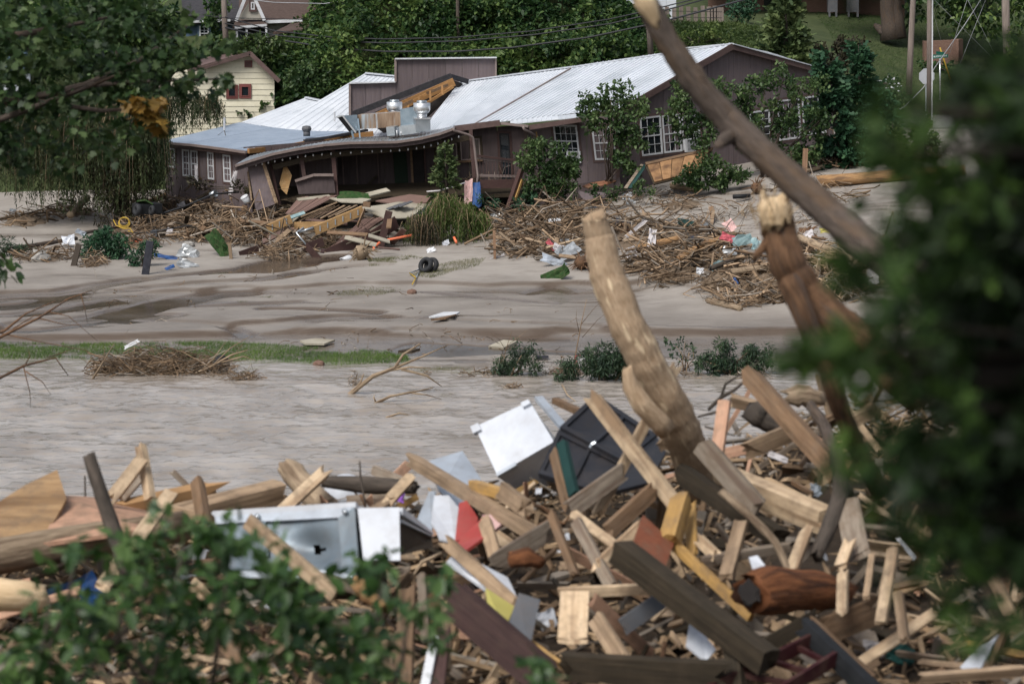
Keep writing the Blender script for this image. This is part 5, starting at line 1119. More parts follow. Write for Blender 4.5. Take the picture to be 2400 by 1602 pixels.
grass_patch('grassy edge below the dead willow strands', [(860, 612), (960, 602), (1010, 612), (960, 625), (870, 630)], 3000, .09, 'grass_dry', 36, thin=.36)
# ================================================================== FLOOD DEBRIS ON THE FAR BANK AND IN THE RIVER
rge = np.random.default_rng(23)
def sticks(mb, c, rx, ry, h, n, lmin, lmax, rmin, rmax, rg, upright=.25, bend=.18, flow=None):
    for i in range(n):
        a = rg.uniform(0, 6.283); q = math.sqrt(rg.random()); x = c.x + q * math.cos(a) * rx; y = c.y + q * math.sin(a) * ry
        if h < .8 and y > 72 and float(vnoise(x * .9 + 5, y * .8)) < .36 and rg.random() < .85: continue
        zg = gz(x, y) if y > 60 else c.z; top = h * max(0, 1 - q * q) ; z = max(zg, 0) + top * rg.uniform(.25, 1.0) + .02
        az = rg.uniform(0, 6.283) if flow is None else flow + rg.normal() * .5; el = rg.normal() * upright; L = rg.uniform(lmin, lmax) * (1 if rg.random() < .8 else 1.6)
        d = Vector((math.cos(az) * math.cos(el), math.sin(az) * math.cos(el), math.sin(el))) * L / 2; p = Vector((x, y, z + abs(d.z) * .5))
        r = rmin + (rmax - rmin) * rg.random() ** 2.2; k = Vector((rg.normal(), rg.normal(), rg.normal())) * bend * L * .5; k2 = Vector((rg.normal(), rg.normal(), rg.normal() * .6)) * bend * L * .6
        if rg.random() < .35: k, k2 = k * 2.4, k2 * 2.2
        mb.tube([p - d, p - d * .3 + k, p + d * .4 + k2, p + d], [r, r * .9, r * .7, r * .35], 4, m=int(rg.choice((0, 0, 2, 2, 3))), rnd=float(rg.random()))
    return mb
def mound(mb, c, rx, ry, h, rg, n=18):
    o = len(mb.v); vs = []; fs = []
    for i in range(7):
        t = i / 6
        for j in range(n):
            a = 2 * math.pi * j / n; q = (1 - t) * (1 + .18 * float(rg.normal()) * (i < 6)); x, y = c.x + rx * q * math.cos(a), c.y + ry * q * math.sin(a)
            vs.append((x, y, (gz(x, y) if y > 60 else c.z) - .05 + h * (1 - (1 - t) ** 2) * float(rg.uniform(.75, 1.05))))
    fs = [(i * n + j, i * n + (j + 1) % n, (i + 1) * n + (j + 1) % n, (i + 1) * n + j) for i in range(6) for j in range(n)] + [tuple(range(6 * n, 7 * n))]
    mb.add(vs, fs, 1, rnd=.3)
def heap(label, parts, seed, mat='twig', core='mud', flow=None, upright=.28):
    """parts: (px, py, half width px, half depth m, height m, sticks, min/max length, min/max radius)"""
    rg = np.random.default_rng(seed); mb = MB()
    for p in parts:
        c = G(p[0], p[1]); rx = p[2] / F * c.y
        if p[4] > .22: mound(mb, c, rx * .8, p[3] * .8, p[4] * .7, rg)
        sticks(mb, c, rx, p[3], p[4], int(p[5] * (.62 if seed in (47, 49) else .85)), p[6], p[7], p[8], p[9], rg, upright, flow=flow)
    o = mb.build('driftwood_heap', [mat, core, 'twig_dark', 'twig_grey']); return tag(o, label, 'debris heap', kind='stuff')
heap('tangled heap of roots and branches piled before the left wing', [(420, 500, 50, 2.2, .7, 330, .5, 1.8, .012, .05), (500, 500, 60, 2.4, 1.4, 460, .5, 2.0, .012, .06), (580, 505, 60, 2.4, 1.5, 460, .5, 2.0, .012, .06), (480, 550, 70, 2.2, .8, 380, .4, 1.8, .012, .05), (570, 560, 60, 2.0, .8, 330, .4, 1.6, .012, .05), (400, 545, 50, 1.8, .5, 200, .4, 1.5, .01, .045), (650, 545, 45, 1.8, 1.2, 260, .4, 1.6, .012, .05), (690, 590, 45, 1.4, .5, 170, .4, 1.4, .01, .04)], 41)
heap('branch litter strewn on sand at far left', [(60, 520, 70, 2.0, .4, 160, .5, 1.6, .012, .05), (170, 500, 60, 2.0, .35, 120, .4, 1.4, .012, .05), (300, 540, 60, 1.8, .35, 150, .4, 1.4, .01, .04), (100, 600, 80, 1.5, .25, 120, .4, 1.5, .012, .05), (330, 575, 50, 1.4, .25, 110, .3, 1.2, .01, .035)], 42, 'twig_dark')
heap('small root tangle at the foot of the cedar bush', [(220, 620, 30, .8, .35, 110, .25, .8, .008, .025), (265, 600, 18, .6, .4, 60, .2, .7, .006, .02)], 43)
heap('dry reed and root litter caught on the porch rail', [(742, 490, 40, 1.0, 1.6, 260, .3, 1.1, .008, .025)], 44)
heap('root tangle under the broken deck joists', [(760, 575, 60, 1.2, .6, 220, .3, 1.3, .01, .035), (880, 565, 40, .9, .5, 120, .3, 1.0, .01, .03), (640, 600, 40, 1.0, .4, 100, .3, 1.2, .01, .03)], 45)
heap('sticks and roots hanging off the porch corner', [(1110, 500, 28, .7, 1.5, 150, .3, 1.2, .008, .025), (1165, 495, 36, .6, 1.5, 90, .3, 1.0, .008, .02)], 46, upright=.9)
heap('driftwood field of sticks and roots across the right slope', [(1200, 540, 60, 2.0, .35, 240, .5, 2.2, .012, .05), (1290, 530, 80, 2.2, .4, 330, .5, 2.4, .012, .055), (1390, 540, 70, 2.2, .45, 300, .5, 2.2, .012, .055), (1330, 590, 70, 1.8, .5, 280, .4, 1.8, .012, .05), (1220, 590, 50, 1.5, .4, 180, .4, 1.8, .012, .045), (1480, 560, 70, 2.2, .55, 330, .5, 2.2, .012, .06), (1570, 575, 80, 2.2, .6, 380, .5, 2.2, .012, .06), (1660, 600, 80, 2.2, .6, 360, .5, 2.0, .012, .06), (1500, 630, 60, 1.6, .55, 230, .4, 1.6, .012, .05), (1590, 640, 70, 1.6, .5, 240, .4, 1.8, .012, .05)], 47, flow=.25)
heap('root tangle and trash heap below the dark fallen trunk', [(1700, 660, 70, 1.8, .6, 300, .4, 1.7, .012, .055), (1780, 680, 80, 1.8, .65, 340, .4, 1.7, .012, .06), (1870, 670, 80, 1.9, .65, 330, .4, 1.7, .012, .06), (1950, 640, 80, 2.0, .6, 300, .4, 1.8, .012, .055), (1960, 690, 80, 1.6, .6, 260, .4, 1.6, .012, .05), (2050, 640, 70, 2.0, .6, 220, .4, 1.8, .012, .05), (1730, 710, 60, 1.0, .3, 120, .3, 1.2, .01, .04), (1850, 590, 70, 1.6, .4, 180, .3, 1.4, .01, .04)], 48)
heap('thin scatter of twigs over the upper sand slope', [(1350, 490, 90, 1.6, .12, 130, .3, 1.3, .01, .035), (1500, 470, 90, 1.6, .15, 130, .3, 1.2, .01, .035), (1600, 480, 70, 1.4, .25, 120, .3, 1.2, .01, .035), (1720, 500, 80, 1.6, .10, 80, .3, 1.0, .008, .03), (1850, 520, 80, 1.6, .12, 80, .3, 1.0, .008, .03), (1600, 540, 70, 1.4, .25, 90, .3, 1.2, .01, .03), (1950, 470, 90, 1.4, .2, 120, .3, 1.2, .01, .035)], 49)
heap('pale root and branch litter along top of sand by the road', [(1860, 395, 60, 1.6, .4, 150, .4, 1.8, .012, .05), (1960, 380, 70, 1.8, .5, 230, .4, 2.0, .012, .06), (2050, 370, 60, 1.6, .4, 140, .4, 1.8, .012, .05), (1900, 440, 90, 1.0, .18, 110, .4, 1.4, .01, .04), (2150, 370, 60, 1.4, .3, 90, .4, 1.4, .01, .04)], 50)
heap('upright dry grass tussock in the middle of the driftwood field', [(1590, 560, 14, .35, .5, 150, .35, .8, .004, .01)], 51, upright=1.1)
heap('brush and reed raft grounded in the river at left', [(265, 890, 45, .7, .35, 240, .3, 1.1, .006, .02), (330, 885, 55, .9, .55, 380, .3, 1.1, .006, .02), (400, 885, 55, .9, .6, 380, .3, 1.1, .006, .02), (460, 890, 45, .7, .45, 240, .3, 1.2, .006, .02), (510, 880, 22, .5, .4, 90, .3, 1.4, .006, .018)], 52, 'twig_dark', flow=.1)
heap('snagged reed clump on the driftwood stump in the river', [(575, 915, 35, .45, .22, 120, .2, .7, .006, .016), (510, 900, 40, .3, .12, 60, .2, .8, .005, .014)], 53, 'twig_dark')
heap('small twig litter along shore by the cedar sprig', [(1130, 885, 50, .5, .12, 70, .2, .6, .005, .014), (1330, 880, 40, .6, .25, 90, .2, .7, .005, .016), (1760, 890, 50, .5, .2, 70, .2, .7, .005, .016), (1590, 885, 60, .5, .15, 60, .2, .7, .005, .014)], 54, 'twig_dark')
heap('stick bundle stranded in shallow water near the shore', [(1205, 933, 22, .25, .12, 40, .2, .6, .008, .018), (1000, 885, 10, .2, .15, 25, .15, .3, .006, .012)], 55)
heap('pebbly bits scattered over the mud flat', [(700, 680, 260, 6, .01, 60, .1, .5, .008, .02), (1200, 760, 300, 5, .01, 50, .1, .4, .008, .02), (900, 800, 300, 1.5, .01, 70, .1, .4, .008, .02), (300, 700, 260, 6, .01, 40, .1, .5, .008, .02)], 56, 'twig_dark')

def log(name, label, cat, pts, rad, mat, n=12, wob=.08, jag=.05, group=None, extra=(), sub=4, nz=.10):
    """tapering trunk through world points, with knots; extra: (points, radii) limbs"""
    rg = random.Random(label); P_, R_ = [], []
    for i in range(len(pts) - 1):
        for j in range(sub):
            f = j / sub; P_.append(pts[i].lerp(pts[i + 1], f)); R_.append((rad[i] + (rad[i + 1] - rad[i]) * f) * (1 + rg.uniform(-wob, wob)))
    P_.append(pts[-1]); R_.append(rad[-1])
    for k in range(1, len(P_) - 1): P_[k] = P_[k] * .5 + (P_[k - 1] + P_[k + 1]) * .25
    mb = MB(); mb.tube(P_, R_, n, 0, jag, wob * .35, nz=nz); o = mb.build(name, mat, None, smooth=True); tag(o, label, cat, group)
    for e in extra: MB().tube([e[0][0]] + [e[0][i].lerp(e[0][i + 1], f) for i in range(len(e[0]) - 1) for f in (.33, .66, 1)], [e[1][0]] + [e[1][i] + (e[1][i + 1] - e[1][i]) * f for i in range(len(e[0]) - 1) for f in (.33, .66, 1)], 12, 0, .02, .03, nz=nz).build('branch_stub', mat, o, smooth=True)
    return o
def glog(label, a, b, rpx, mat, lift=0, zb=None, group='logs on the far bank', bend=0, name='fallen_log', r2=None):
    A, B = G(a[0], a[1]), G(b[0], b[1]); r = rpx / F * A.y; A.z += r * .6 + lift; B.z += r * .6 + (lift if zb is None else zb); m = A.lerp(B, .5) + Vector((0, 0, bend))
    return log(name, label, 'log', [A, m, B], [r, r * .95, r * (r2 or .8)], mat, 10, group=group)
glog('long thick orange log on top of the sand by the road', (1915, 440), (2260, 412), 14, 'log_orange', .1, r2=.9)
glog('thin pale log leaning over root litter by the post', (1860, 418), (2030, 372), 5, 'driftwood', .1)
glog('reddish broken trunk sticking up near the small conifer bush', (2010, 385), (2055, 358), 7, 'log_orange', .1, .6)
glog('long orange pole log lying across the left heap', (330, 512), (480, 462), 6.5, 'log_orange', .5, .7)
glog('short stubby trunk piece at willow foot', (165, 520), (205, 500), 9, 'driftwood', .2, .6)
glog('grey trunk lying on sand at left edge', (10, 600), (180, 572), 6, 'bark_grey', .15)
glog('peeled pale log end pointing out of trash heap', (1660, 712), (1735, 735), 8, 'driftwood', 0, r2=.85)
glog('knotty pale branch log in trash heap', (1715, 672), (1850, 650), 9, 'driftwood', .4)
glog('smooth pale pole log sloping under the rust-barked trunk', (1870, 598), (2000, 655), 9, 'driftwood', .55)
glog('dark wet log across the trash heap', (1665, 665), (1755, 632), 6, 'bark_dark', .5)
glog('forked driftwood branch at left of heap base', (430, 555), (505, 560), 4, 'driftwood', .3)
glog('pale twisted branch at the near side of the left heap', (435, 548), (490, 538), 3.5, 'driftwood', .5)
glog('peeled root log below the green shrub on sand', (1575, 445), (1632, 455), 8, 'driftwood', .1, r2=.7)
glog('long pale stick log lying on the driftwood field', (1420, 550), (1520, 512), 4, 'driftwood', .2)
glog('thick brown log in the middle of the driftwood field', (1490, 620), (1590, 595), 10, 'log_orange', .35)
glog('brown curved log right of the white cloth strip', (1590, 640), (1690, 600), 8, 'log_orange', .45, bend=.1)
glog('brown fibrous log by the green turf roll', (1380, 650), (1440, 640), 12, 'bark_rust', .1)
glog('pale straight stick fence rail low on the slope', (1160, 572), (1335, 583), 3.5, 'wood_tan', .25, r2=.9)
glog('bleached board-like log at the top of driftwood field', (1165, 552), (1290, 535), 4.5, 'concrete', .2)
glog('thin pole at the right base of trash heap', (1755, 698), (1870, 683), 3.5, 'driftwood', .2)
glog('dark log at foot of the willow', (200, 560), (330, 535), 4, 'bark_dark', .2)
# root balls
def rootball(label, px, py, rpx, mat='driftwood', n=26, seed=1):
    rg = np.random.default_rng(seed); c = G(px, py); r = rpx / F * c.y; c.z += r * .7; o = empty('root_ball', G(px, py), label, 'stump', 'root balls')
    MB().tube([c + Vector((-.5 * r, 0, -.4 * r)), c + Vector((-.1 * r, 0, 0)), c + Vector((.4 * r, .1 * r, .3 * r))], [.5 * r, .75 * r, .4 * r], 12, 0, .05, .16).build('core', mat, o, smooth=True)
    mb = MB()
    for i in range(n):
        d = Vector(rg.normal(size=3)).normalized(); L = r * rg.uniform(.8, 1.6); k = Vector(rg.normal(size=3)) * r * .3
        mb.tube([c + d * r * .3, c + d * L * .7 + k * .5, c + d * L + k + Vector((0, 0, -.2 * r))], [.09 * r, .06 * r, .02 * r], 5)
    mb.build('roots', mat, o); return o
rootball('torn pale root ball beside the white bucket', 850, 612, 26, 'driftwood', 34, 2)
rootball('reddish root ball on the upper sand by the dark trunk', 1775, 455, 20, 'bark_rust', 26, 3)
rootball('fuzzy brown root ball near the green turf roll', 1365, 640, 24, 'bark_rust', 34, 4)
rootball('root ball in the driftwood field left of white cloth', 1470, 560, 18, 'bark_rust', 30, 5)
rootball('grey-brown root ball behind the rust-barked trunk', 1890, 570, 28, 'bark_rust', 34, 6)
rootball('splintered stump snagged in the river', 605, 912, 16, 'log_orange', 22, 7)
# ---- river snags
def gp(px, py, z): return PZ(px, py, z)
def branchy(label, main, r, side, mat='driftwood', z=None, name='river_snag', group='bare branches in the river'):
    o = MB().tube(main, [r * (1 - .75 * i / (len(main) - 1)) for i in range(len(main))], 7, 0, .02, .06).build(name, mat, None, smooth=True); tag(o, label, 'branch', group)
    for s in side: MB().tube(s, [r * .5, r * .35, r * .12][:len(s)], 5).build('twig', mat, o, smooth=True)
    return o
DR = PZ(860, 930, 0).y
q = lambda x, y, d=0: P(x, y, DR + d)
branchy('long forked bare branch rising from the river, reaching up right', [q(795, 945), q(830, 915), q(875, 880), q(925, 862), q(945, 830), q(985, 805)], .085, [[q(925, 862), q(990, 835), q(1050, 808)], [q(910, 868), q(960, 860), q(1010, 862)], [q(828, 918), q(845, 895), q(853, 875)], [q(940, 865), q(1000, 880), q(1035, 905)]])
branchy('low bare branch spreading over the water', [q(880, 945, -1), q(915, 928, -1), q(960, 920, -1), q(1015, 908, -1)], .05, [[q(915, 928, -1), q(960, 918, -1), q(1010, 913, -1)], [q(960, 920, -1), q(1000, 925, -1), q(1035, 935, -1)], [q(880, 940, -1), q(876, 930, -1), q(878, 925, -1)]])
branchy('thin trunk lying from stump across water to forked branch', [P(615, 912, 66), P(690, 925, 65.2), P(790, 944, 64.4)], .06, [])
branchy('curved stick arching out of the rapids', [q(905, 978, -3), q(935, 968, -3), q(962, 972, -3)], .035, [[q(920, 974, -3), q(940, 985, -3), q(945, 990, -3)]])
branchy('bent stick sticking out of the water beyond black panel', [P(1318, 902, 64), P(1330, 925, 63), P(1352, 943, 62.6)], .035, [[P(1290, 943, 62.6), P(1320, 935, 62.6), P(1352, 943, 62.6)]])
branchy('long raft branch slanting up at left end of river heap', [P(216, 890, 66.5), P(240, 850, 66.5), P(268, 805, 66.5)], .035, [[P(240, 850, 66.5), P(246, 830, 66.5), P(243, 812, 66.5)]])
branchy('bleached branch fan at right end of river heap', [P(450, 880, 67), P(500, 855, 67), P(545, 830, 67), P(580, 820, 67)], .05, [[P(500, 855, 67), P(540, 815, 67), P(590, 785, 67)], [P(520, 848, 67), P(570, 835, 67), P(600, 845, 67)], [P(470, 870, 67), P(500, 840, 67), P(530, 800, 67)]])
branchy('thin dry twig rising on the sand left of big log', [G(1345, 845), P(1362, 760, 70), P(1375, 700, 70)], .022, [[P(1362, 760, 70), P(1390, 725, 70), P(1410, 705, 70)], [P(1358, 780, 70), P(1350, 745, 70), P(1352, 725, 70)], [P(1365, 790, 70), P(1400, 750, 70), P(1425, 730, 70)]], 'twig_dark', name='dry_twig', group='dry twigs on shore')
branchy('tall dry weed stem above the cedar sprig', [G(1175, 880), P(1185, 820, 69), P(1200, 775, 69)], .018, [[P(1185, 820, 69), P(1170, 795, 69), P(1150, 780, 69)], [P(1188, 810, 69), P(1215, 790, 69), P(1240, 770, 69)]], 'twig_dark', name='dry_twig', group='dry twigs on shore')
# wisps of debris on branches
heap('hanging reed wisp on forked river branch', [(830, 940, 9, .12, .5, 40, .15, .4, .005, .01)], 57, upright=1.2)

# ---- sheets, boards, trash: each a thing of its own
def crumple(name, label, cat, px, py, w, h, mat, lift=.1, tilt=None, D=None, seed=None, group=None, amp=.3, res=6, curl=.0, pt=None):
    rg = random.Random(label if seed is None else seed); c = pt if pt is not None else (G(px, py, lift) if D is None else P(px, py, D)); tl = tilt if tilt is not None else rg.uniform(-.5, .5)
    x = Vector((math.cos(tl), rg.uniform(-.3, .3), math.sin(tl))).normalized(); z = Vector((rg.uniform(-.3, .3), -.8, .6)).normalized(); y = z.cross(x).normalized(); z = x.cross(y)
    vs = []; n = res; off = rg.uniform(0, 99)
    for k in (1, 0):
        for i in range(n):
            for j in range(n):
                u, v = i / (n - 1) - .5, j / (n - 1) - .5; q = mnoise.noise(Vector((u * 3.1 + off, v * 3.1, k * .02))) * amp * min(w, h) + mnoise.noise(Vector((u * 7 + off, v * 7, 3))) * amp * .4 * min(w, h)
                e = 1 + .25 * mnoise.noise(Vector((u * 2 + off, v * 2, 9))); vs.append(c + x * u * w * e + y * v * h * e + z * (q + curl * u * u * w - (1 - k) * .012))
    m = n * n; fs = [(i * n + j, i * n + j + 1, (i + 1) * n + j + 1, (i + 1) * n + j) for i in range(n - 1) for j in range(n - 1)]
    fs += [tuple(m + a for a in reversed(f)) for f in fs[:]]
    ring = [i * n for i in range(n)] + [(n - 1) * n + j for j in range(1, n)] + [i * n + n - 1 for i in range(n - 2, -1, -1)] + [j for j in range(n - 2, 0, -1)]
    fs += [(ring[k], m + ring[k], m + ring[(k + 1) % len(ring)], ring[(k + 1) % len(ring)]) for k in range(len(ring))]
    o = MB().add(vs, fs).build(name, mat, None, smooth=False); return tag(o, label, cat, group)
def gboard(name, label, cat, pts, th, mat, D=None, group=None):
    """flat piece through photo points; D per point or on the ground"""
    w = [P(p[0], p[1], p[2]) if len(p) > 2 else G(p[0], p[1], .12) for p in pts]
    o = MB().plate(w, th).build(name, mat); return tag(o, label, cat, group)
crumple('foil_sheet', 'crumpled silver foil sheet on sand right of leaning black post', 'sheet', 440, 602, .75, .6, 'foil', .15)
crumple('foil_sheet', 'second crumpled foil sheet nearer the stream', 'sheet', 440, 628, .8, .35, 'foil', .1)
crumple('plastic_scrap', 'bright orange plastic scrap on the sand', 'scrap', 318, 573, .5, .3, 'orange_plastic', .1, 0)
crumple('cloth_scrap', 'white cloth scrap in the left heap', 'cloth', 425, 518, .35, .2, 'cloth_white', .7)
crumple('cloth_scrap', 'white rag hanging low on left heap', 'cloth', 398, 560, .25, .4, 'cloth_white', .3)
crumple('cloth_scrap', 'grey rag at heap edge near forked branch', 'cloth', 360, 556, .3, .3, 'cloth_grey', .2)
crumple('blue_tarp', 'blue tarp strip lying by the leaning black post', 'tarp', 388, 607, .9, .18, 'blue_plastic', .1, -.2)
crumple('blue_tarp', 'small blue tarp scrap near the stream', 'tarp', 398, 634, .35, .15, 'blue_plastic', .1, .4)
crumple('blue_tarp', 'blue tarp hanging from the porch corner', 'tarp', 0, 0, .42, 1.1, 'blue_plastic', pt=P(1116, 455, 94.9), tilt=.05, amp=.15)
crumple('cloth_scrap', 'cream cloth bundle hanging from porch corner', 'cloth', 0, 0, .35, 1.1, 'cloth_pink', pt=P(1098, 448, 94.9), tilt=.15, amp=.4)
crumple('curtain', 'pale torn curtain hanging out of the left wing window', 'curtain', 0, 0, .2, 1.2, 'cloth_white', pt=P(546, 428, 98.3), tilt=.02, amp=.5)
crumple('curtain', 'short torn curtain blown from the paired window', 'curtain', 0, 0, .12, .8, 'cloth_white', pt=P(460, 405, 100.2), tilt=.1, amp=.5)
crumple('turf_sheet', 'rolled sheet of green artificial turf in left heap', 'turf', 515, 598, .55, 1.2, 'green_turf', .45, .7, curl=.8)
crumple('turf_sheet', 'green artificial turf roll at foot of driftwood field', 'turf', 1305, 660, 1.1, .5, 'green_turf', .1, .5, curl=.7)
crumple('turf_sheet', 'flat patch of green turf on the broken deck', 'turf', 0, 0, 1.3, .35, 'green_turf', pt=P(830, 458, 94.6), tilt=-.05, amp=.1)
crumple('metal_sheet', 'bent grey metal sheet beside the green turf roll', 'sheet', 1300, 630, 1.0, .35, 'sheet_grey', .15, -.35)
crumple('tarp_sheet', 'dark grey tarp draped over fibrous log', 'tarp', 1330, 620, .8, .5, 'cloth_grey', .4, .5)
crumple('cloth_scrap', 'white towel on slope by red rag', 'cloth', 1308, 612, .35, .3, 'cloth_white', .4)
crumple('cloth_scrap', 'dark red rag on slope by the white towel', 'cloth', 1292, 606, .2, .5, 'cloth_red', .4, .8)
crumple('cloth_scrap', 'light grey rag on slope above white towel', 'cloth', 1322, 598, .35, .3, 'cloth_grey', .4)
crumple('cloth_strip', 'white cloth stretched between sticks in driftwood field', 'cloth', 0, 0, .95, .14, 'cloth_white', pt=G(1490, 600, .9), tilt=.7, amp=.5)
crumple('cloth_strip', 'white cloth draped down over driftwood like a towel', 'cloth', 0, 0, .28, .75, 'cloth_white', pt=G(1528, 612, .75), tilt=-.1, amp=.5)
crumple('cloth_strip', 'pinkish white sheet bundled below stretched cloth', 'cloth', 1480, 632, .4, .5, 'cloth_white', .45)
crumple('paper_scrap', 'white paper fallen at the roots of the stretched cloth', 'scrap', 1380, 580, .1, .55, 'cloth_white', .5, .2)
crumple('cloth_strip', 'thin white strip dangling on bank by the fence rail', 'cloth', 1165, 610, .6, .08, 'cloth_white', .05, .3)
crumple('tarp_sheet', 'teal-grey tarp on top of the trash heap', 'tarp', 1738, 612, .7, .4, 'teal_tarp', .75, .3)
crumple('tarp_sheet', 'teal-grey tarp hanging lower in the trash heap', 'tarp', 1772, 618, .35, .5, 'teal_tarp', .65, -.4)
crumple('tarp_sheet', 'pale plastic film by the teal tarp', 'tarp', 1710, 626, .5, .3, 'foil', .6)
crumple('cloth_scrap', 'red rag in the trash heap', 'cloth', 1705, 606, .5, .3, 'cloth_red', .75, -.3)
crumple('cloth_scrap', 'pink sheet fragment above red rag', 'cloth', 1710, 580, .35, .5, 'cloth_pink', .7, .6)
crumple('cloth_scrap', 'blue rag low in the trash heap', 'cloth', 1725, 680, .22, .25, 'blue_plastic', .3)
crumple('cloth_scrap', 'dark cloth on slope near the stretched white cloth', 'cloth', 1460, 545, .6, .4, 'cloth_dark', .3)
crumple('cloth_scrap', 'dark blue cloth beside dry grass tussock', 'cloth', 1608, 550, .6, .25, 'teal_paint', .4, -.2)
crumple('cloth_scrap', 'dark grey cloth at top of trash heap', 'cloth', 1650, 552, .35, .3, 'cloth_grey', .2)
crumple('cloth_scrap', 'black bag scrap on driftwood field', 'cloth', 1625, 605, .35, .3, 'cloth_dark', .6)
crumple('metal_sheet', 'greenish metal scraps at left of trash heap', 'sheet', 1680, 655, .5, .25, 'teal_tarp', .5, .6)
crumple('paper_scrap', 'white box scrap at the left end of trash heap', 'scrap', 1640, 665, .25, .25, 'white_paint', .45)
crumple('cloth_scrap', 'white cloth on trash heap under the fallen trunk', 'cloth', 1895, 588, .35, .3, 'cloth_white', .6)
crumple('cloth_scrap', 'pale green foam piece on trash heap', 'scrap', 1935, 580, .4, .2, 'olive_panel', .6, 0)
crumple('cloth_scrap', 'white cloth hanging right end of trash heap', 'cloth', 2045, 695, .35, .6, 'cloth_white', .5)
crumple('cloth_scrap', 'white cloth scrap at slope right of fallen trunk', 'cloth', 2105, 560, .3, .3, 'cloth_white', .3)
crumple('plastic_scrap', 'white plastic tub on sand near shrub', 'scrap', 1470, 466, .45, .3, 'white_metal', .15, .1)
crumple('plastic_scrap', 'clear plastic bottle scrap below white tub', 'scrap', 1478, 478, .45, .25, 'foil', .1, -.2)
crumple('paper_scrap', 'white card lying on sand edge below shrub', 'scrap', 1385, 492, .5, .2, 'white_paint', .05, .05)
crumple('paper_scrap', 'white card strip beside wood block on sand', 'scrap', 1345, 498, .6, .1, 'white_paint', .05, .05)
crumple('chair_frame', 'white wire chair seat upturned in driftwood field', 'chair', 1300, 545, .5, .35, 'white_paint', .4, .2)
crumple('plastic_scrap', 'white scraps tangled by fallen willow', 'scrap', 1165, 520, .5, .35, 'foil', .2)
crumple('plastic_scrap', 'white foam crumbs at bottom of dead willow strands', 'scrap', 1010, 592, .35, .2, 'white_paint', .1)
crumple('plastic_scrap', 'white wire basket scrap under willow crown', 'scrap', 1045, 574, .3, .2, 'white_metal', .1)
crumple('paper_scrap', 'white paper scrap on river heap', 'scrap', 310, 845, .5, .12, 'white_paint', .5, .5)
crumple('paper_scrap', 'white bag at left end of river heap', 'scrap', 207, 900, .2, .2, 'cloth_white', .1)
crumple('paper_scrap', 'whitish rag in middle of river heap', 'scrap', 272, 895, .2, .3, 'cloth_white', .2)
crumple('plastic_scrap', 'white and maroon bag stranded past the cedars', 'scrap', 1665, 910, .6, .2, 'cloth_white', .05, 0)
crumple('plastic_scrap', 'white plastic by root clump left of drooping cedar', 'scrap', 1370, 868, .4, .35, 'cloth_white', .3)
crumple('cloth_scrap', 'dark red cloth near drooping cedar', 'cloth', 1355, 862, .2, .3, 'cloth_red', .3)
crumple('trash_scrap', 'grey lump of netting on sand at far left', 'scrap', 90, 605, .5, .35, 'stone', .2)
crumple('wire_rack', 'white wire rack stuck in sand at far left', 'rack', 160, 580, .5, .4, 'white_metal', .3)
crumple('plastic_scrap', 'grey bucket lid at far left sand', 'scrap', 190, 570, .4, .2, 'sheet_grey', .4)
crumple('plastic_scrap', 'white plastic bag at far left by post', 'scrap', 30, 512, .3, .25, 'cloth_grey', .3)
gboard('white_board', 'flat white board with splintered prop lying on mud', 'board', [(1005, 752), (1040, 746), (1078, 745), (1066, 753), (1020, 756)], .05, 'white_paint')
gboard('broken_board', 'dark wet broken board under white board on mud', 'board', [(1010, 770), (1040, 757), (1070, 752), (1045, 766)], .05, 'wood_brown')
gboard('cream_slab', 'cream foam slab lying on wet shore', 'slab', [(703, 806), (740, 800), (785, 803), (760, 812), (715, 812)], .06, 'ply_sheet')
gboard('black_board', 'flat black board lying by the wet margin', 'board', [(933, 818), (960, 812), (985, 813), (965, 819)], .05, 'wood_dark')
gboard('grey_slab', 'pale foam block on the wet margin by weed stems', 'slab', [(1145, 808), (1180, 800), (1212, 802), (1180, 812)], .12, 'ply_sheet')
gboard('dark_plank', 'dark plank in pool right of cedar sprig', 'board', [(1256, 838), (1285, 836), (1286, 840), (1257, 842)], .08, 'cloth_dark')
gboard('white_paddle', 'white oval paddle board standing in the river snag', 'board', [(573, 928, 65.8), (580, 913, 65.8), (590, 903, 65.8), (591, 910, 65.8), (582, 926, 65.8)], .04, 'white_paint')
gboard('rust_sheet', 'round rusty metal sheet lying under the right wall', 'sheet', [(1365, 436, 95.2), (1385, 428, 95.6), (1430, 421, 95.7), (1446, 422, 95.6), (1420, 432, 95.2), (1380, 440, 94.9)], .05, 'rust_sheet')
gboard('siding_piece', 'bent siding piece below the rusty sheet', 'board', [(1348, 443, 94.6), (1375, 452, 94.4), (1415, 450, 94.4), (1425, 462, 94), (1370, 470, 93.9)], .04, 'siding')
gboard('wood_block', 'tan wood block on sand below leafy branches', 'block', [(1384, 482), (1408, 470), (1412, 476), (1388, 488)], .2, 'wood_brown')
pm('osb_dark', (.16, .085, .04), (.30, .175, .085), 5, rough=.85, bump=.4, c3=(.10, .055, .03))
fsb = empty('shingle_panel', P(1560, 420, 94.5), 'fallen wooden roof panel with four shingle strips leaning on wall', 'panel')
SPQ = Quad(P(1533, 428, 94.2), P(1632, 404, 94.6), P(1672, 347, 95.6), P(1512, 383, 95.2))
for i in range(5):
    m = MB(); qbox(m, SPQ, .02 + .19 * i, .2 + .19 * i, .02, .88, -.05, .02 + .01 * (i % 2)); m.build('panel_strip', 'osb_dark', fsb)
m = MB(); qbox(m, SPQ, 0, 1, .88, 1, -.06, .06); m.build('top_rail', 'wood_brown', fsb)
m = MB(); qbox(m, SPQ, -.01, 1, -.02, .95, -.12, -.055); m.build('backing', 'wood_dark', fsb)
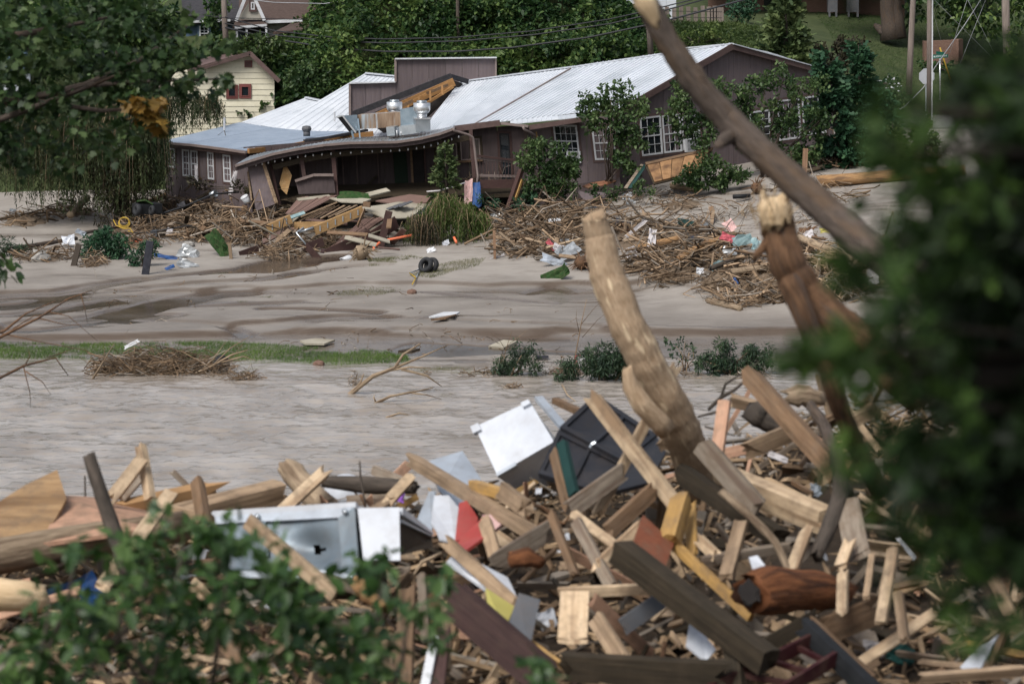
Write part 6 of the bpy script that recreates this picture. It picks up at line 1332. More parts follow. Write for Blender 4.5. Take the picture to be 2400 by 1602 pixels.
gboard('teal_plank', 'teal painted plank leaning below the shingle panel', 'board', [(1472, 440, 94.5), (1480, 441, 94.5), (1516, 388, 95.3), (1510, 385, 95.3)], .06, 'teal_paint')
gboard('grey_plank', 'grey plank leaning beside the teal plank', 'board', [(1462, 440, 94.6), (1470, 441, 94.6), (1508, 386, 95.4), (1502, 384, 95.4)], .06, 'wood_grey')
gboard('siding_piece', 'dark siding skirt board hanging by the rusty sheet', 'board', [(1436, 425, 95.6), (1452, 415, 95.6), (1458, 445, 95.4), (1446, 448, 95.4)], .05, 'siding_dark')
def gpost(label, a, b, w, mat, name='fence_post', t=None, D=None, cat='post', group=None):
    A = G(a[0], a[1], -.05) if D is None else P(a[0], a[1], D); B = P(b[0], b[1], A.y + (0 if D is None else .1)); o = MB().bar(A, B, w, t or w).build(name, mat); return tag(o, label, cat, group)
gpost('upright square wooden post in front of pale root litter', (1884, 425), (1888, 348), .19, 'post_wood')
gpost('short wooden fence post at left end of the pale rail', (1160, 612), (1158, 540), .1, 'post_wood')
gpost('thin metal rod standing under the shrub', (1323, 485), (1325, 430), .035, 'galv', 'metal_rod', cat='rod')
gpost('leaning black post wrapped in plastic on left sand', (340, 645), (352, 565), .26, 'cloth_dark', t=.14)
gpost('burnt forked stump post left of the cedar bush', (172, 622), (185, 572), .2, 'bark_dark', 'burnt_post')
gpost('dark timber post stub standing in left heap', (562, 540), (574, 482), .22, 'wood_brown', 'timber_stub')
gpost('big maroon deck post standing at the deck corner', (890, 580), (912, 495), .28, 'wood_maroon', 'deck_post')
gpost('dark leaning plank at left side of deck', (612, 535), (645, 475), .5, 'wood_dark', 'leaning_plank', .06, cat='board')
gpost('pale broken upright stick by the green turf', (542, 605), (538, 572), .12, 'driftwood', 'broken_stake', cat='stick')
# ---- wrecked deck
dk = empty('wrecked_deck', G(800, 560), 'wrecked timber deck of brown boards slid off the porch', 'deck')
def boards(Q, n, mat, parent, name='deck_board', gap=.004, along='t', th=.04, keep=None):
    for i in range(n):
        if keep and i not in keep: continue
        a0, a1 = i / n, (i + 1) / n; g = gap / max(Q.w(), .1); m = MB(); e0, e1 = random.uniform(-.02, .02), random.uniform(-.02, .02); d = random.uniform(-.012, .012)
        m.hexa([Q(a0 + g, e0, d - th), Q(a1 - g, e0, d - th), Q(a1 - g, 1 + e1, d - th), Q(a0 + g, 1 + e1, d - th)], [Q(a0 + g, e0, d), Q(a1 - g, e0, d), Q(a1 - g, 1 + e1, d), Q(a0 + g, 1 + e1, d)]); m.build(name, mat, parent)
boards(Quad(P(668, 500, 93.4), P(712, 498, 93.2), P(790, 458, 95.2), P(700, 462, 95.4)), 12, 'deck_board', dk)
boards(Quad(P(762, 588, 91.2), P(812, 570, 91.2), P(908, 508, 93.8), P(852, 512, 93.8)), 11, 'deck_board', dk)
MB().plate([P(775, 586, 91.0), P(830, 562, 91.2), P(900, 535, 92), P(925, 508, 93.8), P(908, 510, 93.9), P(815, 570, 91.3)], .04).build('deck_sheet', 'ply_sheet', dk)
boards(Quad(P(745, 512, 92.2), P(830, 496, 92.4), P(870, 480, 93.6), P(800, 482, 93.6)), 5, 'wood_tan', dk, 'joist', .09, keep=None)
boards(Quad(P(700, 515, 92.0), P(745, 510, 92.2), P(800, 478, 93.8), P(760, 486, 93.8)), 4, 'wood_tan', dk, 'joist', .10)
def lvl(a, b, h, n):
    A, B = P(*a), P(*b); o = MB().bar(A, B, .12, h).build('rim_beam', 'lvl', dk)
    for i in range(n):
        f = (i + .7) / (n + .3); c = A.lerp(B, f) + Vector((0, -.07, 0)); MB().box(c, (.02, .02, .11)).build('joist_hanger', 'galv', o)
lvl((627, 537, 91.6), (682, 513, 92), .34, 3); lvl((738, 540, 91.2), (850, 493, 92.2), .36, 6)
lvl((690, 528, 92.3), (770, 527, 92.1), .26, 0)
MB().plate([P(845, 486, 92.6), P(905, 478, 93.4), P(935, 472, 94.2), P(1005, 478, 94.4), P(960, 510, 92.6), P(906, 512, 92.2)], .05).build('deck_sheet', 'ply_sheet', dk)
MB().plate([P(772, 463, 94.8), P(830, 462, 94.8), P(870, 466, 94.2), P(850, 474, 93.6), P(800, 472, 93.8)], .05).build('deck_sheet', 'ply_sheet', dk)
MB().plate([P(840, 456, 95.2), P(905, 440, 95.8), P(915, 447, 95.6), P(870, 458, 95.0)], .05).build('deck_sheet', 'ply_sheet', dk)
MB().plate([P(880, 470, 94.6), P(960, 455, 95.2), P(1010, 460, 95), P(1000, 474, 94.4), P(940, 480, 94)], .05).build('deck_sheet', 'deck_board', dk)
MB().plate([P(695, 464, 95), P(770, 456, 95.4), P(780, 461, 95.2), P(700, 470, 94.8)], .05).build('deck_sheet', 'ply_sheet', dk)
for a, b, w, t, mt in (((855, 490, 92.2), (838, 530, 91.6), .14, .04, 'wood_brown'), ((852, 478, 92.4), (868, 480, 92.3), .2, .1, 'wood_brown'), ((562, 598, 90.4), (632, 574, 91), .3, .06, 'wood_maroon'), ((660, 600, 90.5), (758, 566, 91), .34, .06, 'wood_maroon'), ((716, 575, 90.3), (757, 616, 89.8), .26, .05, 'wood_maroon'), ((762, 600, 90.8), (870, 552, 91.6), .5, .06, 'wood_maroon'), ((840, 575, 91.4), (930, 520, 92.4), .5, .06, 'wood_maroon'), ((705, 508, 91.8), (790, 474, 92.6), .05, .03, 'wood_tan'), ((600, 530, 92.2), (700, 498, 92.8), .06, .04, 'wood_tan')):
    MB().bar(P(*a), P(*b), t, w).build('loose_board', mt, dk)
for i in range(3): MB().plate([P(905 + 14 * i, 488 - 3 * i, 93.0), P(938 + 12 * i, 476 - 3 * i, 93.6), P(944 + 12 * i, 478 - 3 * i, 93.4), P(912 + 14 * i, 490 - 3 * i, 92.9)], .03, Vector((0, 0, 1))).build('turf_strip', 'grey_panel', dk)
MB().plate([P(652, 515, 92), P(712, 494, 92.8), P(716, 500, 92.6), P(655, 522, 91.8)], .04).build('painted_board', 'teal_tarp', dk)
MB().plate([P(960, 520, 92.4), P(1000, 480, 93.6), P(1015, 470, 94), P(1010, 482, 93.4), P(965, 530, 92.2)], .04).build('dark_fabric', 'cloth_dark', dk)
# ---- pipes, tyre, buckets
def pipe(name, label, cat, pts, r, mat, n=8, group=None): return tag(MB().tube([P(*p) for p in pts], r, n).build(name, mat, None, smooth=True), label, cat, group)
pipe('orange_conduit', 'orange conduit curving up from black pipe on sand', 'pipe', [(873, 604, 90.6), (872, 592, 90.8), (877, 578, 91), (890, 568, 91.2)], .05, 'orange_plastic')
pipe('orange_conduit', 'orange conduit lying behind the big maroon post', 'pipe', [(908, 562, 91.6), (940, 556, 91.7), (965, 551, 91.8)], .05, 'orange_plastic')
pipe('orange_conduit', 'short orange conduit bit under the willow crown', 'pipe', [(1064, 556, 91.6), (1069, 566, 91.4), (1070, 570, 91.4)], .05, 'orange_plastic')
pipe('black_pipe', 'black corrugated pipe arching onto the sand', 'pipe', [(876, 606, 90.4), (886, 610, 90), (890, 625, 89.2), (889, 640, 88.6), (885, 646, 88.2)], .08, 'black_plastic')
pipe('black_pipe', 'long black pipe sticking from trash heap at right', 'pipe', [(1965, 615, 88), (2010, 608, 88.3), (2050, 600, 88.6)], .11, 'black_plastic')
pipe('black_pipe', 'black pipe section lying on the upper sand', 'pipe', [(1718, 461, 92.2), (1758, 459, 92.3)], .09, 'black_plastic')
pipe('black_cable', 'black cable sagging along the left heap', 'cable', [(300, 545, 94), (350, 545, 93), (400, 535, 93), (450, 528, 93)], .025, 'wire')
pipe('black_cable', 'black hose running across the top of left heap', 'cable', [(380, 500, 95), (430, 485, 96), (500, 455, 97), (560, 450, 97.5)], .04, 'wire')
pipe('metal_pipe', 'bent galvanised pipe sticking out below the deck', 'pipe', [(712, 533, 91), (694, 545, 90.9), (718, 574, 90.6)], .035, 'galv')
pipe('metal_pipe', 'galvanised pipe stub above bent pipe', 'pipe', [(702, 544, 91), (738, 532, 91.2)], .05, 'galv')
pipe('metal_pipe', 'thin white rod lying at stream edge below deck', 'rod', [(594, 592, 90.6), (614, 616, 89.8)], .02, 'white_paint')
pipe('white_pole', 'white plastic pole slanting beside stretched cloth', 'pole', [(1655, 590, 88.6), (1665, 565, 88.8)], .04, 'white_paint')
pipe('white_pole', 'bent white gutter piece standing in driftwood field', 'pole', [(1615, 598, 88.2), (1627, 582, 88.3), (1630, 563, 88.4), (1637, 562, 88.4)], .035, 'white_paint')
pipe('white_pole', 'white pipe with clamp lying at foot of concrete cylinder', 'pipe', [(1580, 702, 81.6), (1605, 712, 81), (1625, 720, 80.6)], .06, 'white_paint')
pipe('white_rope', 'frayed white rope running from fir to porch corner', 'rope', [(1000, 449, 94.2), (1028, 447, 94.2), (1060, 438, 94.4), (1090, 428, 94.6)], .03, 'cloth_white')
pipe('yellow_hose', 'coiled yellow hose lying on left sand', 'hose', [(266, 515, 92.6), (272, 528, 92.4), (290, 536, 92.2), (305, 535, 92.1), (312, 545, 92), (300, 541, 92)] , .018, 'yellow_paint')
c0 = P(291, 519, 92.4); yh = [x for x in COL.objects if x.get('label', '').startswith('coiled yellow')][0]
for k in range(3): MB().tube([c0 + Vector((math.cos(a) * (.19 + .02 * k), math.sin(a) * .1, math.sin(a) * (.17 + .01 * k) - .03 * k)) for a in [i * math.pi / 8 for i in range(17)]], .014, 6).build('hose_loop', 'yellow_paint', yh, smooth=True)
ty = empty('tyre_stack', G(1010, 642), 'two black tyres lying together on the sand', 'tyres', None)
def torus(c, ax, R_, r_, mat, parent, name='tyre'):
    ax = Vector(ax).normalized(); x = ax.orthogonal().normalized(); y = ax.cross(x); mb = MB(); n, k = 28, 10; vs = []; fs = []
    for i in range(n):
        a = 2 * math.pi * i / n; rd = x * math.cos(a) + y * math.sin(a)
        for j in range(k): b = 2 * math.pi * j / k; vs.append(c + rd * (R_ + r_ * math.cos(b)) + ax * r_ * 1.25 * math.sin(b))
    for i in range(n):
        for j in range(k): fs.append((i * k + j, ((i + 1) % n) * k + j, ((i + 1) % n) * k + (j + 1) % k, i * k + (j + 1) % k))
    return mb.add(vs, fs).build(name, mat, parent, smooth=True)
c0 = G(998, 645); torus(c0 + Vector((0, 0, .27)), (-.55, -.75, .45), .22, .085, 'tyre', ty); torus(c0 + Vector((.2, .15, .24)), (-.55, -.75, .45), .22, .085, 'tyre', ty)
tw = empty('stranded_tyre', PZ(520, 868, 0), 'grey tyre wrapped in brush at the right end of river heap', 'tyre'); torus(PZ(520, 872, 0) + Vector((0, 0, .22)), (.8, -.5, .2), .2, .1, 'tyre', tw)
def bucket(label, px, py, r, L, ax, mat, D=None, name='bucket'):
    c = G(px, py, r * .8) if D is None else P(px, py, D); ax = Vector(ax).normalized(); o = empty(name, c - Vector((0, 0, r)), label, name)
    mb = MB(); x = ax.orthogonal().normalized(); y = ax.cross(x); n = 24; vs = []; fs = []
    prof = [(0, 0), (.0, .82), (.08, .88), (1, 1.0), (1, .93), (.06, .80), (.05, 0)]
    for t, q in prof:
        for i in range(n): a = 2 * math.pi * i / n; vs.append(c + ax * (t - .5) * L + (x * math.cos(a) + y * math.sin(a)) * r * max(q, .01))
    for k in range(len(prof) - 1):
        for i in range(n): fs.append((k * n + i, k * n + (i + 1) % n, (k + 1) * n + (i + 1) % n, (k + 1) * n + i))
    mb.add(vs, fs).build('shell', mat, o, smooth=True)
    m = MB(); m.tube([c + ax * (.42 * L) + (x * math.cos(a) + y * math.sin(a)) * r * 1.03 for a in [2 * math.pi * i / 24 for i in range(25)]], r * .05, 5); m.build('rim', mat, o, smooth=True)
    return o
bucket('white propane-shaped bucket sitting on the left heap', 576, 467, .16, .3, (-.5, -.3, .9), 'white_paint', 96)
bucket('white bucket lying open towards camera on sand', 812, 612, .21, .45, (-.55, -.7, -.25), 'white_paint', 89.6)
bucket('beige concrete cylinder lying open on its side below slope', 1597, 682, .22, .5, (.25, -.85, -.4), 'concrete', 81.8, 'pipe_section')
bucket('small galvanised can in left heap', 500, 455, .14, .3, (.6, -.5, .2), 'galv', 97.2, 'metal_can')
bk = empty('toy_bicycle', G(970, 660), 'small yellow and grey bicycle frame lying by tyres', 'bicycle')
q = lambda x, y: G(x, y, .08) + Vector((0, 0, 0))
for a, b, mt in (((985, 640), (960, 652), 'galv'), ((960, 652), (975, 665), 'yellow_paint'), ((985, 640), (975, 665), 'galv'), ((975, 665), (966, 672), 'yellow_paint'), ((990, 634), (975, 645), 'wire_light')): MB().tube([q(*a), q(*b)], .022, 6).build('frame_tube', mt, bk, smooth=True)
mw = empty('riding_mower', P(340, 500, 94.5), 'overturned green and black riding mower in the left heap', 'mower')
MB().box(P(345, 488, 94.8), (.5, .4, .2), .5).build('chassis', 'black_plastic', mw); MB().plate([P(320, 473, 94.6), P(340, 470, 94.4), P(358, 480, 94.4), P(352, 484, 95), P(325, 478, 95.2)], .06).build('deck', 'green_turf', mw)
torus(P(322, 492, 94.2), (-.8, -.5, .2), .17, .09, 'tyre', mw, 'wheel'); torus(P(356, 493, 94.3), (-.8, -.5, .2), .14, .07, 'tyre', mw, 'wheel')
# logs, foam, cup-like bits behind left
for i, (x, y, w) in enumerate(((365, 418, 20), (372, 408, 16), (360, 428, 18))): glog(('nearest', 'upper', 'middle')[i] + ' pale log on sand beyond left wing corner', (x - w, y + 6), (x + w, y - 3), 3.5, 'log_orange', .05, group='pale logs beyond left wing')
# stones
def rock(label, px, py, r, mat='stone'):
    c = G(px, py, r * .35); rg = random.Random(label); vs = []; fs = []; n, k = 9, 6
    for i in range(k + 1):
        th = math.pi * i / k
        for j in range(n): a = 2 * math.pi * j / n; e = r * (1 + .25 * mnoise.noise(Vector((math.cos(a) * 2, math.sin(a) * 2, th * 2 + px)))); vs.append(c + Vector((math.sin(th) * math.cos(a) * e * 1.3, math.sin(th) * math.sin(a) * e, math.cos(th) * e * .8)))
    for i in range(k):
        for j in range(n): fs.append((i * n + j, (i + 1) * n + j, (i + 1) * n + (j + 1) % n, i * n + (j + 1) % n))
    return tag(MB().add(vs, fs).build('rock', mat, None), label, 'rock')
rock('pale rounded boulder by road conifers', 2128, 362, .28); rock('grey boulder on left sand by cedar bush', 96, 610, .3); rock('small pale rock near the heap on left sand', 442, 578, .2); rock('brown rock on grass strip', 340, 828, .1); rock('reddish rock at stream by tyres', 965, 688, .14, 'brick_far'); rock('brown rock in shallow water near grass', 747, 855, .14, 'brick_far')
rock('dark wrapped bale at road sand edge', 2040, 376, .3, 'cloth_dark')

# ---- broken boards jumbled through the wreckage and the drift
rgw = random.Random(61)
def jumble(n, box, mats, zlift, where, grp, L=(.6, 1.9), w=(.08, .24)):
    for i in range(n):
        px, py = rgw.uniform(box[0], box[1]), rgw.uniform(box[2], box[3]); c = G(px, py, rgw.uniform(*zlift)); l = rgw.uniform(*L); az = rgw.uniform(0, 3.14); el = rgw.gauss(0, .3); d = Vector((math.cos(az) * math.cos(el), math.sin(az) * math.cos(el) * .6, math.sin(el))) * l / 2; mt = rgw.choice(mats); ww = rgw.uniform(*w)
        o = MB().bar(c - d, c + d, ww, .045, Vector((rgw.gauss(0, .5), -.6, 1))).build('drift_board', mt); f = (px - box[0]) / (box[1] - box[0]); g = (py - box[2]) / (box[3] - box[2])
        tag(o, f"{'long' if l > (L[0] + L[1]) / 2 else 'short'} {'wide' if ww > .15 else 'narrow'} {WW[mt]} board {('at left end of', 'left in', 'right in', 'at right end of')[min(int(f * 4), 3)]} {where}, {('upper', 'middle', 'lower')[min(int(g * 3), 2)]} part", 'board', grp)
WW = {'wood_maroon': 'maroon', 'wood_brown': 'brown', 'wood_tan': 'tan', 'wood_grey': 'grey', 'deck_board': 'reddish', 'ply_sheet': 'beige', 'driftwood': 'bleached', 'wood_dark': 'blackish', 'wood_pale': 'pale'}
jumble(72, (590, 950, 500, 605), ('wood_maroon', 'wood_brown', 'wood_tan', 'wood_grey', 'deck_board', 'deck_board', 'wood_dark', 'ply_sheet'), (.1, 1.1), 'the deck wreckage', 'broken boards in the deck wreckage')
jumble(22, (400, 600, 500, 575), ('wood_brown', 'wood_tan', 'wood_grey', 'wood_dark'), (.3, .9), 'the left branch heap', 'boards in the left branch heap')
jumble(34, (1180, 1720, 515, 640), ('wood_pale', 'wood_tan', 'wood_grey', 'driftwood', 'wood_brown'), (.15, .55), 'the driftwood field', 'boards in the driftwood field', (.5, 1.8), (.06, .18))
jumble(22, (1680, 2060, 570, 700), ('wood_tan', 'wood_grey', 'driftwood', 'wood_brown', 'wood_dark'), (.3, .7), 'the trash heap', 'boards in the trash heap', (.4, 1.4), (.06, .18))
# ================================================================== LUMBER PILE ON THE NEAR BANK
rgf = random.Random(5)
def Dp(px, py):
    t = (py - pile_top(px)) / (1660 - pile_top(px)); return D_FAR + (D_NEAR - D_FAR) * min(max(t, -.15), 1)
def beam_mesh(L, w, t, jag=.03, seed=0, segs=4, bow=.004):
    """board lying along X, ends splintered"""
    rg = random.Random(seed); ring = [(-1, -1), (0, -1), (1, -1), (1, 0), (1, 1), (0, 1), (-1, 1), (-1, 0)]; vs = []; fs = []; b = rg.uniform(-bow, bow) * L
    for i in range(segs + 1):
        f = i / segs
        for k, (y, z) in enumerate(ring):
            x = (f - .5) * L
            if i in (0, segs): x += rg.uniform(-1, 1) * jag
            e = 1 - .06 * (abs(y) == 1 and abs(z) == 1)
            vs.append((x, y * w / 2 * e, z * t / 2 * e + b * (1 - (2 * f - 1) ** 2)))
    for i in range(segs):
        for k in range(8): fs.append((i * 8 + k, i * 8 + (k + 1) % 8, (i + 1) * 8 + (k + 1) % 8, (i + 1) * 8 + k))
    c = len(vs); vs += [(-L / 2 + rg.uniform(-.3, .6) * jag, 0, 0), (L / 2 + rg.uniform(-.6, .3) * jag, 0, 0)]
    fs += [(c, (k + 1) % 8, k) for k in range(8)] + [(c + 1, segs * 8 + k, segs * 8 + (k + 1) % 8) for k in range(8)]
    return vs, fs
def frame_x(A, B, roll):
    x = (B - A).normalized(); v = (Vector((0, 0, CAM_H)) - (A + B) / 2).normalized(); z = (v - x * v.dot(x)).normalized(); y = z.cross(x)
    R = Matrix.Rotation(roll, 3, x); z, y = R @ z, R @ y
    M = Matrix((x, y, z)).transposed().to_4x4(); M.translation = (A + B) / 2; return M
def beam(name, label, a, b, wpx, mat, tpx=None, roll=None, cat='board', group=None, jag=None, D=None, dD=None):
    """timber between two photo points; width in photo pixels"""
    rg = random.Random(label); Da = a[2] if len(a) > 2 else Dp(a[0], a[1]); Db = b[2] if len(b) > 2 else Dp(b[0], b[1])
    A, B = P(a[0], a[1], Da), P(b[0], b[1], Db); s = (Da + Db) / 2 / F; w = wpx * s; t = (tpx * s if tpx else min(max(w * .42, .03), .09))
    vs, fs = beam_mesh((B - A).length, w, t, jag if jag is not None else w * rg.choice((.12, .25, .5, .8)), rg.random())
    me = bpy.data.meshes.new(name); me.from_pydata(vs, [], fs); me.materials.append(MAT[mat]); me.update()
    o = bpy.data.objects.new(name, me); COL.objects.link(o); o.matrix_world = frame_x(A, B, rg.uniform(.25, .7) * rg.choice((-1, 1)) if roll is None else roll)
    return tag(o, label, cat, group)
BL = [  # name, label, a, b, width px, material, thickness px, roll
 ('pine_stud', 'long pale pine stud slanting across the black panel', (1388, 930, 15.6), (1588, 1188, 14.9), 37, 'wood_pale', 22, .5),
 ('pine_stud', 'pale stud crossing behind the slanting pine stud', (1582, 862, 15.9), (1398, 1208, 15.2), 26, 'wood_pale', 16, -.4),
 ('short_board', 'short pale board resting against base of big log', (1548, 1046, 15.4), (1614, 982, 15.5), 24, 'wood_tan', 12, .4),
 ('gold_rail', 'long golden varnished rail running down right', (1566, 1262, 14.4), (1762, 1445, 13.8), 26, 'wood_gold', 18, .5),
 ('gold_block', 'golden grooved timber block end standing up', (1598, 1172, 14.6), (1570, 1268, 14.3), 46, 'wood_gold', 40, .6),
 ('gold_board', 'golden side panel beside the grooved block', (1618, 1182, 14.8), (1622, 1300, 14.4), 36, 'wood_gold', 10, .9),
 ('dark_beam', 'thick dark olive-brown beam slanting through the middle', (1452, 1290, 13.6), (1800, 1550, 12.8), 62, 'wood_dark', 60, .55),
 ('dark_beam', 'wide dark chocolate beam at bottom centre', (1072, 1410, 13.3), (1290, 1600, 12.8), 92, 'wood_maroon', 40, .35),
 ('stud', 'stud lying over the white sheet strip', (1050, 1272, 14.3), (1216, 1424, 13.8), 32, 'wood_tan', 18, .4),
 ('stud', 'long brown edge-on stud from grey sheet to centre', (966, 1078, 16.6), (1262, 1256, 14.9), 30, 'wood_tan', 30, .5),
 ('stud', 'pale stud leaning across the dented grey panel', (580, 1220, 13.6), (788, 1394, 13.3), 38, 'wood_pale', 20, .35),
 ('stud', 'upright pale stud standing against river at left', (330, 1046, 17.2), (352, 1168, 16.9), 24, 'wood_pale', 20, .8),
 ('stud', 'pale stud propped against the upright stud', (328, 1082, 17.0), (258, 1172, 16.8), 32, 'wood_pale', 16, .3),
 ('stud', 'weathered grey stud behind propped pale stud', (334, 1112, 17.4), (284, 1170, 17.2), 22, 'wood_grey', 14, .3),
 ('stud', 'long pale stud slanting down past the dark branch', (400, 1155, 16.2), (240, 1375, 14.5), 36, 'wood_pale', 16, .25),
 ('squared_timber', 'orange squared timber lying level at left', (278, 1196, 17.2), (508, 1146, 17.6), 42, 'log_orange', 40, .4),
 ('post', 'short dark-edged post standing before orange timber', (462, 1128, 16.6), (478, 1222, 16.2), 30, 'wood_brown', 24, .7),
 ('squared_timber', 'tan squared timber with rotten end right of short post', (380, 1222, 16.8), (662, 1150, 17.3), 54, 'wood_tan', 54, .45),
 ('stud', 'pale stud leaning over the weathered log butt', (762, 1104, 17.2), (656, 1202, 16.6), 30, 'wood_pale', 18, .35),
 ('board', 'grey board behind driftwood slab', (880, 1102, 18.2), (974, 1142, 17.8), 24, 'wood_grey', 18, .3),
 ('board', 'small pale board by the purple rag', (960, 1120, 17.2), (912, 1172, 16.9), 28, 'wood_pale', 14, .4),
 ('board', 'small tan board leaning left of purple rag', (912, 1172, 17.2), (864, 1202, 16.8), 22, 'wood_tan', 14, .4),
 ('teal_board', 'teal painted board standing beside black panel', (1318, 1038, 15.6), (1346, 1160, 15.2), 26, 'teal_paint', 18, .6),
 ('board', 'dark brown board beside the teal board', (1300, 1060, 15.8), (1330, 1180, 15.4), 26, 'wood_brown', 18, .6),
 ('weathered_plank', 'long weathered grey plank from big log base to right', (1650, 1048, 15.1), (1778, 1192, 14.6), 54, 'wood_grey', 22, .3),
 ('dark_plank', 'dark split plank with pale broken end at right', (1758, 882, 16.2), (1962, 1110, 14.9), 46, 'wood_brown', 34, .35),
 ('pale_beam', 'thick fresh pale beam lying right of centre', (1690, 1118, 15.2), (1942, 1222, 14.6), 62, 'wood_pale', 50, .5),
 ('dark_beam', 'dark olive beam under the weathered grey plank', (1592, 1106, 15.2), (1830, 1262, 14.5), 46, 'wood_dark', 40, .4),
 ('pink_post', 'pinkish upright board right of big log', (1698, 942, 16.8), (1680, 1072, 16.4), 32, 'wood_pink', 14, .4),
 ('stud', 'tan stud lying behind the pinkish board', (1716, 938, 17.2), (1806, 962, 17.2), 28, 'wood_tan', 22, .5),
 ('stud', 'wide tan plank behind split dark plank', (1760, 1052, 16.6), (1880, 1002, 16.4), 44, 'wood_tan', 20, .3),
 ('stud', 'tan block end beside conifer sprays', (1990, 990, 16.6), (2058, 958, 16.6), 30, 'wood_tan', 24, .4),
 ('stud', 'upright stud right of the rotten red stump', (2094, 1288, 13.9), (2064, 1462, 13.4), 28, 'wood_pale', 18, .4),
 ('stud', 'short upright stud beside the rotten red stump', (1976, 1345, 13.8), (1974, 1440, 13.5), 26, 'wood_pale', 18, .4),
 ('stud', 'tan upright stud above the red stump', (1892, 1240, 14.3), (1855, 1338, 14.0), 30, 'wood_pale', 16, .4),
 ('stud', 'upright stud farther right in the dim corner', (2106, 1390, 13.5), (2120, 1500, 13.2), 24, 'wood_tan', 16, .4),
 ('stud', 'slanted stud under conifer at far right', (2305, 1310, 13.8), (2370, 1440, 13.4), 32, 'wood_tan', 16, .4),
 ('stud', 'level tan board at the bottom right corner', (2165, 1588, 12.9), (2400, 1570, 12.9), 26, 'wood_tan', 20, .6),
 ('stud', 'olive upright stud above golden rail', (1738, 1222, 14.4), (1702, 1352, 14.0), 34, 'wood_tan', 20, .4),
 ('stud', 'grey lavender board lying level above red stump', (1650, 1312, 14.2), (1842, 1282, 14.2), 24, 'wood_grey', 16, .5),
 ('stud', 'pale chunky stud right of golden panel', (1640, 1265, 14.4), (1676, 1300, 14.2), 28, 'wood_pale', 18, .4),
 ('stud', 'weathered plank fan behind centre twig', (1340, 1190, 15.0), (1460, 1105, 15.4), 44, 'wood_grey', 16, .3),
 ('stud', 'brown plank running under the pale studs', (1420, 1250, 14.6), (1530, 1150, 15.0), 40, 'wood_brown', 20, .4),
 ('stud', 'pale angled board left of red-brown panel', (1400, 1330, 14.0), (1502, 1236, 14.4), 36, 'wood_pale', 18, .3),
 ('stud', 'orange-edged stud left of the angled board', (1440, 1278, 14.2), (1350, 1210, 14.7), 26, 'wood_pale', 14, .4),
 ('stud', 'dark weathered stud in centre pointing down', (1350, 1220, 14.3), (1432, 1372, 13.9), 30, 'wood_grey', 18, .4),
 ('twisted_root', 'brown curved root stick upright in centre', (1292, 1205, 14.4), (1348, 1345, 14.0), 20, 'wood_brown', 20, .4),
 ('door_stile', 'broad pale cabinet stile standing at centre bottom', (1348, 1385, 13.7), (1342, 1500, 13.3), 74, 'wood_pale', 14, .12),
 ('door_rail', 'level pale cabinet rail joined to broad stile', (1310, 1388, 13.8), (1540, 1378, 13.8), 26, 'wood_pale', 16, .4),
 ('slate_board', 'dark slate board slanting right of cabinet stile', (1460, 1468, 13.5), (1560, 1398, 13.7), 44, 'grey_panel', 10, .2),
 ('stud', 'dusty stud leaning at bottom right of cabinet stile', (1395, 1445, 13.3), (1462, 1550, 13.0), 42, 'wood_tan', 26, .4),
 ('stud', 'wide upright brown board at bottom centre-left', (955, 1380, 13.4), (945, 1640, 12.8), 44, 'wood_brown', 20, .3),
 ('stud', 'thin grey upright board beside wide brown board', (988, 1350, 13.5), (998, 1500, 13.1), 22, 'wood_grey', 14, .3),
 ('white_post', 'narrow white painted strip at bottom centre', (1020, 1490, 13.2), (990, 1640, 12.8), 24, 'white_paint', 12, .3),
 ('maroon_board', 'maroon board next to the narrow white strip', (1040, 1480, 13.3), (1025, 1640, 12.8), 34, 'wood_maroon', 14, .3),
 ('black_post', 'black square post slanting at bottom right', (1888, 1470, 13.3), (2066, 1640, 12.7), 44, 'black_plastic', 40, .5),
 ('stud', 'brown board edge on top of the black post', (1905, 1456, 13.35), (2050, 1592, 12.9), 22, 'wood_brown', 14, .5),
 ('box_side', 'wide brown box board right of the black post', (1930, 1480, 13.6), (2050, 1432, 13.8), 70, 'wood_brown', 12, .3),
 ('stud', 'dark short post end at bottom right centre', (1722, 1520, 13.0), (1732, 1640, 12.8), 46, 'wood_dark', 44, .5),
 ('stud', 'olive plank lying under dark beam at right', (1780, 1520, 13.4), (1905, 1450, 13.6), 40, 'wood_dark', 14, .3),
 ('yellow_board', 'yellow-green edged lumber end under white appliance', (1108, 1136, 15.8), (1190, 1160, 15.5), 26, 'wood_gold', 22, .4),
 ('stud', 'tan knotty lumber end right of yellow lumber', (1178, 1150, 15.5), (1232, 1190, 15.2), 42, 'wood_tan', 24, .4),
 ('stud', 'tan broken board under the red sheet', (1138, 1225, 14.9), (1160, 1300, 14.6), 34, 'wood_tan', 16, .4),
 ('weathered_plank', 'splintered weathered slab below centre logs', (1160, 1320, 14.5), (1290, 1240, 14.9), 50, 'wood_grey', 16, .3),
 ('scrap_board', 'torn cardboard-like board hanging at right', (1985, 1175, 14.6), (2010, 1300, 14.1), 62, 'wood_grey', 8, .2),
 ('stud', 'short light stud under torn hanging board', (1990, 1270, 14.1), (1970, 1325, 13.9), 28, 'wood_pale', 14, .3),
 ('stud', 'level board by the bottom-left leaves', (380, 1190, 16.6), (470, 1210, 16.4), 26, 'wood_tan', 16, .4),
 ('stud', 'brown board among the lower-left leaves', (520, 1500, 12.9), (600, 1590, 12.7), 34, 'wood_brown', 18, .4),
 ('stud', 'pale splintered board among lower-left leaves', (684, 1462, 13.1), (768, 1518, 12.9), 36, 'wood_pale', 14, .3),
 ('dark_beam', 'dark wide plank at bottom middle', (1340, 1562, 12.9), (1700, 1582, 12.8), 70, 'wood_dark', 40, .3),
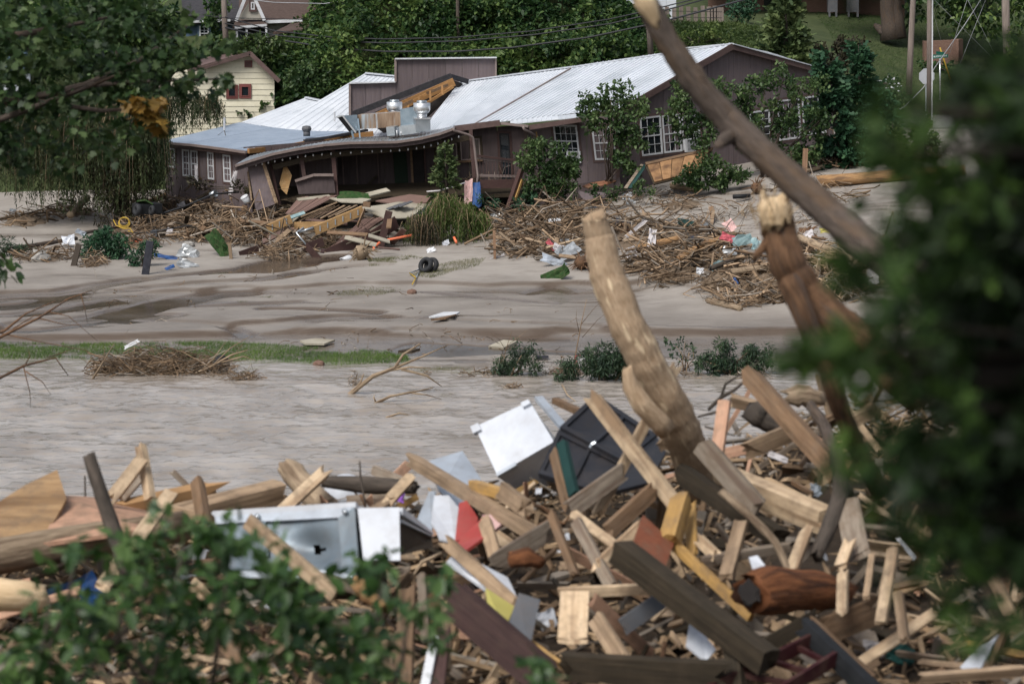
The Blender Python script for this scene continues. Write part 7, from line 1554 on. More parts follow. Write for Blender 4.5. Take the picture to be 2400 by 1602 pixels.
 ('stud', 'grey board right side of dented panel base', (700, 1340, 13.6), (820, 1372, 13.5), 30, 'wood_grey', 12, .4),
 ('stud', 'vertical thin stake right of upright post', (2044, 1300, 14.0), (2030, 1400, 13.6), 16, 'wood_tan', 10, .4),
 ('stud', 'split thin plank slanting right side', (1950, 1420, 13.9), (2030, 1330, 14.1), 14, 'wood_grey', 8, .4),
]
for nm, lab, a, b, w, mt, tp, rl in BL: beam(nm, lab, a, b, w, mt, tp, rl)
# --- flat panels
def panel(name, label, cat, pts, th, mat, group=None): return tag(MB().plate([P(*p) for p in pts], th).build(name, mat), label, cat, group)
panel('plywood_piece', 'brown plywood panel with dark streaks at left edge', 'panel', [(-60, 1212, 16.2), (60, 1135, 16.6), (134, 1100, 16.8), (156, 1168, 16.4), (96, 1275, 15.8), (-60, 1300, 15.6)], .03, 'plywood')
panel('plywood_sheet', 'reddish brown sheet lying flat behind dark branch', 'panel', [(96, 1272, 15.6), (150, 1160, 16.8), (240, 1165, 17.6), (400, 1212, 17.0), (330, 1240, 15.8)], .03, 'wood_pink')
panel('red_board', 'red-brown cabinet panel in the centre', 'panel', [(1508, 1206, 14.4), (1580, 1272, 14.3), (1556, 1336, 13.95), (1488, 1264, 14.1)], .03, 'wood_red')
panel('slate_slab', 'blue-grey slate coloured slab leaning at centre', 'slab', [(1216, 1388, 13.6), (1266, 1404, 13.6), (1240, 1526, 13.2), (1184, 1482, 13.3)], .03, 'grey_panel')
panel('olive_board', 'olive yellow panel behind the slate slab', 'panel', [(1138, 1376, 13.9), (1206, 1420, 13.8), (1184, 1470, 13.5), (1150, 1462, 13.6)], .03, 'olive_panel')
panel('white_strip', 'white sheet metal strip under the stud', 'sheet', [(1046, 1316, 14.2), (1070, 1290, 14.4), (1190, 1352, 14.2), (1214, 1402, 13.9), (1180, 1412, 13.9)], .012, 'white_metal')
panel('white_tile', 'small white tile scrap near bottom right centre', 'tile', [(1616, 1460, 13.4), (1642, 1475, 13.4), (1678, 1520, 13.2), (1655, 1548, 13.1), (1608, 1510, 13.2)], .015, 'white_metal')
panel('white_card', 'small white card by golden panel', 'scrap', [(1755, 1305, 14.1), (1775, 1300, 14.1), (1798, 1330, 14.0), (1770, 1350, 13.9)], .01, 'white_metal')
panel('white_strip', 'thin white strip under conifer at right', 'sheet', [(2098, 1262, 13.9), (2108, 1258, 13.9), (2146, 1304, 13.8), (2140, 1312, 13.8)], .012, 'white_metal')
panel('grey_sheet', 'grey galvanised sheet leaning at the river side', 'sheet', [(996, 1082, 17.0), (1084, 1056, 17.2), (1128, 1122, 16.8), (1076, 1190, 16.2), (1030, 1150, 16.4)], .012, 'sheet_grey')
panel('torn_sheet', 'torn white panel with ragged edge in front of grey sheet', 'sheet', [(1018, 1160, 16.0), (1052, 1160, 16.0), (1076, 1190, 15.8), (1066, 1270, 15.2), (1030, 1262, 15.2), (1022, 1240, 15.4), (1010, 1225, 15.5), (1014, 1190, 15.8)], .015, 'white_metal')
panel('grey_strip', 'narrow grey sheet strip left of torn white panel', 'sheet', [(978, 1215, 15.9), (1006, 1150, 16.3), (1020, 1150, 16.3), (1012, 1245, 15.5), (1000, 1250, 15.5)], .012, 'sheet_grey')
panel('red_sheet', 'red painted metal sheet in front of the grey sheet', 'sheet', [(1076, 1178, 15.7), (1094, 1172, 15.7), (1120, 1212, 15.4), (1112, 1250, 15.1), (1066, 1268, 15.0)], .012, 'red_paint')
panel('red_sheet', 'dark red folded sheet under the red sheet', 'sheet', [(1066, 1276, 14.8), (1136, 1206, 15.1), (1142, 1252, 14.8), (1090, 1290, 14.6)], .02, 'red_paint')
panel('pink_foam', 'pink foam sheet scrap behind the red sheet', 'scrap', [(1130, 1206, 15.4), (1150, 1205, 15.4), (1180, 1224, 15.3), (1160, 1240, 15.2)], .03, 'cloth_pink')
panel('blue_card', 'blue-white sheet scrap standing at right bottom', 'scrap', [(2250, 1562, 13.0), (2290, 1520, 13.1), (2340, 1485, 13.2), (2300, 1560, 12.9), (2275, 1580, 12.9)], .012, 'white_metal')
# --- dented appliance panel + white cabinet
ap = empty('dented_appliance', pile(680, .55), 'dented grey metal appliance side panel with torn hole', 'appliance')
AQ = Quad(P(528, 1352, 14.4), P(848, 1352, 14.0), P(836, 1188, 14.3), P(508, 1208, 14.7))
n = 22; vs = []; fs = []
for i in range(n + 1):
    for j in range(n + 1):
        a, b = i / n, j / n; q = math.hypot((a - .66) * 1.7, (b - .45)); d = -.09 * math.exp(-(q / .22) ** 2) + .02 * mnoise.noise(Vector((a * 4, b * 3, 2))); vs.append(AQ(a, b, d))
for i in range(n):
    for j in range(n):
        if math.hypot((i / n - .64) * 1.9, (j / n - .46) * 1.1) < .085: continue
        fs.append((i * (n + 1) + j, (i + 1) * (n + 1) + j, (i + 1) * (n + 1) + j + 1, i * (n + 1) + j + 1))
MB().add(vs, fs).build('dented_panel', 'dent_metal', ap, smooth=True)
m = MB(); qbox(m, AQ, .02, .98, .02, .95, -.42, -.18); m.build('insulated_body', 'wood_dark', ap)
for a0, a1, b0, b1, mt, nm in ((-.01, 1.01, .97, 1.05, 'white_metal', 'top_edge'), (.0, 1.0, .84, .97, 'sheet_grey', 'upper_rail'), (.28, .36, .30, .98, 'dent_metal', 'bracket'), (.88, 1.0, .0, .98, 'dent_metal', 'side_rail'), (.1, .95, -.03, .08, 'sheet_grey', 'lower_rail')):
    m = MB(); qbox(m, AQ, a0, a1, b0, b1, .005, .03); m.build(nm, mt, ap)
for a in (.32, .94): m = MB(); c = AQ(a, .90, .05); m.tube([c - AQ.n * .03, c + AQ.n * .012], .018, 8); m.build('bolt', 'galv', ap, smooth=True)
m = MB(); qbox(m, AQ, -.02, 1.01, 1.0, 1.03, -.5, .03); m.build('top_plate', 'white_metal', ap)
wc = empty('white_cabinet', pile(890, .5), 'white metal cabinet box lying open beside the dented panel', 'cabinet')
WQ = Quad(P(852, 1314, 13.95), P(938, 1312, 13.95), P(936, 1188, 14.2), P(838, 1190, 14.2))
m = MB(); qbox(m, WQ, 0, 1, 0, 1, -.02, 0); m.build('front_panel', 'white_metal', wc)
m = MB(); qbox(m, WQ, .0, 1, .97, 1.0, -.5, -.021); m.build('top_panel', 'white_metal', wc)
SQ = Quad(P(938, 1300, 14.0), P(1016, 1282, 14.5), P(1010, 1248, 14.7), P(937, 1190, 14.25))
m = MB(); qbox(m, SQ, 0, 1, 0, .8, -.02, 0); m.build('open_side_shade', 'wood_dark', wc)  # dark sheet standing in for the shaded inside of the cabinet
m = MB(); qbox(m, SQ, 0, 1.0, .84, 1.0, -.02, .02); m.build('side_rail', 'white_metal', wc)
m = MB(); qbox(m, SQ, 0, 1.0, .68, .74, -.02, .015); m.build('side_rail', 'sheet_grey', wc)
# --- white appliance (small freezer) tipped on its corner
fz = empty('white_appliance', P(1200, 1110, 19), 'white cube-shaped appliance tipped over on top of the pile', 'appliance')
FQ = Quad(P(1170, 1118, 18.2), P(1303, 1041, 18.2), P(1246, 946, 18.6), P(1118, 1006, 18.6))
vs = []; fs = []; n = 8
def rq(a, b):    # rounded outline
    return FQ(a, b)
m = MB(); qbox(m, FQ, .02, .98, .02, .98, -.52, 0); m.build('body', 'white_metal', fz)
m = MB(); qbox(m, FQ, 0, 1, 0, 1, .004, .045); m.build('door', 'white_metal', fz)
for a0, a1, b0, b1, nm in ((.86, 1.0, .90, 1.0, 'hinge_cover'), (-.06, .08, .86, 1.0, 'foot'), (.0, .34, -.07, -.005, 'kick_plate')): m = MB(); qbox(m, FQ, a0, a1, b0, b1, .03, .075); m.build(nm, 'white_metal' if nm != 'kick_plate' else 'sheet_grey', fz)
UQ = Quad(P(1182, 1128, 18.6), P(1292, 1088, 18.7), P(1301, 1044, 18.25), P(1172, 1120, 18.25))
m = MB(); qbox(m, UQ, 0, 1, 0, 1, -.02, .0); m.build('underside', 'trim_brown', fz)
# --- dark slate cabinet, two hinged panelled doors
dc = empty('slate_cabinet', P(1400, 1110, 17.2), 'dark slate panelled cabinet doors leaning open behind pale studs', 'cabinet')
def panel_door(Q, nx, parent, th=.03):
    m = MB(); qbox(m, Q, 0, 1, 0, 1, -th, 0); o = m.build('door_panel', 'slate_panel', parent); fx, fy = .06, .09
    for a0, a1, b0, b1 in ((0, 1, 0, fy), (0, 1, 1 - fy, 1), (0, fx, fy, 1 - fy), (1 - fx, 1, fy, 1 - fy)): m = MB(); qbox(m, Q, a0, a1, b0, b1, .002, .016); m.build('frame_strip', 'slate_panel', o)
    for i in range(1, nx): m = MB(); qbox(m, Q, i / nx - .025, i / nx + .025, fy, 1 - fy, .002, .014); m.build('frame_strip', 'slate_panel', o)
panel_door(Quad(P(1312, 1004, 16.8), P(1462, 1084, 16.3), P(1540, 1022, 16.9), P(1396, 926, 17.3)), 2, dc)
panel_door(Quad(P(1262, 1112, 16.3), P(1420, 1160, 15.9), P(1460, 1088, 16.35), P(1310, 1010, 16.8)), 2, dc)
MB().plate([P(1462, 1084, 16.3), P(1540, 1022, 16.9), P(1560, 1060, 16.6), P(1520, 1130, 15.9), P(1440, 1150, 15.8)], .03).build('side_panel', 'slate_panel', dc)
MB().tube([P(1383, 1048, 16.4), P(1388, 1040, 16.4), P(1396, 1036, 16.4)], .012, 6).build('latch', 'galv', dc)
# --- grey pole behind
tag(MB().bar(P(1262, 932, 19), P(1330, 1012, 18.4), .07, .03).build('grey_bar', 'sheet_grey'), 'flat grey metal bar sticking up behind white appliance', 'bar')
tag(MB().bar(P(1300, 938, 19.5), P(1360, 966, 19.2), .06, .05).build('brown_board', 'wood_brown'), 'short brown board end behind the black panel', 'board')
# --- white tank dome
tk = MB(); c = P(812, 1170, 19.2); r = .15
vs = []; fs = []; n, k = 22, 9
for i in range(k):
    th = math.pi / 2 * i / (k - 1)
    for j in range(n): a = 2 * math.pi * j / n; vs.append(c + Vector((r * 1.35 * math.cos(th) * math.cos(a), r * math.cos(th) * math.sin(a), .22 * math.sin(th))))
for i in range(k - 1):
    for j in range(n): fs.append((i * n + j, i * n + (j + 1) % n, (i + 1) * n + (j + 1) % n, (i + 1) * n + j))
fs.append(tuple(range(n - 1, -1, -1))); tag(tk.add(vs, fs).build('white_basin', 'white_metal', None, smooth=True), 'upturned white basin behind the driftwood slab', 'basin')
crumple('purple_rag', 'purple cloth rag between small boards', 'cloth', 0, 0, .09, .08, 'purple_cloth', pt=P(934, 1162, 17.3))
for lab, x, y, w, h, mt in (('blue plastic sheet crumpled behind lower-left leaves', 165, 1408, .5, .28, 'blue_plastic'), ('second blue plastic sheet end near the lower-left leaves', 212, 1400, .2, .16, 'blue_plastic'), ('white crumpled paper under lower-left leaves', 296, 1340, .09, .06, 'white_metal'), ('white scrap below the dark branch among leaves', 440, 1355, .12, .06, 'white_metal'), ('white lump at bottom right by the black post', 2048, 1520, .14, .1, 'cloth_white'), ('dark green box scrap at bottom right', 2110, 1530, .18, .12, 'teal_paint'), ('white knob-like scrap in centre of pile', 1328, 1258, .05, .06, 'white_metal'), ('white scrap under centre twisted root', 1312, 1290, .12, .04, 'white_metal'), ('white tub fragment at pile centre bottom', 1282, 1450, .12, .12, 'white_metal'), ('white rim fragment near white appliance foot', 1262, 1150, .05, .05, 'white_metal'), ('white box edge standing behind teal board', 1362, 1138, .08, .1, 'white_metal'), ('yellow plastic scrap behind angled board', 1420, 1268, .1, .06, 'olive_panel'), ('lavender foam sheet on right pile', 1822, 1070, .16, .05, 'cloth_white'), ('pale blue plastic scrap on right pile', 1912, 1148, .1, .1, 'sheet_grey'), ('white foil scrap above the dented panel', 500, 1200, .1, .05, 'foil'), ('yellow scrap at left top of dented panel', 535, 1226, .08, .03, 'yellow_paint'), ('small blue plastic scrap under conifer', 2045, 1205, .04, .04, 'blue_plastic')):
    crumple('litter_scrap', lab, 'scrap', 0, 0, w, h, mt, pt=P(x, y, Dp(x, y) - .1), group='scraps in the lumber pile')
# --- maroon ladder
ld = empty('maroon_ladder', pile(1840, .93), 'dark red ladder lying at the bottom right of pile', 'ladder')
a0, a1, b0, b1 = P(1640, 1630, 12.7), P(1900, 1500, 13.2), P(1800, 1640, 12.6), P(1960, 1540, 13.0)
MB().bar(a0, a1, .03, .08).build('rail', 'ladder_red', ld); MB().bar(b0, b1, .03, .08).build('rail', 'ladder_red', ld)
for i in range(4): f = (i + .5) / 4; MB().bar(a0.lerp(a1, f), b0.lerp(b1, f), .03, .03).build('rung', 'ladder_red', ld)
# --- logs of the foreground
fl = lambda *p: [P(*q) for q in p]
L1 = log('standing_log', 'big pale-barked broken trunk standing up in the middle', 'trunk', fl((1392, 508, 15.4), (1402, 560, 15.4), (1428, 660, 15.3), (1470, 760, 15.2), (1520, 860, 15.2), (1575, 960, 15.3), (1612, 1050, 15.5), (1640, 1140, 15.8)), [.078, .10, .114, .12, .126, .13, .13, .12], 'bark_tan', 28, .035, .05,
   extra=[(fl((1470, 862, 15), (1478, 905, 15), (1505, 950, 15), (1560, 1005, 15.1)), [.035, .058, .066, .07])], sub=11)
L2 = log('leaning_tree', 'dark grey-barked trunk slanting from the top down right', 'trunk', fl((1490, -40, 11.0), (1566, 100, 11.0), (1627, 192, 11.0), (1704, 280, 11.0), (1780, 351, 10.9), (1872, 436, 10.8), (1949, 504, 10.7), (2060, 600, 10.4), (2330, 830, 9.8)), [.05, .056, .062, .067, .07, .072, .073, .073, .073], 'bark_grey', 28, .04, .05,
   extra=[(fl((1720, 318, 10.95), (1696, 328, 10.85), (1684, 340, 10.8)), [.035, .032, .022])], sub=11)
tip = log('broken_tip', 'tip', 'x', fl((1478, -60, 10.95), (1510, 0, 10.95), (1545, 66, 10.965)), [.04, .05, .022], 'raw_wood', 16, .08, .06); del tip['category']; del tip['label']; tip.parent = L2; tip.matrix_parent_inverse = Matrix.Translation(-wloc(L2))
L3 = log('rusty_trunk', 'forked rust-barked trunk with frayed pale top at right', 'trunk', fl((1818, 478, 11.8), (1822, 540, 11.8), (1845, 620, 11.7), (1885, 690, 11.7), (1950, 748, 11.6), (2040, 820, 11.5), (2160, 930, 11.4)), [.076, .088, .094, .10, .096, .096, .096], 'bark_rust', 28, .05, .05,
   extra=[(fl((1850, 660, 11.6), (1885, 740, 11.5), (1915, 810, 11.5), (1945, 880, 11.4), (1965, 950, 11.5), (2000, 1030, 11.7), (2060, 1150, 12.2)), [.065, .055, .05, .048, .048, .05, .05]), (fl((1796, 570, 11.75), (1775, 595, 11.7), (1768, 610, 11.7)), [.03, .02, .008])], sub=11)
fr_ = log('frayed_top', 'x', 'x', fl((1814, 464, 11.78), (1814, 495, 11.75), (1818, 525, 11.745)), [.06, .078, .076], 'raw_wood', 16, .12, .06); del fr_['category']; del fr_['label']; fr_.parent = L3; fr_.matrix_parent_inverse = Matrix.Translation(-wloc(L3))
mb = MB()
for i in range(120):
    c = P(1812 + random.gauss(0, 24), 500 + random.gauss(0, 20), 11.72 + random.uniform(-.06, .1)); d = Vector((random.gauss(0, .35), random.gauss(0, .3), 1)).normalized() * random.uniform(.03, .09); mb.tube([c, c + d * .6, c + d + Vector((random.gauss(0, .012), 0, 0))], [.004, .003, .001], 3)
sp_ = mb.build('splinters', 'raw_wood', L3); sp_['kind'] = 'stuff'
log('round_log', 'thick round log lying level at left edge', 'log', fl((-80, 1318, 15.4), (150, 1275, 15.8), (430, 1232, 16.4)), [.125, .12, .11], 'driftwood', 18, .03, .02)
log('cut_log', 'pale cut log end entering at the lower left edge', 'log', fl((-90, 1392, 13.6), (30, 1394, 13.6), (98, 1402, 13.7)), [.10, .10, .085], 'raw_wood', 16, .05, .03)
log('dark_branch', 'dark grey branch standing up among leaves at left', 'branch', fl((208, 1066, 14.6), (232, 1140, 14.5), (262, 1230, 14.4), (300, 1345, 14.2)), [.040, .045, .048, .05], 'bark_dark', 14, .04, .02)
log('log_butt', 'weathered grey-brown log butt pointing up at left centre', 'log', fl((672, 1090, 17.6), (700, 1125, 17.5), (770, 1195, 17.2)), [.085, .095, .1], 'driftwood', 16, .06, .04)
log('driftwood_slab', 'dark wet driftwood slab lying behind boards', 'log', fl((758, 1128, 17.8), (850, 1135, 17.8), (975, 1142, 17.6)), [.045, .07, .05], 'bark_dark', 14, .06, .03)
log('rotten_stump', 'rotten reddish hollow log at lower right', 'log', fl((1762, 1388, 13.5), (1800, 1380, 13.6), (1880, 1382, 13.8), (1975, 1388, 14.0)), [.115, .135, .13, .10], 'stump_red', 20, .07, .06)
sw_ = [x for x in COL.objects if x.name.startswith('rotten_stump')][0]
MB().tube([P(1753, 1389, 13.47), P(1757, 1389, 13.485)], [.062, .075], 14, wob=.2).build('hollow_core', 'cavity_shade', sw_)
log('branch_log', 'thin twisted branch curving under the weathered plank', 'branch', fl((1690, 1150, 14.6), (1760, 1210, 14.4), (1820, 1270, 14.2), (1850, 1340, 14.0)), [.025, .028, .026, .022], 'driftwood', 10, .08, .02)
log('branch_log', 'dark barked branch falling through right pile', 'branch', fl((1960, 1060, 15), (1975, 1150, 14.7), (1940, 1240, 14.4), (1915, 1300, 14.2)), [.05, .055, .05, .04], 'bark_dark', 12, .1, .03)
log('branch_log', 'curved grey branch with bark right of pale beam', 'branch', fl((1900, 950, 16.2), (1935, 1000, 16), (1955, 1080, 15.6), (1990, 1160, 15.2)), [.04, .045, .045, .04], 'bark_grey', 12, .1, .03)
log('branch_log', 'dark root lump under split dark plank', 'branch', fl((1760, 960, 17), (1800, 985, 17), (1850, 1000, 16.8)), [.08, .10, .06], 'bark_dark', 12, .15, .05)
log('branch_log', 'fibrous brown root ball lump behind boards at right', 'branch', fl((1840, 930, 17.2), (1880, 925, 17.2), (1930, 935, 17.2)), [.06, .09, .05], 'driftwood', 12, .2, .05)
log('bark_chunk', 'reddish rotten bark chunk in centre left', 'log', fl((1200, 1310, 14.3), (1235, 1305, 14.3), (1268, 1318, 14.3)), [.05, .065, .04], 'stump_red', 12, .12, .03)
log('bark_chunk', 'small rotten log end below white cabinet', 'log', fl((830, 1365, 13.6), (860, 1385, 13.6), (905, 1420, 13.5)), [.05, .06, .04], 'log_orange', 12, .1, .03)
log('wire_stick', 'thin dark stick standing before driftwood slab', 'stick', fl((843, 1080, 17.2), (845, 1120, 17.1), (856, 1180, 17)), [.006, .008, .008], 'bark_dark', 6, .05, .002)
log('wire_stick', 'thin stake standing in water behind plywood sheet', 'stick', fl((199, 1115, 18.4), (200, 1175, 18.2)), [.008, .009], 'bark_dark', 6, .05, .002)
br = log('bare_branch', 'bent blue-grey bare branch over water right of big log', 'branch', fl((1660, 960, 18), (1690, 930, 18), (1720, 915, 18), (1760, 880, 18)), [.014, .016, .014, .006], 'bark_dark', 8, .05, .004, extra=[(fl((1690, 930, 18), (1700, 900, 18), (1775, 850, 18)), [.012, .01, .004]), (fl((1640, 975, 18), (1680, 965, 18), (1720, 930, 18)), [.008, .012, .01]), (fl((1655, 1000, 18), (1690, 1010, 18), (1720, 1020, 18)), [.008, .008, .003])])
# --- filler boards: prototypes copied
protos = []
for mt, k in (('wood_pale', 5), ('wood_tan', 6), ('wood_grey', 5), ('wood_brown', 5), ('wood_dark', 3), ('wood_gold', 2), ('wood_maroon', 1), ('wood_pink', 2)):
    for i in range(k):
        L = rgf.choice((.13, .18, .24, .32, .42, .6)); w = rgf.choice((.025, .038, .05, .07, .089)); t = rgf.choice((.018, .025, .038)); vs, fs = beam_mesh(L, w, t, w * .35, rgf.random(), 3)
        me = bpy.data.meshes.new('loose_board'); me.from_pydata(vs, [], fs); me.materials.append(MAT[mt]); me.update(); protos.append((me, mt, L))
WORD = {'wood_pale': 'pale pine', 'wood_tan': 'tan', 'wood_grey': 'weathered grey', 'wood_brown': 'brown', 'wood_dark': 'dark wet', 'wood_gold': 'golden', 'wood_maroon': 'maroon', 'wood_pink': 'pinkish'}
ZONE = [(0, 500, 'below round log at left'), (500, 850, 'by dented grey panel'), (850, 1150, 'by white cabinet'), (1150, 1420, 'in front of white appliance'), (1420, 1700, 'by golden rail'), (1700, 2000, 'by rotten red stump'), (2000, 2700, 'under dark conifer')]
cnt = 0
for i in range(300):
    px = rgf.uniform(-60, 2500); t = rgf.random() ** .85
    if px < 760 and rgf.random() < .35: px = rgf.uniform(850, 2400)
    me, mt, L = rgf.choice(protos); py = pile_top(px) * (1 - t) + 1660 * t; D = D_FAR * (1 - t) + D_NEAR * t; c = P(px, py, D); c.z = float(bank_z(c.x, c.y)) + rgf.uniform(.02, .30)
    az = rgf.uniform(0, 6.283); el = rgf.gauss(0, .5); d = Vector((math.cos(az) * math.cos(el), math.sin(az) * math.cos(el), math.sin(el)))
    M = frame_x(c - d, c + d, rgf.uniform(-1.2, 1.2)); M.translation = c + Vector((0, 0, abs(d.z) * L * .4))
    o = bpy.data.objects.new('loose_board', me); COL.objects.link(o); o.matrix_world = M
    z = [q[2] for q in ZONE if q[0] <= max(px, 0) < q[1]][0]; size = 'stubby' if L < .15 else 'short' if L < .22 else 'long' if L > .5 else 'longish' if L > .37 else 'medium'
    pose = ('standing on end' if abs(el) > .75 else 'tilted' if abs(el) > .3 else 'lying flat') + (', end-on,' if abs(d.y) > .75 else ', crosswise,' if abs(d.x) > .8 else ', slantwise,'); row = 'at the front' if t > .66 else 'mid-pile' if t > .33 else 'near river edge'
    tag(o, f'{size} {WORD[mt]} board {pose} {row} {z}', 'board', f'loose {WORD[mt]} boards {z}')
# --- long thin laths
for i in range(70):
    px = rgf.uniform(850, 2450) if i % 5 else rgf.uniform(-40, 850); t = rgf.uniform(0, 1); c = pile(px, t); c.z += rgf.uniform(-.02, .16); L = rgf.uniform(.35, .95); az = rgf.uniform(0, 6.283); el = rgf.gauss(0, .5); d = Vector((math.cos(az) * math.cos(el), math.sin(az) * math.cos(el), math.sin(el))); mt = rgf.choice(('wood_pale', 'wood_pale', 'wood_tan', 'wood_tan', 'wood_grey', 'wood_brown', 'wood_dark', 'wood_pink')); w = rgf.uniform(.016, .045)
    vs, fs = beam_mesh(L, w, rgf.uniform(.008, .02), .05, rgf.random(), 5, .02); me = bpy.data.meshes.new('thin_lath'); me.from_pydata(vs, [], fs); me.materials.append(MAT[mt]); me.update(); o = bpy.data.objects.new('thin_lath', me); COL.objects.link(o); M = frame_x(c - d, c + d, rgf.uniform(-1, 1)); M.translation = c; o.matrix_world = M
    z = [q[2] for q in ZONE if q[0] <= max(px, 0) < q[1]][0]; row = 'at the front' if t > .66 else 'mid-pile' if t > .33 else 'near river edge'
    tag(o, f"{'long' if L > .65 else 'shorter'} {WORD[mt]} {'broad' if w > .032 else 'narrow'} lath {'standing' if abs(el) > .75 else 'tilted' if abs(el) > .3 else 'flat'} {row} {z}", 'lath', f'thin laths {z}')
# --- torn sheet scraps and broken sticks, each its own shape
SW = {'wood_tan': 'tan plywood', 'wood_grey': 'grey weathered', 'wood_brown': 'brown', 'ply_sheet': 'beige', 'wood_dark': 'black-brown', 'white_metal': 'white metal', 'grey_panel': 'slate grey', 'wood_pink': 'pinkish', 'osb': 'strand-board'}
for i in range(95):
    px = rgf.uniform(820, 2450) if i % 4 else rgf.uniform(-40, 820); t = rgf.uniform(.02, 1); c = pile(px, t); c.z += rgf.uniform(-.12, .06); mt = rgf.choice(('wood_tan', 'wood_tan', 'wood_grey', 'wood_grey', 'wood_brown', 'wood_brown', 'ply_sheet', 'wood_dark', 'wood_dark', 'white_metal', 'grey_panel', 'wood_pink', 'osb'))
    s = rgf.uniform(.06, .2); el = rgf.uniform(.5, 2.6); az = rgf.uniform(0, 6.283); x = Vector((math.cos(az), math.sin(az), rgf.gauss(0, .3))).normalized(); y = Vector((0, 0, 1)).cross(x).normalized() * .6 + Vector((0, 0, 1)) * rgf.uniform(-.2, .9); y = (y - x * y.dot(x)).normalized(); k = rgf.randint(5, 8)
    pts = [c + x * math.cos(a) * s * rgf.uniform(.6, 1.25) + y * math.sin(a) * s * el * .5 * rgf.uniform(.6, 1.25) for a in [2 * math.pi * q / k + rgf.uniform(-.25, .25) for q in range(k)]]
    o = MB().plate(pts, rgf.uniform(.006, .02), x.cross(y).normalized()).build('sheet_scrap', mt); z = [q[2] for q in ZONE if q[0] <= max(px, 0) < q[1]][0]; row = 'at the front' if t > .66 else 'mid-pile' if t > .33 else 'near river edge'
    tag(o, f"{'small' if s < .1 else 'broad' if s > .155 else 'middling'} {SW[mt]} scrap {'standing' if abs(y.z) > .75 else 'leaning' if abs(y.z) > .35 else 'lying'} {row} {z}", 'scrap', f'sheet scraps {z}')
for i in range(80):
    px = rgf.uniform(700, 2450) if i % 5 else rgf.uniform(-40, 820); t = rgf.uniform(0, 1); c = pile(px, t); c.z += rgf.uniform(-.1, .08); L = rgf.uniform(.15, .6); az = rgf.uniform(0, 6.283); el = rgf.gauss(0, .45); d = Vector((math.cos(az) * math.cos(el), math.sin(az) * math.cos(el), math.sin(el))) * L / 2; r = rgf.uniform(.006, .022); mt = rgf.choice(('driftwood', 'bark_dark', 'bark_grey', 'bark_rust'))
    k1, k2 = (Vector((rgf.gauss(0, 1), rgf.gauss(0, 1), rgf.gauss(0, 1))) * L * .08 for q in (0, 1)); c.z += abs(d.z) * .7
    o = MB().tube([c - d, c - d * .4 + k1, c + d * .3 + k2, c + d], [r, r * .9, r * .8, r * .5], 7, 0, r * .6, .1).build('broken_stick', mt, None, smooth=True); z = [q[2] for q in ZONE if q[0] <= max(px, 0) < q[1]][0]; row = 'at the front' if t > .66 else 'mid-pile' if t > .33 else 'near river edge'
    tag(o, f"{'thick' if r > .016 else 'thin' if r < .01 else 'slim'} {dict(driftwood='peeled tan', bark_dark='dark', bark_grey='grey', bark_rust='reddish')[mt]} {'long' if L > .42 else 'short' if L < .25 else 'bent'} stick {row} {z}", 'stick', f'broken sticks {z}')
# --- more board fragments than one could count
mb = MB(); rg3 = random.Random(14)
for i in range(3800):
    px = rg3.uniform(-500, 2750); t = rg3.uniform(-.02, 1.02); D = D_FAR * (1 - t) + D_NEAR * t; c = P(px, pile_top(px) * (1 - t) + 1660 * t, D); c.z += rg3.uniform(-.2, .06)
    az = rg3.uniform(0, 6.283); el = rg3.gauss(0, .45); L = rg3.uniform(.06, .2) * (1.8 if rg3.random() < .25 else 1); d = Vector((math.cos(az) * math.cos(el), math.sin(az) * math.cos(el), math.sin(el))) * L / 2; w = rg3.uniform(.008, .022) * (2.4 if rg3.random() < .3 else 1); th = rg3.uniform(.005, .018); mi = rg3.choice((0, 0, 1, 1, 2))
    up = Vector((rg3.gauss(0, .6), rg3.gauss(0, .6), 1)); q = len(mb.v); mb.bar(c - d, c + d, w, th, up, mi); r_ = rg3.random(); mb.r[q:] = [r_] * (len(mb.v) - q)
    for k in range(q, len(mb.v)): v = mb.v[k]; mb.v[k] = (v[0] + rg3.gauss(0, .005), v[1] + rg3.gauss(0, .005), v[2] + rg3.gauss(0, .005))
o = mb.build('board_fragments', ['splinter', 'twig_dark', 'twig_grey']); tag(o, 'small broken board fragments packed between the larger boards', 'debris', kind='stuff')
mb = MB()
for i in range(760):
    px = rg3.uniform(-500, 2750); t = rg3.uniform(-.02, 1.02); c = pile(px, t); c.z += rg3.uniform(-.16, .10); az = rg3.uniform(0, 6.283); el = rg3.gauss(0, .45); L = rg3.uniform(.15, .5); d = Vector((math.cos(az) * math.cos(el), math.sin(az) * math.cos(el), math.sin(el))) * L / 2
    q = len(mb.v); mb.bar(c - d, c + d, rg3.choice((.03, .04, .06, .089)), rg3.uniform(.012, .035), Vector((rg3.gauss(0, .6), rg3.gauss(0, .6), 1)), rg3.choice((0, 0, 1, 2, 2, 3))); r_ = rg3.random(); mb.r[q:] = [r_] * (len(mb.v) - q)
    for k in range(q, len(mb.v)): v = Vector(mb.v[k]) + d.normalized() * rg3.gauss(0, .018); mb.v[k] = tuple(v)
o = mb.build('broken_lumber', ['lumber', 'splinter', 'lumber_dark', 'twig_grey']); tag(o, 'mass of broken lumber filling the pile under the loose boards', 'debris', kind='stuff')
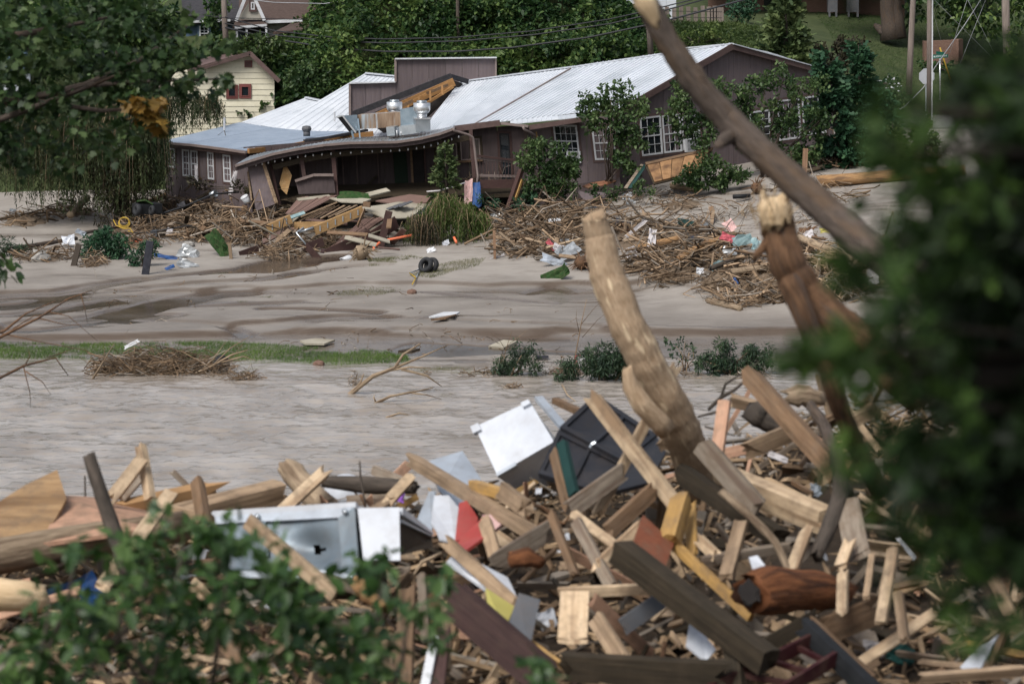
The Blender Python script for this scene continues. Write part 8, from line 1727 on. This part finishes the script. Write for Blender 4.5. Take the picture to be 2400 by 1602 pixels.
# --- splinters and twigs between the boards
mb = MB(); rg2 = random.Random(9)
for i in range(9000):
    px = rg2.uniform(-500, 2750); t = rg2.uniform(-.02, 1.02); D = D_FAR * (1 - t) + D_NEAR * t; c = P(px, pile_top(px) * (1 - t) + 1660 * t, D); c.z = float(bank_z(np.array(c.x), np.array(c.y))) + rg2.uniform(-.02, .13) if i < 0 else c.z - .16 + rg2.uniform(-.02, .15)
    az = rg2.uniform(0, 6.283); el = rg2.gauss(0, .4); L = rg2.uniform(.04, .3); d = Vector((math.cos(az) * math.cos(el), math.sin(az) * math.cos(el), math.sin(el))) * L / 2; r = rg2.uniform(.003, .011)
    k = Vector((rg2.gauss(0, 1), rg2.gauss(0, 1), rg2.gauss(0, 1))) * L * .07
    mb.tube([c - d, c + k, c + d], [r, r * .9, r * .4], 4, rnd=rg2.random())
o = mb.build('wood_splinters', 'splinter'); tag(o, 'splinters, twigs and bark bits filling the lumber pile', 'debris', kind='stuff')
mb = MB()
for i in range(3000):
    px = rg2.uniform(-500, 2750); t = rg2.uniform(-.02, 1.02); D = D_FAR * (1 - t) + D_NEAR * t; c = P(px, pile_top(px) * (1 - t) + 1660 * t, D); c.z -= .15 - rg2.uniform(-.02, .1)
    az = rg2.uniform(0, 6.283); L = rg2.uniform(.05, .35); d = Vector((math.cos(az), math.sin(az), rg2.gauss(0, .4))) * L / 2; r = rg2.uniform(.004, .014)
    mb.tube([c - d, c + Vector((rg2.gauss(0, .01), rg2.gauss(0, .01), rg2.gauss(0, .01))), c + d], [r, r, r * .5], 5, rnd=rg2.random())
o = mb.build('dark_twigs', 'twig_dark'); tag(o, 'dark roots and twigs matted low in the lumber pile', 'debris', kind='stuff')

# ================================================================== NEAR FOLIAGE
# maple boughs, top left
mpl = empty('maple_tree', Vector((-6.6, 21, 6.0)), 'large leafy maple reaching in from the upper left', 'tree')
MB().tube([Vector((-6.6, 21, 5.6)), Vector((-6.5, 21, 8)), Vector((-6.4, 21.2, 11)), Vector((-6.2, 21.5, 15))], [.28, .25, .22, .14], 14, wob=.04).build('trunk', 'bark_grey', mpl, smooth=True)
for pts, r in (([(-250, 250, 21), (60, 235, 21.4), (200, 200, 21.6), (330, 140, 22), (440, 60, 22.3)], .05), ([(-250, 330, 21), (0, 280, 21.2), (180, 215, 21), (300, 165, 21)], .04), ([(-250, 120, 21), (60, 80, 21.5), (260, 40, 22)], .05), ([(60, 235, 21.4), (240, 260, 21.2), (380, 250, 21)], .03), ([(200, 200, 21.6), (380, 190, 21.8), (520, 185, 22)], .025)):
    MB().tube([P(*q) for q in pts], [r * (1 - .75 * i / (len(pts) - 1)) for i in range(len(pts))], 8, wob=.05).build('bough', 'bark_grey', mpl, smooth=True)
MC = [(20, 40, 80), (110, 30, 70), (200, 20, 60), (60, 130, 80), (150, 120, 70), (230, 110, 60), (270, 50, 60), (350, 20, 55), (20, 220, 80), (110, 220, 80), (200, 200, 70), (290, 150, 70), (370, 130, 60), (420, 90, 40), (430, 40, 30), (340, 200, 65), (410, 180, 55), (462, 195, 36), (505, 205, 20), (535, 185, 12), (455, 140, 24), (40, 310, 70), (130, 310, 70), (220, 290, 65), (310, 270, 55), (370, 290, 40), (150, 370, 40), (250, 350, 36), (60, 380, 36), (-60, 120, 120), (-60, 300, 120), (320, 330, 22), (500, 110, 18), (540, 100, 14)]
rgm = np.random.default_rng(77); p_, d_ = cl_pts(sub_clumps(MC, 9, .42, rgm), 21.6, 1.6, 520, rgm, .1)
d_ = d_ * .5; d_[:, 2] -= .55; leaves('crown', p_, .082, 'leaf_maple', mpl, 'maple', d_, .7, 78, .3, .9)
p_, d_ = cl_pts(sub_clumps([(318, 240, 18), (345, 255, 22), (365, 250, 18), (370, 295, 14), (330, 265, 16)], 4, .5, rgm), 20.4, .3, 50, rgm, .2); leaves('orange_leaves', p_, .12, 'leaf_autumn', mpl, 'maple', d_ * .3 + np.array([0, 0, -.6]), .6, 79, .2, .9)
p_, d_ = cl_pts([(8, 590, 22, 19), (20, 620, 26, 19), (0, 640, 22, 19), (30, 640, 14, 19)], 19, .2, 420, rgm, .2); lo = leaves('foliage', p_, .10, 'leaf_near', mpl, 'oval', d_ * .3 + np.array([.2, 0, -.7]), .5, 80)
MB().tube([P(-120, 560, 19), P(-20, 570, 19), P(20, 620, 19)], [.02, .012, .004], 6).build('bough', 'bark_grey', mpl, smooth=True)
# bare twigs hanging in from the left over the water
bt_ = empty('bare_twigs', P(-150, 760, 30), 'bare brown twigs reaching in over the water from the left edge', 'branch')
for pts in ([(-200, 860, 30), (0, 790, 30), (90, 745, 30), (160, 700, 30), (215, 680, 30)], [(-200, 830, 30), (10, 775, 30), (60, 735, 30), (130, 705, 30)], [(0, 780, 30), (90, 800, 30), (200, 820, 30), (290, 870, 30)], [(-200, 980, 29), (0, 885, 29), (60, 855, 29), (130, 838, 29), (160, 880, 29)], [(55, 858, 29), (70, 920, 29), (72, 955, 29)], [(60, 870, 29), (100, 895, 29), (120, 925, 29)], [(60, 852, 29), (70, 835, 29), (66, 815, 29)], [(90, 745, 30), (150, 760, 30), (220, 765, 30)], [(110, 730, 30), (160, 740, 30), (230, 800, 30)], [(30, 770, 30), (80, 740, 30), (140, 735, 30), (200, 725, 30)], [(190, 690, 30), (198, 720, 30), (206, 760, 30)], [(110, 838, 29), (150, 825, 29), (175, 815, 29)]):
    r = .028 if pts[0][0] < -100 else .009; MB().tube([P(*q) for q in pts], [r * (1 - .8 * i / (len(pts) - 1)) for i in range(len(pts))], 6, wob=.08).build('twig', 'wood_brown' if False else 'bark_rust', bt_, smooth=True)
# leafy bush at lower left, close to the camera
nb = empty('leafy_bush', Vector((-3.4, 7.6, 8.6)), 'leafy green bush in soft focus at lower left', 'bush')
NC = [(120, 1400, 70), (210, 1470, 100), (290, 1390, 90), (350, 1320, 90), (430, 1270, 80), (480, 1230, 40), (440, 1370, 120), (540, 1310, 90), (590, 1400, 110), (680, 1350, 70), (620, 1500, 130), (740, 1450, 100), (800, 1540, 130), (880, 1480, 60), (330, 1500, 150), (120, 1540, 130), (500, 1580, 150), (930, 1560, 70), (960, 1440, 45), (1010, 1420, 45), (1045, 1365, 22), (900, 1330, 40), (850, 1320, 30), (20, 1560, 120), (300, 1280, 30), (560, 1260, 40), (620, 1290, 50), (180, 1290, 20), (1020, 1500, 25), (1250, 1560, 22), (1280, 1600, 30)]
rgn = np.random.default_rng(55); p_, d_ = cl_pts(sub_clumps(NC, 7, .45, rgn), 7.7, .5, 1250, rgn, .1)
d_ = d_ * .5; d_[:, 2] -= .35; leaves('foliage', p_, .054, 'leaf_near', nb, 'oval', d_, .8, 56, .5, 1.2)
for i in range(16):
    c = NC[int(rgn.integers(len(NC)))]; MB().tube([Vector((-2.6 + .18 * i, 7.7, 8.55)), P(c[0] - 20, c[1] + 120, 7.7), P(c[0], c[1], 7.7)], [.014, .009, .003], 5).build('stem', 'bark_dark', nb, smooth=True)
# dark conifer right beside the camera
yw = empty('dark_conifer', Vector((1.55, 3.9, 9.6)), 'very dark out-of-focus conifer filling the right edge', 'tree')
MB().tube([Vector((1.55, 3.9, 9.4)), Vector((1.5, 3.9, 12)), Vector((1.45, 3.8, 16.5))], [.14, .11, .05], 10).build('trunk', 'bark_dark', yw, smooth=True)
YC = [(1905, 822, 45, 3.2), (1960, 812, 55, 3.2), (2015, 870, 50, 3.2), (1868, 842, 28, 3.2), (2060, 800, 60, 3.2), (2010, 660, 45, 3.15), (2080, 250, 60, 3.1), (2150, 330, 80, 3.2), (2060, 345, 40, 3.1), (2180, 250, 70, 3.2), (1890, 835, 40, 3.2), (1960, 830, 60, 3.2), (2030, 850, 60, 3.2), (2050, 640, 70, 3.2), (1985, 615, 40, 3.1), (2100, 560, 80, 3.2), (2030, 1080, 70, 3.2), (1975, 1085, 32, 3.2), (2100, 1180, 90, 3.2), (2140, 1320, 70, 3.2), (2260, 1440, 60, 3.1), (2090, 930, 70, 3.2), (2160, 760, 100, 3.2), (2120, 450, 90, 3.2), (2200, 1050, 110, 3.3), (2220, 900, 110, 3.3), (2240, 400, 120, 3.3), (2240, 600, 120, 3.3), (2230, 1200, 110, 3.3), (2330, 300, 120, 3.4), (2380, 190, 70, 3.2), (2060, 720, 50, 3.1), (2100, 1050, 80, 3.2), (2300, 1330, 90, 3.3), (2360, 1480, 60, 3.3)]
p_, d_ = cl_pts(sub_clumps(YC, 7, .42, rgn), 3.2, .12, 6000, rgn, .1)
d_ = d_ * .3 + np.array([-.5, -.2, -.25]); leaves('foliage', p_, .034, 'leaf_yew_lit', yw, 'spray', d_, .6, 57, .35, .4)
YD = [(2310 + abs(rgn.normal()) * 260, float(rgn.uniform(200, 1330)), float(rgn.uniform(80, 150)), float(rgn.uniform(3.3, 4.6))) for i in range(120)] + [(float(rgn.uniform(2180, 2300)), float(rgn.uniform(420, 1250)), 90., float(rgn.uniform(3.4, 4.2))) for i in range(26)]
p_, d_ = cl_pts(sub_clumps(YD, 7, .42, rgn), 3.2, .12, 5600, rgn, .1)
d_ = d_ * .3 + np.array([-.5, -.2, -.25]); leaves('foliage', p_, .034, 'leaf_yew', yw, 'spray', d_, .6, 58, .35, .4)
# unseen crown overhead and to the side, added to shade the conifer
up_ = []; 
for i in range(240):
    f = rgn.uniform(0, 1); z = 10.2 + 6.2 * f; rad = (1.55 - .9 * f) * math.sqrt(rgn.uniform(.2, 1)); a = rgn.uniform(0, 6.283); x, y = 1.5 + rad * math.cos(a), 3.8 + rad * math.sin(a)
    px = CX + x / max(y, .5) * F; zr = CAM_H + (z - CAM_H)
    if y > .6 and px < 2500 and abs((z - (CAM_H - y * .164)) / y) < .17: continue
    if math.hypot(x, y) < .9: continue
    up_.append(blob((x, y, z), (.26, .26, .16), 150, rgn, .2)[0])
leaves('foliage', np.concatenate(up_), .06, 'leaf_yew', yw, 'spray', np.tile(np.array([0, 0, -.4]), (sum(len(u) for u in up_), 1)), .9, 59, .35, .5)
for c in YC[:24]: MB().tube([Vector((1.5, 3.9, P(c[0], c[1], 3.3).z - .1)), P(c[0] + 260, c[1] + 30, 3.5), P(c[0], c[1], c[3])], [.02, .008, .002], 5).build('branch', 'bark_dark', yw, smooth=True)
